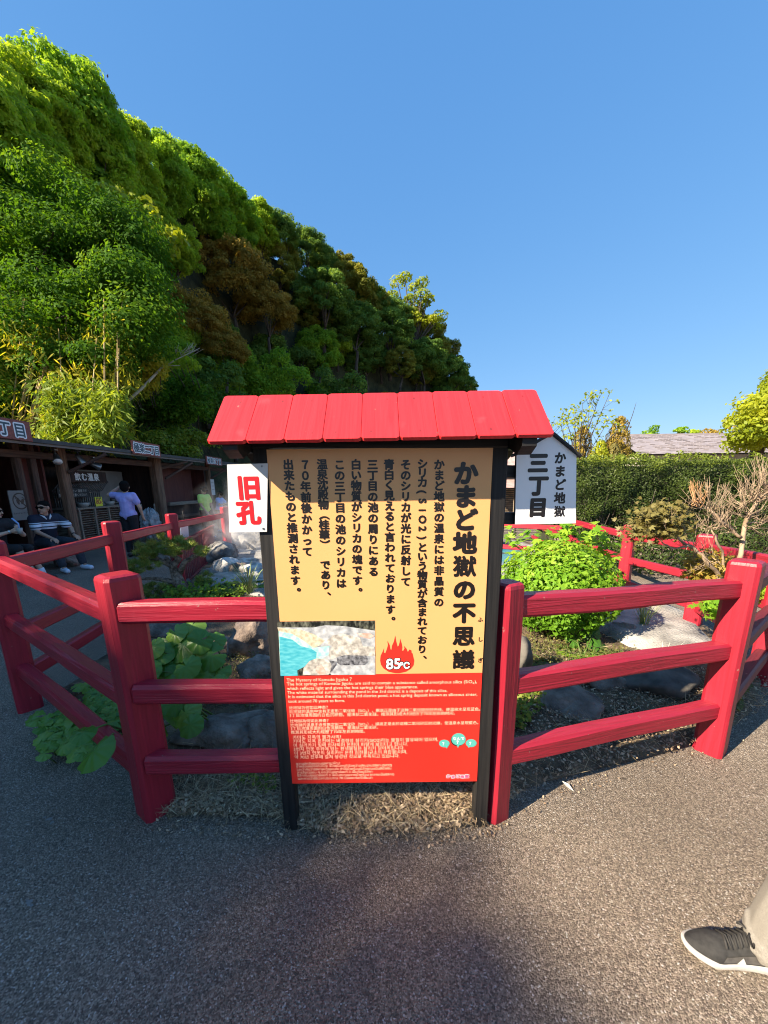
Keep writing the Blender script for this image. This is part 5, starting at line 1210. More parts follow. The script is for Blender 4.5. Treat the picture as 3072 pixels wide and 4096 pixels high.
def person(label, group, J, skin, top, top_mat, legs_mat, hair, loc, rz, s=1.0, girth=1.0, shoes='shoe_white', socks=False, short=False, sleeve=.62, bare=False, face=None, hands=(.5, .5), vox=.008, glasses=False, rzn=None):
    """J: joint positions in the person's own frame (faces -y, base at the feet)."""
    t = thing('person', label, 'person', loc, rz, group); M = wmat(t); G = girth
    V = {k: Vector(v) for k, v in J.items()}
    fw = V.get('look', Vector((0, -1, 0))); up = V.get('headup', Vector((0, 0, 1)))
    def body(bm):
        capsule(bm, V['pelvis'] + Vector((-.055 * s, 0, 0)), V['pelvis'] + Vector((.055 * s, 0, 0)), .105 * G * s, .105 * G * s)
        capsule(bm, V['pelvis'], V['chest'], .11 * G * s, .125 * G * s)
        capsule(bm, V['shL'] * .55 + V['chest'] * .45, V['shR'] * .55 + V['chest'] * .45, .098 * G * s, .098 * G * s)
        capsule(bm, (V['shL'] + V['shR']) / 2, V['head'] - up * .04 * s, .056 * s, .048 * s)
        for q in 'LR':
            capsule(bm, V['sh' + q], V['el' + q], .047 * G * s, .038 * s); capsule(bm, V['el' + q], V['wr' + q], .037 * s, .025 * s)
            hd = J.get('hand' + q); d = Vector(hd) if hd else (V['wr' + q] - V['el' + q]); nn = J.get('palm' + q, (0, -1, -.3))
            hand(bm, V['wr' + q], d, nn, hands[q == 'R'], s * .95, 1 if q == 'L' else -1)
            capsule(bm, V['hip' + q], V['kn' + q], .084 * G * s, .056 * s); capsule(bm, V['kn' + q], V['an' + q], .055 * s, .036 * s)
            capsule(bm, V['an' + q], V['toe' + q], .036 * s, .030 * s)
        head_parts(bm, V['head'], fw, up, s)
    fuse('body', body, vox, skin, t, 3, matrix=M)
    def shirt(bm):
        e = .014 * s
        capsule(bm, V['pelvis'] + Vector((0, 0, .02)) + Vector((-.05 * s, 0, 0)), V['pelvis'] + Vector((.05 * s, 0, .02)), .112 * G * s + e, .112 * G * s + e)
        capsule(bm, V['pelvis'], V['chest'], .118 * G * s + e, .128 * G * s + e); capsule(bm, V['shL'] * .6 + V['chest'] * .4, V['shR'] * .6 + V['chest'] * .4, .098 * G * s + e, .098 * G * s + e)
        capsule(bm, V['shL'], V['shR'], .052 * G * s + e, .052 * G * s + e)
        for q in 'LR':
            c = V['sh' + q].lerp(V['el' + q], sleeve); capsule(bm, V['sh' + q], c, .052 * G * s + e, .058 * G * s + e)
    sh = fuse(top, shirt, .011, top_mat, t, 5, matrix=M)
    def trousers(bm):
        e = .012 * s
        capsule(bm, V['pelvis'] + Vector((-.06 * s, 0, -.02)), V['pelvis'] + Vector((.06 * s, 0, -.02)), .108 * G * s + e, .108 * G * s + e)
        for q in 'LR':
            capsule(bm, V['hip' + q], V['kn' + q], .090 * G * s + e, .062 * s + e)
            if not short: capsule(bm, V['kn' + q], V['kn' + q].lerp(V['an' + q], .86), .060 * s + e, .052 * s + e)
    fuse('shorts' if short else 'trousers', trousers, .011, legs_mat, t, 5, matrix=M)
    for q in 'LR':
        def shoe(bm):
            a, b = V['an' + q], V['toe' + q]; d = (b - a); d.z = 0; d.normalize()
            h0 = Vector((a.x, a.y, b.z)) - d * .035 * s
            capsule(bm, h0 + Vector((0, 0, .012)), b + d * .035 * s + Vector((0, 0, .004)), .046 * s, .042 * s); capsule(bm, Vector((a.x, a.y, b.z + .02)), a - Vector((0, 0, .01)), .046 * s, .046 * s)
        so = fuse('shoe', shoe, .009, shoes, t, 4, matrix=M)
        if socks:
            m = MB(); m.tube([M @ (V['an' + q] + Vector((0, 0, .0))), M @ (V['an' + q].lerp(V['kn' + q], .24))], [.047 * s, .052 * s], 12); m.build('sock', 'cloth_white', t)
    f = fw.normalized(); sd = f.cross(up).normalized(); u2 = sd.cross(f); rot = Matrix((sd, f, u2)).transposed(); h = V['head']
    def hairf(bm):
        if hair == 'short':
            ellipsoid(bm, h + u2 * .038 * s - f * .020 * s, (.094 * s, .104 * s, .094 * s), rot); ellipsoid(bm, h - u2 * .008 * s - f * .046 * s, (.086 * s, .072 * s, .105 * s), rot)
        elif hair == 'crop':
            ellipsoid(bm, h + u2 * .042 * s - f * .014 * s, (.079 * s, .093 * s, .082 * s), rot); ellipsoid(bm, h + u2 * .010 * s - f * .045 * s, (.072 * s, .058 * s, .075 * s), rot)
        elif hair == 'bowl':
            ellipsoid(bm, h + u2 * .045 * s - f * .008 * s, (.090 * s, .104 * s, .088 * s), rot); ellipsoid(bm, h + u2 * .008 * s - f * .040 * s, (.084 * s, .070 * s, .085 * s), rot)
            capsule(bm, h + u2 * .055 * s + f * .075 * s - sd * .045 * s, h + u2 * .055 * s + f * .075 * s + sd * .045 * s, .026 * s, .026 * s)
        else:                                               # tied back
            ellipsoid(bm, h + u2 * .034 * s - f * .022 * s, (.083 * s, .094 * s, .088 * s), rot); ellipsoid(bm, h - u2 * .02 * s - f * .060 * s, (.070 * s, .055 * s, .085 * s), rot)
            capsule(bm, h - f * .10 * s, h - f * .115 * s - u2 * .12 * s, .035 * s, .018 * s)
    fuse('hair', hairf, .009, 'hair', t, 3, matrix=M)
    m = MB()
    c = h + f * .094 * s - u2 * .062 * s; m.tube([M @ (c - sd * .022 * s), M @ (c + f * .005 * s), M @ (c + sd * .022 * s)], [.004 * s, .008 * s, .004 * s], 6); m.build('mouth', 'lip', t)
    if glasses:
        m = MB()
        for q in (-1, 1):
            c = h + f * .098 * s + u2 * .008 * s + sd * q * .036 * s; pts = []
            for k in range(14):
                a = 6.28318 * k / 14; pts.append(c + sd * .033 * s * math.cos(a) + u2 * .024 * s * math.sin(a) - f * .006 * abs(q * math.cos(a) + 1) * s)
            n = len(pts); back = [p - f * .008 for p in pts]
            m.add([M @ p for p in pts + back], [tuple(range(n)), tuple(reversed(range(n, 2 * n)))] + [(i, i + n, (i + 1) % n + n, (i + 1) % n) for i in range(n)])
            m.tube([M @ (c + sd * q * .03 * s), M @ (h + sd * q * .082 * s + u2 * .014 * s)], .004, 5)
        m.tube([M @ (h + f * .10 * s + u2 * .014 * s - sd * .008), M @ (h + f * .10 * s + u2 * .014 * s + sd * .008)], .005, 5)
        m.build('sunglasses', 'lens_black', t)
    else:
        for q in (-1, 1):
            m = MB(); c = h + f * .086 * s + u2 * .004 * s + sd * q * .032 * s; m.tube([M @ (c - sd * .012 * s), M @ (c + f * .003 * s), M @ (c + sd * .012 * s)], [.003 * s, .007 * s, .003 * s], 6); m.build('eye', 'eye_dark', t)
    return t
def ik(a, b, l1, l2, hint):
    a, b = Vector(a), Vector(b); d = b - a; L = min(d.length, (l1 + l2) * .999); d.normalize()
    x = (l1 * l1 - l2 * l2 + L * L) / (2 * L); h = math.sqrt(max(0, l1 * l1 - x * x)); hv = Vector(hint); hv = (hv - d * hv.dot(d)).normalized()
    return a + d * x + hv * h
def standing(s, wl, wr, hl=(.4, .3, -.4), hr=(-.4, .3, -.4), look=(0, -1, 0), headup=(0, 0, 1), stance=.10, lean=0.0):
    """Joints of a standing person 1.62 m x s tall who faces -y (their left is +x)."""
    J = dict(pelvis=(0, 0, .90), chest=(0, -lean * .5, 1.20), shL=(.165, -lean * .6, 1.325), shR=(-.165, -lean * .6, 1.325), head=(0, -.02 - lean, 1.50),
             hipL=(.085, 0, .86), hipR=(-.085, 0, .86), knL=(stance * .95, -.015, .47), knR=(-stance * .95, -.015, .47), anL=(stance, .02, .075), anR=(-stance, .02, .075), toeL=(stance + .025, -.13, .035), toeR=(-stance - .025, -.13, .035))
    J = {k: tuple(Vector(v) * s) for k, v in J.items()}
    J['wrL'], J['wrR'] = tuple(Vector(wl) * s), tuple(Vector(wr) * s)
    J['elL'] = tuple(ik(J['shL'], J['wrL'], .27 * s, .245 * s, hl)); J['elR'] = tuple(ik(J['shR'], J['wrR'], .27 * s, .245 * s, hr))
    J['look'] = look; J['headup'] = headup; return J
# the woman in lavender, her back to the path, one hand at her hair
J = standing(.97, (.10, -.06, 1.53), (-.20, -.16, .86), hl=(1, -.2, -.1), hr=(-.6, .5, 0), look=(.35, -.9, -.1), stance=.085)
J['elL'] = (.385, -.04, 1.30); J['handL'] = (-.7, .05, .55); J['palmL'] = (-.5, 0, -.6)
fixed = Vector(J['elL'])
w = person('woman in a lavender T-shirt and black trousers with a hand raised to her hair', 'people at the sheds', J, 'skin_pale', 'tshirt', 'cloth_lavender', 'cloth_black', 'short', (-5.33, 8.14, 0), R(178), .97, 1.0, 'shoe_black', socks=True, sleeve=.55, hands=(1.1, .7))
# the man on the bench
def seated(s, wl, wr, look, seat=.50, knl=None, knr=None, anl=None, anr=None, lean=.06, hl=(.6, .3, -.3), hr=(-.6, .3, -.3)):
    J = dict(pelvis=(0, .02, seat + .06), chest=(0, -lean * .4, seat + .35), shL=(.175, -lean, seat + .475), shR=(-.175, -lean, seat + .475), head=(0, -lean - .03, seat + .655),
             hipL=(.09, 0, seat + .04), hipR=(-.09, 0, seat + .04))
    kl, kr = Vector(knl or (.16, -.40, seat + .05)), Vector(knr or (-.16, -.40, seat + .05)); al, ar = Vector(anl or (.17, -.40, .08)), Vector(anr or (-.17, -.40, .08))
    J.update(knL=kl, knR=kr, anL=al, anR=ar)
    for q, a in (('L', al), ('R', ar)): J['toe' + q] = a + Vector((.02 if q == 'L' else -.02, -.145, -.042))
    J['wrL'], J['wrR'] = wl, wr; J['elL'] = ik(J['shL'], wl, .275, .25, hl); J['elR'] = ik(J['shR'], wr, .275, .25, hr); J['look'] = look
    return {k: tuple(v) for k, v in J.items()}
face_path = R(90 - 28)                                        # seated figures face the path, turned a little to the camera
J = seated(1.0, (.24, -.40, .62), (-.10, -.42, .60), (-.95, -.5, -.02), seat=.455, knl=(.22, -.42, .50), knr=(-.10, -.44, .50), anl=(.26, -.50, .08), anr=(-.06, -.52, .08))
J['handL'] = (.1, -.9, -.35); J['handR'] = (.2, -.9, -.35); J['palmL'] = (0, 0, -1); J['palmR'] = (0, 0, -1)
man = person('seated man in sunglasses and a navy polo shirt with pale stripes', 'people at the sheds', J, 'skin', 'polo_shirt', 'cloth_stripe', 'cloth_jean', 'crop', (-6.02, 6.88, 0), face_path, 1.0, 1.13, 'shoe_white', sleeve=.66, glasses=True, hands=(.5, .5), vox=.0075)
M = wmat(man); m = MB(); a, b = Vector(J['wrL']), Vector(J['elL']); d = (b - a).normalized(); m.tube([M @ (a + d * .012), M @ (a + d * .036)], .033, 14); m.build('wristband', 'cloth_black', man)
m = MB()
for q in (-1, 1): c = Vector(J['head']) + Vector((q * .05, -.05, -.15)); m.tube([M @ (c + Vector((q * .03, .06, .03))), M @ (c + Vector((0, -.01, 0))), M @ (c + Vector((-q * .03, -.03, -.05)))], [.010, .014, .008], 6)
m.build('collar', 'cloth_white', man)
J = seated(1.0, (.06, -.34, .83), (-.02, -.36, .80), (.55, -.85, -.12), seat=.455, knl=(.12, -.42, .52), knr=(-.06, -.46, .54), anl=(.20, -.50, .08), anr=(.05, -.56, .08), lean=.05, hl=(.7, .1, -.8), hr=(-.8, .1, -.6))
J['handL'] = (-.2, -.9, .4); J['handR'] = (.3, -.9, .3); J['palmL'] = (-.9, 0, .1); J['palmR'] = (.9, 0, .1)
girl = person('young woman in black clothes and sunglasses lifting a cup with a straw', 'people at the sheds', J, 'skin_pale', 'top', 'cloth_black', 'cloth_black', 'tied', (-6.03, 5.98, 0), R(90 - 12), .96, .92, 'shoe_black', short=True, sleeve=.40, glasses=True, socks=True, hands=(1.0, 1.0), vox=.0075)
M = wmat(girl); m = MB(); a, b = Vector(J['wrR']), Vector(J['elR']); d = (b - a).normalized(); m.tube([M @ (a + d * .012), M @ (a + d * .036)], .030, 14); m.build('wristwatch', 'watch', girl)
cp = M @ Vector((.02, -.47, .80)); cup = thing('drink_cup', 'pale cup with a blue-white straw held up by the woman in black', 'cup', cp)
m = MB(); m.tube([cp + Vector((0, 0, -.04)), cp + Vector((0, 0, .05))], [.030, .040], 14); m.build('cup_body', 'bowl', cup)
m = MB(); m.tube([cp + Vector((0, 0, .02)), cp + Vector((.02, -.02, .12)), cp + Vector((-.05, -.03, .20))], .011, 8); m.build('straw', 'cloth_blue', cup)
# two children at the rail
J = standing(.90, (.16, -.16, .86), (-.14, -.18, .86), look=(0, -.80, -.62), headup=(0, -.5, .86), hl=(.6, .5, 0), hr=(-.6, .5, 0))
person('boy in a lime green T-shirt looking down over the path rail', 'people at the sheds', J, 'skin', 'tshirt', 'cloth_lime', 'cloth_black', 'bowl', (-5.02, 11.0, 0), R(68), .92, 1.0, 'shoe_white', sleeve=.6, hands=(.6, .6))
J = standing(.80, (.10, -.34, 1.16), (-.06, -.36, 1.14), look=(0, -.80, -.6), headup=(0, -.5, .86), lean=.10, hl=(.7, .2, -.6), hr=(-.7, .2, -.6))
person('small child in a light blue top leaning on the rail with both hands', 'people at the sheds', J, 'skin', 'tshirt', 'cloth_blue', 'cloth_black', 'bowl', (-5.40, 12.85, 0), R(80), .80, 1.0, 'shoe_white', sleeve=.6, hands=(.7, .7))

# the passer-by whose shoe and trouser leg come into the picture
W = thing('person', 'passer-by seen only as a grey trouser leg and a black running shoe', 'person', (1.19, .84, 0), 0)
def wb(bm):
    z = lambda *a: Vector(a)
    capsule(bm, z(1.40, .86, .98), z(1.40, .96, .98), .12, .12); capsule(bm, z(1.40, .91, .98), z(1.40, .91, 1.30), .13, .14); capsule(bm, z(1.40, .74, 1.42), z(1.40, 1.08, 1.42), .075, .075); capsule(bm, z(1.40, .91, 1.42), z(1.38, .91, 1.56), .06, .055)
    head_parts(bm, z(1.37, .91, 1.66), (-1, 0, 0), (0, 0, 1), 1.05)
    for y, sg in ((.72, 1), (1.10, -1)):
        capsule(bm, z(1.40, y, 1.42), z(1.44, y, 1.14), .05, .042); capsule(bm, z(1.44, y, 1.14), z(1.40, y, .90), .04, .028); hand(bm, z(1.40, y, .90), (-.1, 0, -1), (-1, 0, 0), .4, 1.0, sg)
    capsule(bm, z(1.39, .87, .92), z(1.25, .85, .50), .09, .062); capsule(bm, z(1.25, .85, .50), z(1.135, .85, .10), .058, .036); capsule(bm, z(1.135, .85, .055), z(1.03, .87, .034), .026, .020)
    capsule(bm, z(1.41, .98, .92), z(1.46, .99, .50), .09, .062); capsule(bm, z(1.46, .99, .50), z(1.60, .99, .10), .058, .042); capsule(bm, z(1.60, .99, .055), z(1.48, 1.0, .034), .026, .020)
fuse('body', wb, .009, 'skin', W, 3)
def ws(bm):
    z = lambda *a: Vector(a)
    capsule(bm, z(1.40, .86, .96), z(1.40, .96, .96), .135, .135); capsule(bm, z(1.40, .91, .98), z(1.40, .91, 1.30), .140, .148); capsule(bm, z(1.40, .77, 1.405), z(1.40, 1.05, 1.405), .078, .078)
    for y in (.735, 1.085): capsule(bm, z(1.40, y, 1.40), z(1.43, y + (.01 if y > 1 else -.01), 1.22), .058, .060)
fuse('shirt', ws, .012, 'cloth_blue', W, 5)
bm_seed = random.Random(4)
def wt(bm):
    z = lambda *a: Vector(a)
    capsule(bm, z(1.40, .86, .94), z(1.40, .96, .94), .13, .13)
    pts = [(1.39, .87, .92, .108), (1.31, .86, .70, .092), (1.245, .855, .50, .082), (1.190, .85, .36, .074), (1.158, .85, .24, .071), (1.142, .852, .15, .073), (1.140, .855, .10, .076)]
    for a, b in zip(pts, pts[1:]): capsule(bm, a[:3], b[:3], a[3], b[3])
    for k in range(16):                                       # folds of cloth, slanting round the shin and bunching above the hem
        q = bm_seed.uniform(1.8, 5.4); h = .09 + .45 * bm_seed.random() ** 1.6; c = z(1.142 + (h - .1) * .20, .852, h); r = .068 + .004 * (h < .2); sl = bm_seed.uniform(-.05, .05); pv = None
        for j in range(6):
            u = q + j * .26; w_ = c + z(math.cos(u) * r, math.sin(u) * r, sl * (j / 5 - .5) * 2 - .012 * math.sin(j / 5 * math.pi))
            if pv is not None: capsule(bm, pv, w_, .0125 if 0 < j < 5 else .007, .0125 if j < 4 else .006, 8, 3)
            pv = w_
    pv = None
    for j in range(15):                                       # turned hem
        u = j / 14 * 6.2832; w_ = z(1.140 + math.cos(u) * .076, .855 + math.sin(u) * .076, .066 + .008 * math.sin(u * 2))
        if pv is not None: capsule(bm, pv, w_, .011, .011, 8, 3)
        pv = w_
    pts = [(1.41, .98, .92, .108), (1.46, .99, .50, .082), (1.54, .99, .26, .072), (1.60, .99, .10, .076)]
    for a, b in zip(pts, pts[1:]): capsule(bm, a[:3], b[:3], a[3], b[3])
fuse('trousers', wt, .0055, 'cloth_grey', W, 3, cut=[(Vector((0, 0, .048)), Vector((0, 0, -1)))])
def wh(bm): ellipsoid(bm, (1.388, .91, 1.715), (.094, .083, .078)); ellipsoid(bm, (1.425, .91, 1.672), (.056, .076, .078))
fuse('hair', wh, .009, 'hair', W, 3)
for sg in (-1, 1): m = MB(); c = Vector((1.37 - .092, .91 + sg * .034, 1.664)); m.tube([c + Vector((0, -.012, 0)), c + Vector((-.003, 0, 0)), c + Vector((0, .012, 0))], [.003, .007, .003], 6); m.build('eye', 'eye_dark', W)
m = MB(); c = Vector((1.37 - .098, .91, 1.595)); m.tube([c + Vector((.004, -.024, 0)), c + Vector((-.003, 0, 0)), c + Vector((.004, .024, 0))], [.004, .008, .004], 6); m.build('mouth', 'lip', W)
def running_shoe(x_toe, y, yaw, parent, L=.285):
    """Toe towards -x; a sole with rocker and foxing line, an upper with toe box, laces and collar."""
    T = Matrix.Translation((x_toe, y, 0)) @ Matrix.Rotation(yaw, 4, 'Z')
    def width(t): return .037 + .014 * math.sin(min(1, t / .42) * math.pi / 2) * (1 if t < .42 else 1) - .010 * max(0, (t - .42) / .58) ** 1.1 if t > .02 else .02
    n = 26; st = 22
    def sect(t):                                              # t from toe 0 to heel 1
        x = t * L; w = (.047 * min(1, (t / .26)) ** .40 if t < .26 else .047 - .009 * math.sin((t - .26) / .74 * math.pi) + .000) * (1 if t < .9 else math.sqrt(max(0.02, 1 - ((t - .9) / .105) ** 2)))
        off = .006 * math.sin(t * math.pi); return x, max(w, .004), off
    sole = MB(); up_ = MB(); vs = []; vu = []
    def zb(t): return .002 + .026 * max(0, (.26 - t) / .26) ** 1.6 + .010 * max(0, (t - .88) / .12) ** 2
    def zt(t): return .026 + .018 * max(0, (.30 - t) / .30) ** 1.4 + .014 * max(0, (t - .35) / .65) ** 1.2
    def ztop(t):
        if t < .38: return zt(t) + .028 * math.sin(min(1, t / .30) * math.pi / 2) ** .8 + .016 * max(0, (t - .12) / .26)
        if t < .62: return .098 - (.62 - t) * .135
        return .098 + .006 * math.sin((t - .62) / .38 * math.pi) - .004
    ts = [0.0, .012, .03] + [.03 + .97 * (i + 1) / st for i in range(st)]
    for t in ts:
        x, w, o = sect(t); w = w if t > 0 else .006; ring = []
        for k in range(n):
            q = 6.28318 * k / n; cy = math.cos(q); sz = math.sin(q); hh = (zt(t) - zb(t)) / 2; zc = (zt(t) + zb(t)) / 2
            yy = (w + .004) * math.copysign(abs(cy) ** .35, cy); ring.append((x, yy + o, zc + hh * math.copysign(abs(sz) ** .5, sz)))
        vs += ring
        ring = []; h = max(.004, ztop(t) - zt(t) + .006)
        for k in range(n):
            q = 6.28318 * k / n; cy = math.cos(q); sz = max(-.25, math.sin(q)); taper = 1 - .45 * max(0, sz) ** 1.6 * (1 if t > .3 else .7)
            ring.append((x + .004, (w) * taper * math.copysign(abs(cy) ** .75, cy) + o, zt(t) - .006 + h * (abs(sz) ** .85 * (1 if sz > 0 else -.1))))
        vu += ring
    F = [(i * n + k, i * n + (k + 1) % n, (i + 1) * n + (k + 1) % n, (i + 1) * n + k) for i in range(len(ts) - 1) for k in range(n)] + [tuple(reversed(range(n))), tuple(range((len(ts) - 1) * n, len(ts) * n))]
    sole.add(vs, F, 0, True); up_.add(vu, F, 0, True)
    sh = up_.build('shoe', 'shoe_black', parent, wmat(parent) if False else T)
    sole.build('sole', 'shoe_sole', sh, T)
    m = MB()
    for i in range(6):
        t = .36 + i * .045; x, w, o = sect(t); z = ztop(t)
        m.tube([(x, -w * .62 + o, z - .012), (x + .004, 0 + o, z + .004), (x + .012, w * .62 + o, z - .012)], .0034, 6)
        m.tube([(x, w * .62 + o, z - .012), (x + .008, 0 + o, z + .006), (x + .012, -w * .62 + o, z - .012)], .0030, 6)
    x, w, o = sect(.60); z = ztop(.6)
    for sg in (-1, 1): m.tube([(x, o, z + .006), (x - .02, o + sg * .02, z + .012), (x - .012, o + sg * .034, z - .008), (x + .006, o + sg * .012, z + .004)], .0028, 6)
    m.build('lace', 'shoe_black', sh, T)
    m = MB()                                                  # paler side panel and toe overlay
    for sg in (-1,):
        pts = []
        for t in (.30, .38, .46, .54, .62, .70, .80):
            x, w, o = sect(t); pts.append((x, sg * (w + .0005) + o, zt(t) + .003)); 
        up2 = []
        for t in (.80, .70, .62, .54, .46, .40, .34):
            x, w, o = sect(t); up2.append((x, sg * (w * .90) + o, zt(t) + (ztop(t) - zt(t)) * .42))
        k = len(pts); m.add(pts + up2, [(i, i + 1, 2 * k - 2 - i, 2 * k - 1 - i) for i in range(k - 1)])
        x, w, o = sect(.47); m.add([(x - .012, sg * (w + .004) + o, .031), (x + .012, sg * (w + .004) + o, .032), (x + .003, sg * (w + .001) + o, .052)], [(0, 1, 2)], 1)
    m.build('side_panel', ['shoe_panel', 'shoe_sole'], sh, T)
    return sh
running_shoe(.900, .893, R(-10), W); running_shoe(1.36, 1.005, R(-3), W)
# ------------------------------------------------------------------ hedge, garden planting, rocks
rng = np.random.default_rng(41)
hg = thing('hedge', 'long clipped green hedge with a sunlit yellow-green top and bare twiggy foot', 'hedge', (7, 8, 0))
HX0, HX1 = 3.3, 13.5
def hedge_y(x): return 7.35 + (x - 3.3) * .04
def hedge_leaves(n, face):
    x = HX0 + (HX1 - HX0) * rng.random(n); wob = np.array([noise.noise(Vector((a * .9, 3, 0))) for a in x]); wob2 = np.array([noise.noise(Vector((a * 3.1, 8, 0))) for a in x])
    y0 = hedge_y(x)
    if face == 'front':
        z = .25 + 1.55 * rng.random(n) ** .85
        lump = np.array([noise.noise(Vector((a * 2.2, 0, b * 2.6))) for a, b in zip(x, z)])
        y = y0 - .16 * lump - .16 * np.clip((z - .4), 0, 1) + rng.random(n) ** 2 * .28
        N = np.stack([rng.normal(size=n) * .6, -1 + 0 * x, .55 + rng.normal(size=n) * .5], 1)
        ti = .24 + .30 * lump + .22 * rng.random(n) + .22 * np.clip((z - 1.3) / .5, 0, 1)  # towards the top the tint lightens, standing in for sun
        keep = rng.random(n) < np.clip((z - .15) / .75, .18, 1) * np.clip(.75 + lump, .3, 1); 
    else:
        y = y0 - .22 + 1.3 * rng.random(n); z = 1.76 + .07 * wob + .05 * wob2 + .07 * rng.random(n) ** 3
        N = np.stack([rng.normal(size=n) * .7, -.3 + rng.normal(size=n) * .6, 1 + 0 * x], 1); ti = .45 + .5 * rng.random(n); keep = np.ones(n, bool)  # top leaves tinted lighter: sunlight put into their colour
    P = np.stack([x, y, z], 1)[keep]; return leaf_arrays(P, N[keep], .038 * (1 + .7 * (rng.random(keep.sum()) - .5)), .5, .2, rng=rng), ti[keep]
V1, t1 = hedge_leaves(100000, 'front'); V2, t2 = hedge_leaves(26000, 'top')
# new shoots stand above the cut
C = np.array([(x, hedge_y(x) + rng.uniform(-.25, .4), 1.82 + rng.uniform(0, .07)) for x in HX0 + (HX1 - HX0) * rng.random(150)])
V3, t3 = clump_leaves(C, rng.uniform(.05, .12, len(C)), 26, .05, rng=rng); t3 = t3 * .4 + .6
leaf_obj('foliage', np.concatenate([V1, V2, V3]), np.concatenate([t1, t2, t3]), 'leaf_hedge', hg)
n = 9000; x = HX0 + (HX1 - HX0) * rng.random(n); z = .15 + .95 * rng.random(n); P = np.stack([x, hedge_y(x) - .05 + .3 * rng.random(n), z], 1)
leaf_obj('dry_foliage', leaf_arrays(P, rng.normal(size=(n, 3)) + np.array([0, -.6, .2]), .06 * rng.uniform(.4, 1.3, n), .3, .2, rng=rng), rng.random(n), 'leaf_twig', hg)
m = MB()
for k in range(230):
    x = HX0 + (HX1 - HX0) * rng.random(); y = hedge_y(x) + rng.uniform(.05, .5); p = Vector((x, y, 0))
    for _ in range(2):
        q = p + Vector((rng.uniform(-.35, .35), rng.uniform(-.3, .05), rng.uniform(.5, 1.3))); m.tube([p, p.lerp(q, .5) + Vector((rng.uniform(-.08, .08), 0, 0)), q], [.014, .010, .004], 5)
m.build('stem', 'bark', hg)
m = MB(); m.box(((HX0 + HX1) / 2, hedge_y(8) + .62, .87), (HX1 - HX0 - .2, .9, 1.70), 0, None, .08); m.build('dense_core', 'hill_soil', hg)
bank = MB()
for i in range(9):
    x = 3.25 + i * .28; 
    for j in range(5): bank.box((x + (j % 2) * .13, 6.95 + (x - 3.3) * .05 + j * .012, .12 + j * .072), (.26 * rng.uniform(.6, 1.05), .10 * rng.uniform(.7, 1.4), .05), 0, Matrix.Rotation(rng.uniform(-.15, .15), 3, 'Z'), .012)
tag(bank.build('dry_stone_wall', 'rock_brown'), 'low dry wall of thin brown stones under the hedge', 'wall')

def conifer(label, p, h, r, mat, n=4200, size=.07):
    t = thing('conifer', label, 'conifer', (p.x, p.y, 0)); u = rng.random(n); z = h * (.12 + .88 * u); a = rng.random(n) * 6.2832
    lob = 1 + .22 * np.sin(a * 5 + z * 6) + .16 * np.sin(z * 15 + a * 3)
    rr = r * np.sqrt(np.clip(1 - u, 0, 1)) * .95 * lob * (1 - .3 * rng.random(n) ** 2) + .02
    P = np.stack([p.x + rr * np.cos(a), p.y + rr * np.sin(a), z], 1); N = np.stack([np.cos(a), np.sin(a), .5 + 0 * a], 1) + rng.normal(size=(n, 3)) * .5
    V = leaf_arrays(P, N, size * (1 + .5 * (rng.random(n) - .5)), .35, .1, rng=rng, tang=np.stack([np.cos(a) * .4, np.sin(a) * .4, 1 + 0 * a], 1)); leaf_obj('foliage', V, .2 + .5 * rng.random(n) + .25 * u, mat, t)
    m = MB(); m.tube([(p.x, p.y, 0), (p.x, p.y, h * .8)], [.06, .015], 6); m.build('trunk', 'bark', t)
conifer('taller golden conifer beyond the hedge next to the long roof', at(2480, 1700, 9.6), 2.92, .52, 'leaf_gold', 5200)
conifer('pointed green-gold conifer between the white house-shaped board and the golden one', at(2335, 1700, 9.6), 2.72, .50, 'leaf_gold', 4600)
conifer('low bushy yellow-green conifer just above the hedge', at(2400, 1800, 9.0), 2.32, .42, 'leaf_yellowgreen', 3200)
conifer('small dull golden conifer in front of the taller golden one', at(2455, 1800, 9.0), 2.25, .40, 'leaf_dull', 3000)
ws = thing('young_tree', 'thin wispy tree with sparse leaves against the sky', 'tree', at(2300, 1880, 9.4))
m = MB(); tips = []; b0 = at(2310, 1900, 9.4)
for x, y, dx, dy in [(2240, 1690, -50, -40), (2290, 1690, -30, -60), (2330, 1610, 20, -30), (2360, 1590, 60, -10), (2400, 1580, 60, -10), (2440, 1570, 35, -8), (2300, 1630, -60, 10), (2250, 1640, -60, -5), (2350, 1640, 60, -15), (2390, 1690, 30, -60), (2430, 1690, 20, -40), (2200, 1700, -30, -10), (2470, 1720, 50, -30), (2380, 1650, 70, -45), (2270, 1760, -60, -60)]:
    e = at(x, y, 9.4 + rng.uniform(-.6, .6)); md = b0.lerp(e, .55) + Vector((rng.uniform(-.12, .12), 0, rng.uniform(-.05, .15))); m.tube([b0, b0.lerp(md, .6), md, e], [.022, .016, .010, .004], 5)
    for k in range(5):
        s_ = md.lerp(e, rng.random()); q = s_ + Vector((rng.uniform(-.28, .28), rng.uniform(-.2, .2), rng.uniform(-.05, .3))); m.tube([s_, q], [.005, .002], 4); tips.append(q)
    tips.append(e)
p = at(2505, 1725, 9.4); m.tube([p, at(2530, 1660, 9.4), at(2545, 1610, 9.4)], [.008, .007, .003], 4)
m.build('trunk', 'bark', ws)
T_ = np.array(tips); V, ti = clump_leaves(T_, rng.uniform(.08, .16, len(T_)), 6, .075, rng=rng, squash=.5, up=.6); leaf_obj('foliage', V, ti, 'leaf_yellowgreen', ws)
big = thing('broadleaf_tree', 'large sunlit yellow-green tree cut by the picture edge beyond the long roof', 'tree', (22, 22, 0))
C = []
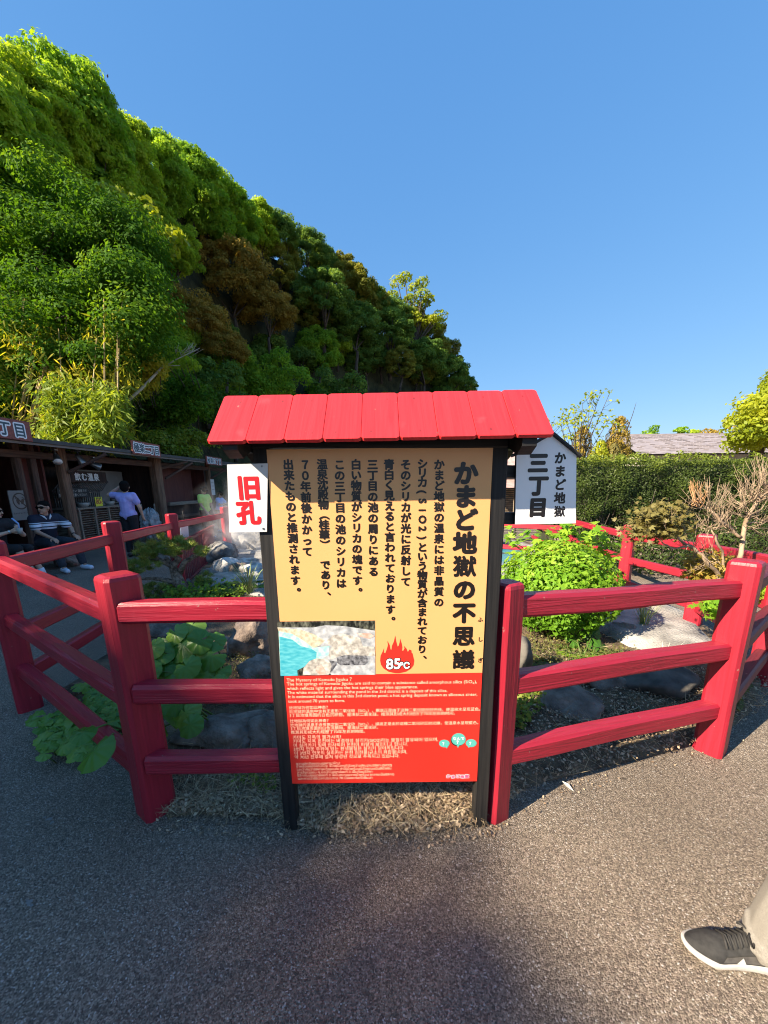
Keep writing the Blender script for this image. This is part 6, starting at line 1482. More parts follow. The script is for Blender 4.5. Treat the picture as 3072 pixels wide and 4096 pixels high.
while len(C) < 120:
    x = rng.uniform(2880, 3420); y = 1490 + 300 * rng.random(); lim = 2955 + max(0, 1700 - y) ** 1.25 * .22
    top = 1480 + abs(x - 3150) ** 1.55 * .028
    if x > lim and y > top: C.append(at(x, y, 21 + rng.uniform(-2.2, 1.5)))
C = np.array(C); V, ti = clump_leaves(C, rng.uniform(.45, .9, len(C)), 230, .20, rng=rng, squash=.62, aspect=.6); leaf_obj('crown', V, ti, 'leaf_yellowgreen', big)
m = MB(); m.tube([(20.5, 22, 0), (20.4, 22, 2.4), (20.6, 21.8, 4)], [.4, .34, .26], 10)
for k in range(0, len(C), 6): m.tube([(20.5, 21.9, 3.2), Vector(C[k]).lerp(Vector((20.5, 21.9, 3.6)), .5) + Vector((0, 0, .4)), C[k]], [.16, .1, .03], 5)
m.build('trunk', 'bark', big)
for lab, x, y, Y, r, mat in (('tiny distant round tree behind the long roof, the widest of those on its ridge', 2602, 1735, 55, 1.0, 'leaf_mid'), ('tiny distant slender tree standing alone above the long roof', 2728, 1722, 55, .55, 'leaf_mid'),
                             ('tiny distant orange-brown tree above the long roof beside the big yellow-green tree', 2855, 1737, 50, 1.1, 'leaf_rust'), ('faint low distant tree between the slender tree and the orange one', 2775, 1742, 55, .7, 'leaf_lime')):
    c = at(x, y, Y); t = thing('tree', lab, 'tree', (c.x, c.y, 0), 0, 'far trees over the long roof'); CC = np.array([c + Vector(tuple(rng.normal(size=3) * r * .5)) for _ in range(10)]); V, ti = clump_leaves(CC, np.full(10, r * .6), 60, .32, rng=rng, squash=.5); leaf_obj('crown', V, ti, mat, t)
    m = MB(); m.tube([(c.x, c.y, 0), c], [.2, .08], 6); m.build('trunk', 'bark', t)

# the round bush
bu = thing('round_bush', 'rounded glossy yellow-green bush just behind the three-rail fence', 'bush', (1.58, 3.35, .05))
n = 9500; d = sph_dirs(n, rng); d = d[d[:, 2] > -.75]; lump = np.array([noise.noise(Vector(q) * 2.6) for q in d]); rr = (1 + .13 * lump) * (1 - .22 * rng.random(len(d)) ** 2)
P = np.array([1.58, 3.35, .47]) + d * rr[:, None] * np.array([.52, .50, .43])
N = d + rng.normal(size=d.shape) * .45 + np.array([0, 0, .3]); ti = .25 + .4 * rng.random(len(d)) + .25 * lump + .28 * d[:, 2]  # tint lightens upward, painting sunlit highlights onto the bush
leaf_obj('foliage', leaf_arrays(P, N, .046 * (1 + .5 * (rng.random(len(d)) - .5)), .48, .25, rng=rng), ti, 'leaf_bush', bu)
m = MB()
for k in range(46):
    q = sph_dirs(1, rng)[0]; q[2] = abs(q[2]) * .9 - .1; e = Vector((1.58, 3.35, .42)) + Vector(q) * .42; m.tube([(1.58 + q[0] * .08, 3.35 + q[1] * .08, .04), (1.58 + q[0] * .25, 3.35 + q[1] * .25, .3), e], [.012, .008, .003], 5)
m.build('stem', 'bark', bu)
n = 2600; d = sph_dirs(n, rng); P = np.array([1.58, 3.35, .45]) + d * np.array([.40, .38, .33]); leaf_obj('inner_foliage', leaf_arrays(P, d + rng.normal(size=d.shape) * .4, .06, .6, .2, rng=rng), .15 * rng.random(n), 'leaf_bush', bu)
def palmate(P, N, size, rng, lobes=5):
    out = []; n = len(P)
    N = N / np.linalg.norm(N, axis=1, keepdims=True); T = rng.normal(size=(n, 3)); T -= N * np.sum(T * N, 1, keepdims=True); T /= np.linalg.norm(T, axis=1, keepdims=True); B = np.cross(N, T)
    for k in range(lobes):
        a = (k - (lobes - 1) / 2) * .62; D = T * math.cos(a) + B * math.sin(a); E = -T * math.sin(a) + B * math.cos(a); L = size * (1 - .22 * abs(k - (lobes - 1) / 2)); L = L[:, None]
        out.append(np.stack([P, P + D * L * .5 - E * L * .16, P + D * L - N * L * .12, P + D * L * .5 + E * L * .16], 1))
    return np.concatenate([o.reshape(n, 12) for o in out]).reshape(-1, 3)
ms = thing('maple_sapling', 'young maple with star-shaped pale leaves poking out above the round bush', 'sapling', (1.7, 3.75, .1))
pts = [(2060, 2165), (2100, 2150), (2150, 2180), (2200, 2150), (2230, 2120), (2270, 2115), (2300, 2140), (2350, 2160), (2390, 2150), (2420, 2170), (2440, 2190), (2380, 2190), (2250, 2160), (2320, 2180), (2410, 2215), (2190, 2190), (2290, 2110), (2360, 2130), (2030, 2160)]
T_ = np.array([at(x, y, 3.75 + rng.uniform(-.15, .15)) for x, y in pts]); P = np.repeat(T_, 9, 0) + rng.normal(size=(len(T_) * 9, 3)) * .05
N = rng.normal(size=P.shape) * .35 + np.array([-.2, -.3, 1]); V = palmate(P, N, .085 * (1 + .4 * (rng.random(len(P)) - .5)), rng); leaf_obj('foliage', V, np.tile(.3 + .6 * rng.random(len(P)), 5), 'leaf_bush', ms)
m = MB()
for c in T_[::2]: m.tube([(1.7, 3.78, .05), Vector(c).lerp(Vector((1.7, 3.78, .4)), .5) + Vector((0, 0, .06)), c], [.012, .007, .002], 5)
m.build('stem', 'bark', ms)

# the half-dead dwarf maple behind the corner post
dm = thing('dwarf_maple', 'half dead dwarf maple with pale bare forked branches and dull leaf tufts', 'tree', (2.28, 2.62, .05))
YD = 2.62
m = MB(); A = lambda x, y, d=0: at(x, y, YD + d)
main = [([(2888, 2480), (2930, 2330), (2962, 2210), (2972, 2140), (2985, 2080), (3020, 2010), (3045, 1985)], [.030, .028, .024, .021, .018, .014, .009], .0), ([(2968, 2150), (2925, 2120), (2880, 2085), (2850, 2050), (2830, 2030)], [.015, .014, .012, .010, .006], -.05),
        ([(2905, 2440), (2880, 2310), (2835, 2255), (2790, 2205), (2740, 2175), (2690, 2130), (2655, 2105)], [.024, .022, .020, .017, .014, .010, .006], -.12), ([(2903, 2300), (2893, 2230), (2865, 2160), (2842, 2115)], [.012, .011, .010, .006], -.08),
        ([(2760, 2185), (2700, 2195), (2660, 2180), (2630, 2150)], [.010, .009, .007, .004], -.14), ([(3040, 1990), (3090, 1960), (3140, 1930)], [.010, .008, .004], .05), ([(2985, 2090), (3040, 2090), (3100, 2080)], [.007, .006, .003], .03)]
for pts, rad, d in main:
    P_ = [A(x, y, d + .02 * math.sin(i * 2)) for i, (x, y) in enumerate(pts)]; Q_ = []
    for a_, b_ in zip(P_, P_[1:]):
        for t_ in (0, .33, .66): Q_.append(a_.lerp(b_, t_) + Vector((rng.uniform(-.006, .006), rng.uniform(-.006, .006), rng.uniform(-.006, .006))))
    Q_.append(P_[-1]); m.tube(Q_, [r_ * .66 * rng.uniform(.88, 1.14) for r_ in np.interp(np.linspace(0, len(rad) - 1, len(Q_)), range(len(rad)), rad)], 9)
m.build('trunk', 'bark_pale', dm)
tw = MB(); ow = MB()
def spray(mb, c, d, n, ang, L, d0=0.0):
    cx, cy = c
    for k in range(n):
        a = math.radians(rng.uniform(*ang)); l = L * rng.uniform(.5, 1.1); p0 = A(cx + rng.uniform(-25, 25), cy + rng.uniform(-12, 12), d0 + rng.uniform(-.1, .1)); x1, y1 = cx + math.cos(a) * l * .6, cy - math.sin(a) * l * .45; x2, y2 = cx + math.cos(a) * l * 1.02, cy - math.sin(a) * l - l * .10
        dd = d0 + rng.uniform(-.12, .12); q, e = A(x1, y1, dd), A(x2, y2, dd); mb.tube([p0, q.lerp(p0, .3) + Vector((rng.uniform(-.01, .01), 0, rng.uniform(-.01, .01))), q, e], [.0021, .0018, .0014, .0006], 4)
        for _ in range(2):
            s_ = q.lerp(e, rng.uniform(.1, .8)); mb.tube([s_, s_ + Vector((rng.uniform(-.035, .035), rng.uniform(-.03, .03), rng.uniform(.02, .07)))], [.0010, .0005], 4)
spray(tw, (2840, 2045), 0, 26, (20, 175), 125); spray(ow, (2790, 2020), 0, 18, (45, 135), 85); spray(tw, (2880, 2085), 0, 14, (30, 160), 85); spray(tw, (2845, 2120), 0, 18, (10, 170), 95, -.06); spray(tw, (3020, 2000), 0, 40, (15, 165), 150); spray(tw, (2975, 2030), 0, 24, (50, 170), 120, .04)
spray(tw, (3000, 2070), 0, 20, (-20, 180), 110); spray(tw, (2990, 2110), 0, 12, (-40, 60), 110); spray(tw, (2860, 2250), 0, 14, (100, 220), 130, -.1); spray(tw, (2690, 2140), 0, 18, (50, 190), 110, -.12); spray(tw, (3080, 1970), 0, 30, (30, 150), 140); spray(tw, (2930, 2125), 0, 12, (60, 200), 90); spray(tw, (2770, 2190), 0, 12, (60, 200), 90, -.1)
tw.build('twigs', 'bark_pale', dm); ow.build('orange_twigs', 'bark_orange', dm)
def tufts(mat, pts, npt, sz, d0, spread=.035, tl=(.2, .8)):
    T_ = np.array([A(x, y, d0 + rng.uniform(-.12, .12)) for x, y in pts]); P = np.repeat(T_, npt, 0) + rng.normal(size=(len(T_) * npt, 3)) * spread
    V = palmate(P, rng.normal(size=P.shape) * .5 + np.array([-.3, -.4, .9]), sz * (1 + .4 * (rng.random(len(P)) - .5)), rng); return V, np.tile(tl[0] + (tl[1] - tl[0]) * rng.random(len(P)), 5)
pt1 = [(2500 + 240 * rng.random(), 2030 + 105 * rng.random()) for _ in range(64)]; pt1 = [(x, y) for x, y in pt1 if y > 2140 - (x - 2500) * .75 or x > 2580]
V, ti = tufts('x', pt1, 22, .034, -.1); leaf_obj('dull_foliage', V, ti, 'leaf_dull', dm)
pt2 = [(2760 + 140 * rng.random(), 2225 + 85 * rng.random()) for _ in range(34)]; V, ti = tufts('x', pt2, 20, .036, .05, tl=(.2, .9)); leaf_obj('foliage', V, ti, 'leaf_gold', dm)
pt3 = [(2830 + 60 * rng.random(), 2390 + 60 * rng.random()) for _ in range(8)]; V, ti = tufts('x', pt3, 12, .05, -.2); leaf_obj('low_foliage', V, ti, 'leaf_bush', dm)
pt4 = [(3030 + 60 * rng.random(), 2330 + 60 * rng.random()) for _ in range(12)]; V, ti = tufts('x', pt4, 14, .05, .1); leaf_obj('side_foliage', V, ti, 'leaf_lime', dm)

def low_bush(label, c, r, mat, n, sz):
    t = thing('low_bush', label, 'bush', (c[0], c[1], 0), 0, 'low bushes in front of the hedge'); d = sph_dirs(n, rng); d = d[d[:, 2] > -.5]; lump = np.array([noise.noise(Vector(q) * 2.2 + Vector((c[0], 0, 0))) for q in d])
    P = np.array(c) + d * ((1 + .22 * lump) * (1 - .3 * rng.random(len(d)) ** 2))[:, None] * np.array(r); leaf_obj('foliage', leaf_arrays(P, d + rng.normal(size=d.shape) * .5 + np.array([0, 0, .3]), sz * (1 + .5 * (rng.random(len(d)) - .5)), .5, .2, rng=rng), .1 + .4 * rng.random(len(d)) + .3 * lump, mat, t)
    m = MB()
    for k in range(18): q = d[k]; m.tube([(c[0], c[1], .02), Vector(c) + Vector((q[0] * r[0] * .7, q[1] * r[1] * .7, abs(q[2]) * r[2] * .6))], [.012, .004], 5)
    m.build('stem', 'bark', t)
low_bush('low dark green bush between the inner fence and the hedge, behind the dull maple tuft', (4.35, 5.9, .32), (.75, .5, .42), 'leaf_hedge', 5200, .05)
low_bush('low dark green bush at the hedge foot farther from the white board', (5.9, 6.2, .34), (.9, .5, .45), 'leaf_hedge', 5200, .05)
low_bush('small dark bush at the hedge foot by the inner fence post', (3.75, 6.5, .3), (.5, .4, .4), 'leaf_hedge', 3000, .05)
# ornamental grass, ferns, broad-leaved plants
def blades(name, label, cat, base, n, L, spread, mat, arch=.5, w=.004, group=None):
    t = thing(name, label, cat, base, 0, group); m = MB(); b = Vector(base)
    for k in range(n):
        a = rng.random() * 6.283; o = b + Vector((math.cos(a), math.sin(a), 0)) * rng.random() * .04; l = L * rng.uniform(.5, 1.1); out = spread * rng.uniform(.2, 1.0)
        dr = Vector((math.cos(a), math.sin(a), 0)); sd = Vector((-dr.y, dr.x, 0)); ps = [o + dr * (out * u ** 1.6) + Vector((0, 0, l * (u - arch * u * u * .6))) for u in (0, .3, .6, .85, 1)]
        ws_ = [w, w, w * .8, w * .45, .0004]; vs = []
        for p, q in zip(ps, ws_): vs += [p - sd * q, p + sd * q]
        m.add(vs, [(2 * i, 2 * i + 1, 2 * i + 3, 2 * i + 2) for i in range(4)], 0, True)
    m.build('blades', mat, t); return t
p = gnd(2572, 2505, .1); blades('ornamental_grass', 'thin upright grass tuft growing at the edge of the pale gravel', 'grass tuft', (p.x, p.y, .08), 60, .42, .20, 'grass_blade', .35, .0025)
p = gnd(2745, 2740, .03); blades('ornamental_grass', 'dry sprawling straw-coloured grass tuft beside the big flat stone', 'grass tuft', (2.06, 2.62, .05), 46, .26, .24, 'dry_leaf_white', .5, .002)
p = gnd(1000, 2380, .05); blades('ornamental_grass', 'green arching grass tuft against the black board leg by the steaming rocks', 'grass tuft', (p.x, p.y, .05), 70, .55, .42, 'grass_blade', .45, .005)
def fern(label, base, n, L, mat, droop=.55, group='ferns in the garden bed'):
    t = thing('fern', label, 'fern', base, 0, group); b = Vector(base); Ps, Ns, Ts, S_ = [], [], [], []; m = MB()
    for k in range(n):
        a = 6.283 * k / n + rng.uniform(-.3, .3); dr = np.array([math.cos(a), math.sin(a), 0]); l = L * rng.uniform(.7, 1.1); sd = np.array([-dr[1], dr[0], 0]); pv = None; line = []
        for u in np.linspace(.05, 1, 15):
            p = np.array(b) + dr * l * u * .9 + np.array([0, 0, l * (.75 * u - droop * u * u * 1.25)]); line.append(p)
            for sg in (-1, 1):
                pl_ = l * .26 * math.sin(min(1, u * 1.15 + .12) * math.pi) ** .8 + .008; tt = sd * sg + dr * .45 + np.array([0, 0, -.25]); tt /= np.linalg.norm(tt); Ps.append(p + tt * pl_ * .5); Ts.append(tt); Ns.append(np.array([0, 0, 1]) + dr * .3); S_.append(pl_)
        m.tube(line, [.003] * 10 + [.0015] * 5, 4)
    Ps, Ns, Ts, S_ = map(np.array, (Ps, Ns, Ts, S_)); leaf_obj('fronds', leaf_arrays(Ps, Ns, S_, .28, .1, rng=rng, tang=Ts * 3), .2 + .7 * rng.random(len(Ps)), mat, t); m.build('stem', 'stem_green', t); return t
fern('bright green drooping fern beside the dwarf pine', (-2.02, 4.92, .08), 22, .50, 'leaf_fern', .8)
fern('second drooping fern, half behind the bright one by the pine', (-1.72, 5.1, .08), 14, .36, 'leaf_fern', .7)
for lab, x, y, n, L in (('yellowish fern at the foot of the dark upright stone', 2185, 2660, 11, .26), ('small fern beneath the round bush', 2290, 2600, 11, .24), ('low fern between the round bush and the gravel', 2440, 2625, 11, .26), ('fern below the upright stone, close to the middle rail', 2165, 2740, 9, .20), ('fern in front of the broad leaves under the bush', 2330, 2660, 9, .22)):
    p = gnd(x, y + 20, .04); fern(lab, (p.x, p.y, .04), n, L, 'leaf_moss' if 'yellow' in lab else 'leaf_fern')
def broad_leaf(m, c, nrm, size, yaw, tint):
    """A kidney-shaped blade: notched at the stalk, toothed edge, shallow folds along its veins."""
    n = Vector(nrm).normalized(); u = Vector((math.cos(yaw), math.sin(yaw), 0)); u = (u - n * n.dot(u)).normalized(); v = n.cross(u); K = 30; rings = [0, .35, .7, 1.0]; vs = [Vector(c)]
    for r_ in rings[1:]:
        for k in range(K + 1):
            a = -math.pi * .93 + 2 * math.pi * .93 * k / K; e = 1 - .14 * abs(math.sin(a * .5)) ** 6 + .045 * math.cos(a * 9) + (.03 * (k % 2) if r_ == 1 else 0)
            h = .13 * (r_ ** 1.5) * (math.cos(a * 9) * .22 + .10) - .16 * r_ * r_ + .05 * math.sin(a * 2 + tint * 9) * r_
            vs.append(Vector(c) + (u * math.cos(a) + v * math.sin(a) * 1.06) * size * .5 * r_ * e + n * size * h)
    fs = [(0, 1 + k, 2 + k) for k in range(K)]
    for i in range(2): o = 1 + i * (K + 1); fs += [(o + k, o + K + 1 + k, o + K + 2 + k, o + k + 1) for k in range(K)]
    m.add(vs, fs, 0, True, max(.01, tint))
def broad_plant(label, base, leaves, name='leopard_plant'):
    t = thing(name, label, 'plant', base, 0, 'broad-leaved plants in the bed'); m = MB(); st_ = MB(); b = Vector(base)
    for c, nrm, s_, yaw in leaves:
        broad_leaf(m, c, nrm, s_, yaw, .15 + .75 * rng.random()); c = Vector(c); st_.tube([b + Vector((rng.uniform(-.05, .05), rng.uniform(-.05, .05), 0)), b.lerp(c, .6) + Vector((0, 0, .05)), c - Vector(nrm).normalized() * .003], [.006, .005, .0035], 6)
    m.build('leaves', 'leaf_broad', t)
    if len(leaves) > 2: st_.build('stem', 'stem_green', t)
    else:
        for c, nrm, s_, yaw in leaves: q = MB(); q.tube([b, b.lerp(Vector(c), .6) + Vector((0, 0, .05)), c], [.006, .005, .0035], 6); q.build('stem', 'stem_green', t)
    return t
def L_(specs, Y0, tilt=(.1, -.75, .75)):
    out = []
    for x, y, px in specs:
        Y = Y0 + (2700 - y) * .0011 + rng.uniform(-.08, .08); c = at(x, y, Y); k = (c.y * _cp - (c.z - EYE) * _sp); s_ = px * .80 * k / FPX
        nrm = Vector(tilt) + Vector((rng.uniform(-.35, .35), rng.uniform(-.2, .2), rng.uniform(-.15, .15))); out.append((c, nrm, s_, rng.uniform(0, 6.28))) 
    return out
broad_plant('tall clump of big round toothed leaves behind the front rails', (-1.05, 2.35, .04), L_([(730, 2575, 170), (640, 2610, 130), (690, 2680, 160), (800, 2560, 130), (845, 2620, 150), (830, 2690, 165), (745, 2665, 130), (610, 2590, 110), (875, 2680, 120), (770, 2500, 120), (700, 2530, 120), (590, 2680, 120), (640, 2720, 150), (880, 2740, 110), (690, 2560, 120), (780, 2620, 130), (720, 2730, 130), (800, 2740, 120), (600, 2650, 110), (660, 2660, 110), (860, 2560, 100)], 2.15))
broad_plant('lower clump of round leaves under the middle rail', (-1.0, 2.05, .03), L_([(650, 2870, 200), (740, 2850, 150), (620, 2800, 140), (560, 2830, 140), (760, 2900, 120), (700, 2810, 130), (600, 2930, 120)], 1.95))
broad_plant('large single dark leaf lying over the path edge beside the corner post', (-1.45, 1.98, .01), L_([(375, 3005, 190), (330, 2930, 120)], 1.72, (-.2, -.35, 1)))
broad_plant('broad leaves in the shade below the round bush', (1.55, 2.75, .04), L_([(2330, 2580, 110), (2400, 2590, 110), (2290, 2560, 80), (2440, 2600, 80), (2370, 2540, 90)], 2.9))
sml = thing('ground_cover_plant', 'spreading light green small-leaved plant between the two corner posts', 'plant', (-1.85, 2.3, 0), 0)
m = MB(); st_ = MB()
for k in range(120):
    u = rng.random(); x = 170 + 390 * u + rng.uniform(-40, 40); y = 2790 + 170 * rng.random() + (60 if u < .4 else -90 + 40 * rng.random()) ; Y = gnd(x, y + 60).y; c = at(x, y, Y)
    if c.z < .02: c.z = .03 + .05 * rng.random()
    nrm = Vector((rng.uniform(-.4, .4), -.35 + rng.uniform(-.3, .3), 1)); broad_leaf(m, c, nrm, rng.uniform(.05, .115), rng.uniform(0, 6.28), .45 + .5 * rng.random()); st_.tube([(c.x + rng.uniform(-.03, .03), c.y + .04, 0), c], [.003, .002], 4)
m.build('leaves', 'leaf_broad', sml); st_.build('stem', 'stem_green', sml)
def cover(label, spec, n, sz, mat, h=.06):
    P = []
    for (x, y, rx, ry) in spec:
        for _ in range(n): a = rng.random() * 6.283; r_ = math.sqrt(rng.random()); p = gnd(x + rx * r_ * math.cos(a), y + ry * r_ * math.sin(a)); P.append((p.x, p.y, soil_z(p.x, p.y) + .01 + h * rng.random() ** 1.5))
    P = np.array(P); N = rng.normal(size=P.shape) * .5 + np.array([0, -.3, 1]); c = P.mean(0); t = thing('creeping_plant', label, 'plant', (c[0], c[1], 0), 0, 'creeping plants in the bed')
    leaf_obj('foliage', leaf_arrays(P, N, sz * (1 + .6 * (rng.random(len(P)) - .5)), .8, .15, rng=rng), .2 + .75 * rng.random(len(P)), mat, t); m = MB()
    for q in P[::7]: m.tube([(q[0], q[1], 0), q], [.002, .0012], 3)
    m.build('creeper_stems', 'stem_green', t)  # short upright stems that carry the creeper's leaves
cover('small yellow-green creeper on the ground beside the post next to the board', [(2105, 2850, 70, 55), (2080, 2910, 45, 40)], 110, .030, 'leaf_cover', .09)
cover('tiny yellowing weeds at the foot of the fence in front of the stones', [(980, 3140, 70, 40), (1060, 3170, 50, 35)], 70, .018, 'leaf_cover', .04)
cover('moss-like low growth among the stones under the round bush', [(2250, 2680, 140, 80), (2180, 2600, 90, 60), (2470, 2680, 90, 50)], 420, .018, 'leaf_moss', .08)
cover('moss-like low growth between the lava stones behind the board leg', [(960, 2680, 80, 60), (1000, 2800, 60, 70)], 360, .016, 'leaf_moss', .06)
cover('mixed green weeds at the edge of the bed past the corner post', [(2900, 2860, 60, 60), (2960, 2790, 40, 30)], 90, .03, 'leaf_moss', .08)
cover('low leafy weeds around the foot of the dwarf pine', [(870, 2400, 130, 25), (780, 2420, 120, 18)], 260, .05, 'leaf_fern', .16)

# the dwarf pine
pn = thing('dwarf_pine', 'gnarled dwarf pine with flat needle pads leaning over the dark red slat screen', 'pine', (-2.62, 4.95, .04))
YP = 4.92; B = lambda x, y, d=0: at(x, y, YP + d)
m = MB()
for pts, rad in (([(765, 2420), (745, 2370), (715, 2330), (705, 2290), (690, 2265), (715, 2235), (690, 2215)], [.085, .075, .07, .062, .05, .042, .03]), ([(705, 2295), (680, 2250), (665, 2235)], [.04, .035, .025]), ([(715, 2300), (740, 2250), (770, 2225), (800, 2215), (820, 2225)], [.04, .035, .028, .02, .012]),
                 ([(690, 2270), (640, 2240), (610, 2228), (560, 2240), (530, 2270)], [.035, .03, .024, .018, .012]), ([(720, 2345), (670, 2320), (610, 2310), (550, 2315), (520, 2300)], [.04, .032, .024, .018, .01]), ([(745, 2390), (700, 2375), (640, 2365)], [.03, .024, .014])):
    m.tube([B(x + rng.uniform(-4, 4), y + rng.uniform(-4, 4), rng.uniform(-.06, .06)) for x, y in pts], rad, 9)
m.build('trunk', 'pine_bark', pn)
P, T_ = [], []
for cx_, cy_, rx, ry, nn in ((650, 2195, 110, 32, 60), (720, 2175, 60, 26, 30), (590, 2215, 50, 30, 24), (530, 2275, 75, 34, 44), (490, 2265, 40, 26, 16), (600, 2260, 40, 26, 16), (635, 2368, 100, 30, 56), (805, 2208, 28, 18, 14), (640, 2150, 18, 22, 8), (820, 2320, 40, 26, 18), (730, 2390, 60, 24, 24)):
    for _ in range(nn):
        a = rng.random() * 6.283; r_ = math.sqrt(rng.random()); c = B(cx_ + rx * r_ * math.cos(a), cy_ + ry * r_ * math.sin(a), rng.uniform(-.25, .25)); k = 60
        d = sph_dirs(k, rng); d[:, 2] = np.abs(d[:, 2]) + .15; d /= np.linalg.norm(d, axis=1, keepdims=True); P.append(np.tile(np.array(c), (k, 1)) + d * .035); T_.append(d)
P = np.concatenate(P); T_ = np.concatenate(T_); N = rng.normal(size=P.shape); V = leaf_arrays(P, N, .085 * (1 + .4 * (rng.random(len(P)) - .5)), .055, .0, rng=rng, tang=T_ * 6)
leaf_obj('needles', V, np.repeat(rng.random(len(P) // 60), 60) * .5 + .4 * rng.random(len(P)), 'needle', pn)

# rocks
def rk(label, x, y, w, h, depth_, mat, seed, sink=.3, rough=.24, rz=0.0, name='rock', Y=None, group='stones in the garden bed'):
    """x, y: the middle of its foot in the photograph; w, h, depth_ in metres."""
    g0 = gnd(x, y) if Y is None else at(x, y, Y); o = rock_mesh(name, (w / 2 / .8, depth_ / 2 / .8, h / (2 - sink) / .8), seed, mat, (g0.x, g0.y + depth_ * .42, g0.z * 0 + h / (2 - sink) * (1 - sink)), rz, 4, rough)
    return tag(o, label, 'rock', group)
rk('upright grey-brown lava block tucked behind the black board leg', 985, 2655, .30, .36, .26, 'rock_brown', 3, .25)
rk('low wide dark stone below the middle rail', 880, 3010, .46, .13, .26, 'rock_lava', 5, .45, rough=.26)
rk('dark stone half behind the black leg, level with the lower rail', 1075, 3010, .24, .15, .2, 'rock_lava', 8, .4)
rk('brown stone below the upright lava block', 1035, 2760, .28, .19, .24, 'rock_brown', 12, .4)
rk('shadowed dark stone behind the big round leaves', 610, 2560, .42, .22, .3, 'rock_lava', 15, .4)
rk('small grey stone between the leaf clump and the lava block', 890, 2620, .22, .14, .2, 'rock_brown', 18, .4)
rk('tall smooth dark slab standing beside the post next to the board', 2080, 2750, .15, .33, .14, 'rock_slab', 21, .2, rough=.12)
rk('big smooth dark boulder behind the lower rails near the corner post', 2690, 2815, .40, .19, .28, 'rock_slab', 24, .35, rough=.10)
rk('flat dark stone half sunk in leaf litter in the middle of the bed', 2330, 2890, .34, .13, .28, 'rock_lava', 27, .5, rough=.16)
rk('flat stone just behind the sunken dark one', 2440, 2790, .26, .12, .22, 'rock_lava', 29, .5, rough=.16)
rk('small dark stone at the edge of the gravel by the grass tuft', 2540, 2565, .34, .13, .24, 'rock_lava', 31, .45)
rk('small dark stone at the corner post side of the gravel', 2700, 2580, .28, .10, .22, 'rock_slab', 33, .5)
rk('dark stone under the fern on the shaded side', 690, 2480, .3, .16, .24, 'rock_lava', 35, .4)
for i, (lab, x, y, w, h, mt) in enumerate((('white crusted boulder nearest the fern at the steaming vent', 893, 2310, .40, .27, 'rock_white'), ('grey boulder above the white one at the vent', 862, 2262, .62, .40, 'rock_pale'), ('rounded grey boulder farther back in the steam', 935, 2195, .9, .36, 'rock_pale'), ('brownish stone right of the white crusted boulder', 950, 2310, .34, .20, 'rock_brown'),
                                          ('pale flat stone closest to the black leg at the vent', 1015, 2320, .45, .20, 'rock_white'), ('dark grey stone at the back edge of the vent', 1020, 2215, .8, .40, 'rock_pale'), ('small pale stone at the foot of the slat screen', 838, 2322, .24, .16, 'rock_pale'), ('pale rim stone at the far side of the vent', 985, 2275, .4, .16, 'rock_white'))):
    rk(lab, x, y, w, h, w * .8, mt, 40 + i * 2, .3, name='boulder', group='boulders round the steaming vent')
for i in range(22):                                           # rim of the pond
    a = i / 22 * 6.283 + rng.uniform(-.1, .1); x = .35 + 2.4 * math.cos(a) * (1 + .12 * math.sin(3 * a + 1)); y = 6.9 + 1.78 * math.sin(a) * (1 + .1 * math.sin(2 * a))
    if y < 6.4 and 1.0 < x < 2.6: continue
    w_ = rng.uniform(.3, .55); o = rock_mesh('rim_stone', (w_ * .6, w_ * .5, w_ * .35), 70 + i, 'rock_pale', (x, y, .16), rng.uniform(0, 3), 3); tag(o, 'pale crusted stone edging the turquoise pond', 'rock', 'stones round the pond rim')

# loose stuff: dry grass, leaf litter
def scatter(n, boxes, poly=GARDEN, extra=None):
    out = []
    while len(out) < n:
        x0, x1, y0, y1 = boxes[rng.integers(len(boxes))]; x, y = rng.uniform(x0, x1, 200), rng.uniform(y0, y1, 200); k = in_poly(x, y, poly)
        out += [(a, b) for a, b in zip(x[k], y[k])]
    return np.array(out[:n])
BIG = [(-1.0, 1.39), (-1.3, 1.64), (-1.6, 2.0), (-2.2, 2.4), (-2.4, 3.4), (2.9, 3.4), (2.95, 2.55), (2.32, 2.11), (1.96, 1.90), (1.56, 1.76), (1.16, 1.655), (.82, 1.555), (.57, 1.46), (.39, 1.335), (.155, 1.292), (-.154, 1.288), (-.32, 1.31), (-.45, 1.365), (-.83, 1.395)]
Q = np.concatenate([scatter(6500, [(-1.1, .6, 1.26, 1.75)], BIG), scatter(1500, [(.4, 2.9, 1.3, 2.3)], BIG), scatter(1200, [(-2.2, 2.6, 1.8, 3.3)], BIG)])
n = len(Q); z = np.array([soil_z(a, b) for a, b in Q]); T = rng.normal(size=(n, 3)); T[:, 2] = np.abs(T[:, 2]) * .45; P = np.stack([Q[:, 0], Q[:, 1], z + .012 + .03 * rng.random(n) ** 2], 1)
V = leaf_arrays(P, rng.normal(size=(n, 3)) + np.array([0, -.5, .8]), .080 * rng.uniform(.4, 1.6, n), .026, 0, rng=rng, tang=T * 3); tag(leaf_obj('dry_grass', V, rng.random(n), 'straw'), 'dead straw-coloured grass matted along the foot of the fence', 'grass', kind='stuff')
Q = np.concatenate([scatter(4200, [(-.95, .6, 1.26, 1.5)], BIG), scatter(6500, [(.4, 2.9, 1.3, 2.6)], BIG), scatter(1800, [(-1.6, 2.6, 1.6, 3.2)], BIG)])
n = len(Q); z = np.array([soil_z(a, b) for a, b in Q]); P = np.stack([Q[:, 0], Q[:, 1], z + .008 + .02 * rng.random(n)], 1)
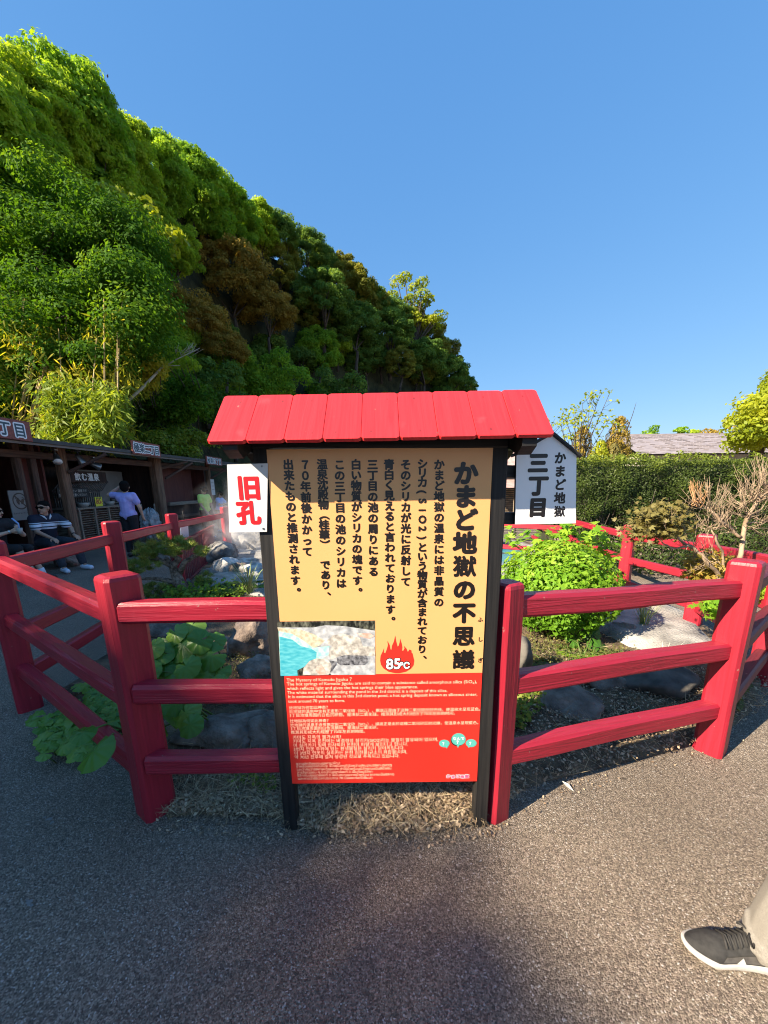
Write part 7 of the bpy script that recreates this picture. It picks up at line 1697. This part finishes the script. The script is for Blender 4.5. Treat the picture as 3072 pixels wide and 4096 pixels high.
V = leaf_arrays(P, rng.normal(size=(n, 3)) * .45 + np.array([0, -.15, 1]), .013 * rng.uniform(.4, 2.0, n), .55, .35, rng=rng); tag(leaf_obj('leaf_litter', V, rng.random(n), 'litter'), 'small brown fallen leaves and chaff over the soil', 'leaves', kind='stuff')
Q = scatter(1000, [(-1.0, .5, 1.2, 1.42), (.4, 2.0, 1.3, 2.0)], [(-1.1, 1.34), (-.4, 1.28), (.1, 1.23), (.45, 1.29), (.8, 1.47), (1.9, 1.80), (2.5, 2.05), (2.4, 2.2), (.4, 1.4), (-.9, 1.45)]); n = len(Q)
V = leaf_arrays(np.stack([Q[:, 0], Q[:, 1], np.full(n, .007)], 1), rng.normal(size=(n, 3)) * .3 + np.array([0, 0, 1]), .010 * rng.uniform(.4, 1.9, n), .6, .2, rng=rng); tag(leaf_obj('chaff_litter', V, rng.random(n), 'litter'), 'scattered crumbs of dry leaf on the asphalt edge', 'litter', kind='stuff')
for lab, x, y, s_, yaw, mt in (('slim pale fallen leaf alone on the asphalt in front of the corner fence', 2272, 3145, .065, -.9, 'dry_leaf_white'), ('curled tan leaf at the foot of the corner post', 745, 3225, .075, .1, 'dry_leaf_white'), ('pinkish dry leaf near the corner post', 690, 3150, .06, .3, 'litter'), ('brown curled leaf lying in the straw beneath the panel', 1740, 3255, .06, .2, 'litter'), ('tan dry leaf by the black leg beneath the panel', 1215, 3265, .06, .8, 'litter'), ('long dry leaf at the edge of the straw', 1530, 3300, .07, .1, 'litter'), ('brown oval leaf in the middle of the straw', 1625, 3255, .05, .5, 'litter')):
    p = gnd(x, y, .012); V = leaf_arrays(np.array([p]), np.array([[.1, -.3, 1.0]]), s_, .36, .3, rng=rng, tang=np.array([[math.cos(yaw) * 9, math.sin(yaw) * 9, 0]])); m = MB(); m.add([tuple(q) for q in V], [(0, 1, 2, 3)], 0, False, .8); tag(m.build('fallen_leaf', mt), lab, 'leaf', 'single leaves on the ground')
# steam from the vent
def steam():
    m = bpy.data.materials.new('steam'); m.use_nodes = True; nt = m.node_tree; n_ = nt.nodes; l = nt.links; n_.remove(n_['Principled BSDF']); MAT['steam'] = m
    v = n_.new('ShaderNodeVolumePrincipled'); v.inputs['Color'].default_value = (.95, .96, 1, 1); tc = n_.new('ShaderNodeTexCoord'); nz = n_.new('ShaderNodeTexNoise'); nz.inputs['Scale'].default_value = 1.6; nz.inputs['Detail'].default_value = 3
    mp = n_.new('ShaderNodeMapping'); mp.inputs['Scale'].default_value = (1, 1, .55); l.new(tc.outputs['Object'], mp.inputs[0]); l.new(mp.outputs[0], nz.inputs['Vector'])
    r = n_.new('ShaderNodeMapRange'); r.inputs['From Min'].default_value = .46; r.inputs['From Max'].default_value = .72; r.inputs['To Max'].default_value = 1.5; l.new(nz.outputs['Fac'], r.inputs['Value'])
    g_ = n_.new('ShaderNodeVectorMath'); g_.operation = 'LENGTH'; s_ = n_.new('ShaderNodeVectorMath'); s_.operation = 'MULTIPLY'; s_.inputs[1].default_value = (1 / 1.1, 1 / 1.6, 1 / .95); l.new(tc.outputs['Object'], s_.inputs[0]); l.new(s_.outputs[0], g_.inputs[0])
    f = n_.new('ShaderNodeMapRange'); f.inputs['From Min'].default_value = 1.0; f.inputs['From Max'].default_value = .25; l.new(g_.outputs['Value'], f.inputs['Value'])
    x = n_.new('ShaderNodeMath'); x.operation = 'MULTIPLY'; l.new(r.outputs[0], x.inputs[0]); l.new(f.outputs[0], x.inputs[1]); l.new(x.outputs[0], v.inputs['Density']); l.new(v.outputs[0], n_['Material Output'].inputs['Volume'])
steam()
bm = bmesh.new(); bmesh.ops.create_icosphere(bm, subdivisions=3, radius=1.0)
for v in bm.verts: v.co = Vector((v.co.x * 1.1, v.co.y * 1.6, v.co.z * .95))
me = bpy.data.meshes.new('steam'); bm.to_mesh(me); bm.free(); me.materials.append(MAT['steam']); o = link('steam', me, None, Matrix.Translation((-2.7, 7.6, .75))); tag(o, 'thin drifting steam over the vent boulders', 'steam', kind='stuff')
b = at(430, 305, 40); t = MB(); t.tube([b + Vector((0, 0, -.12)), b, b + Vector((.03, 0, .12))], [.01, .07, .02], 8); t.add([b + Vector((0, 0, .02)), b + Vector((-.16, .05, .10)), b + Vector((-.02, 0, -.08))], [(0, 1, 2)]); t.add([b + Vector((0, 0, .02)), b + Vector((.14, -.05, .12)), b + Vector((.02, 0, -.08))], [(0, 2, 1)])
tag(t.build('flying_bird', 'cloth_black'), 'tiny dark bird in the open sky over the wood', 'bird')

m = MB()
for cx_, cy_, s_ in ((198, 3275, .012), (208, 3290, .008), (180, 3268, .006), (118, 3610, .010), (126, 3622, .006), (110, 3600, .004), (2310, 3130, .004), (1480, 3410, .004), (1920, 3445, .004), (820, 3560, .003), (2480, 3500, .004), (1030, 3500, .004)):
    p = gnd(cx_, cy_, .004); m.poly([(p.x + s_ * (1 + .4 * math.sin(3 * q + cx_)) * math.cos(q), p.y + s_ * (1 + .4 * math.sin(2 * q + cy_)) * math.sin(q), .004) for q in [i * math.pi / 7 for i in range(14)]])
tag(m.build('white_debris', 'grey_card'), 'white specks and splashes dried on the asphalt', 'specks', kind='stuff')
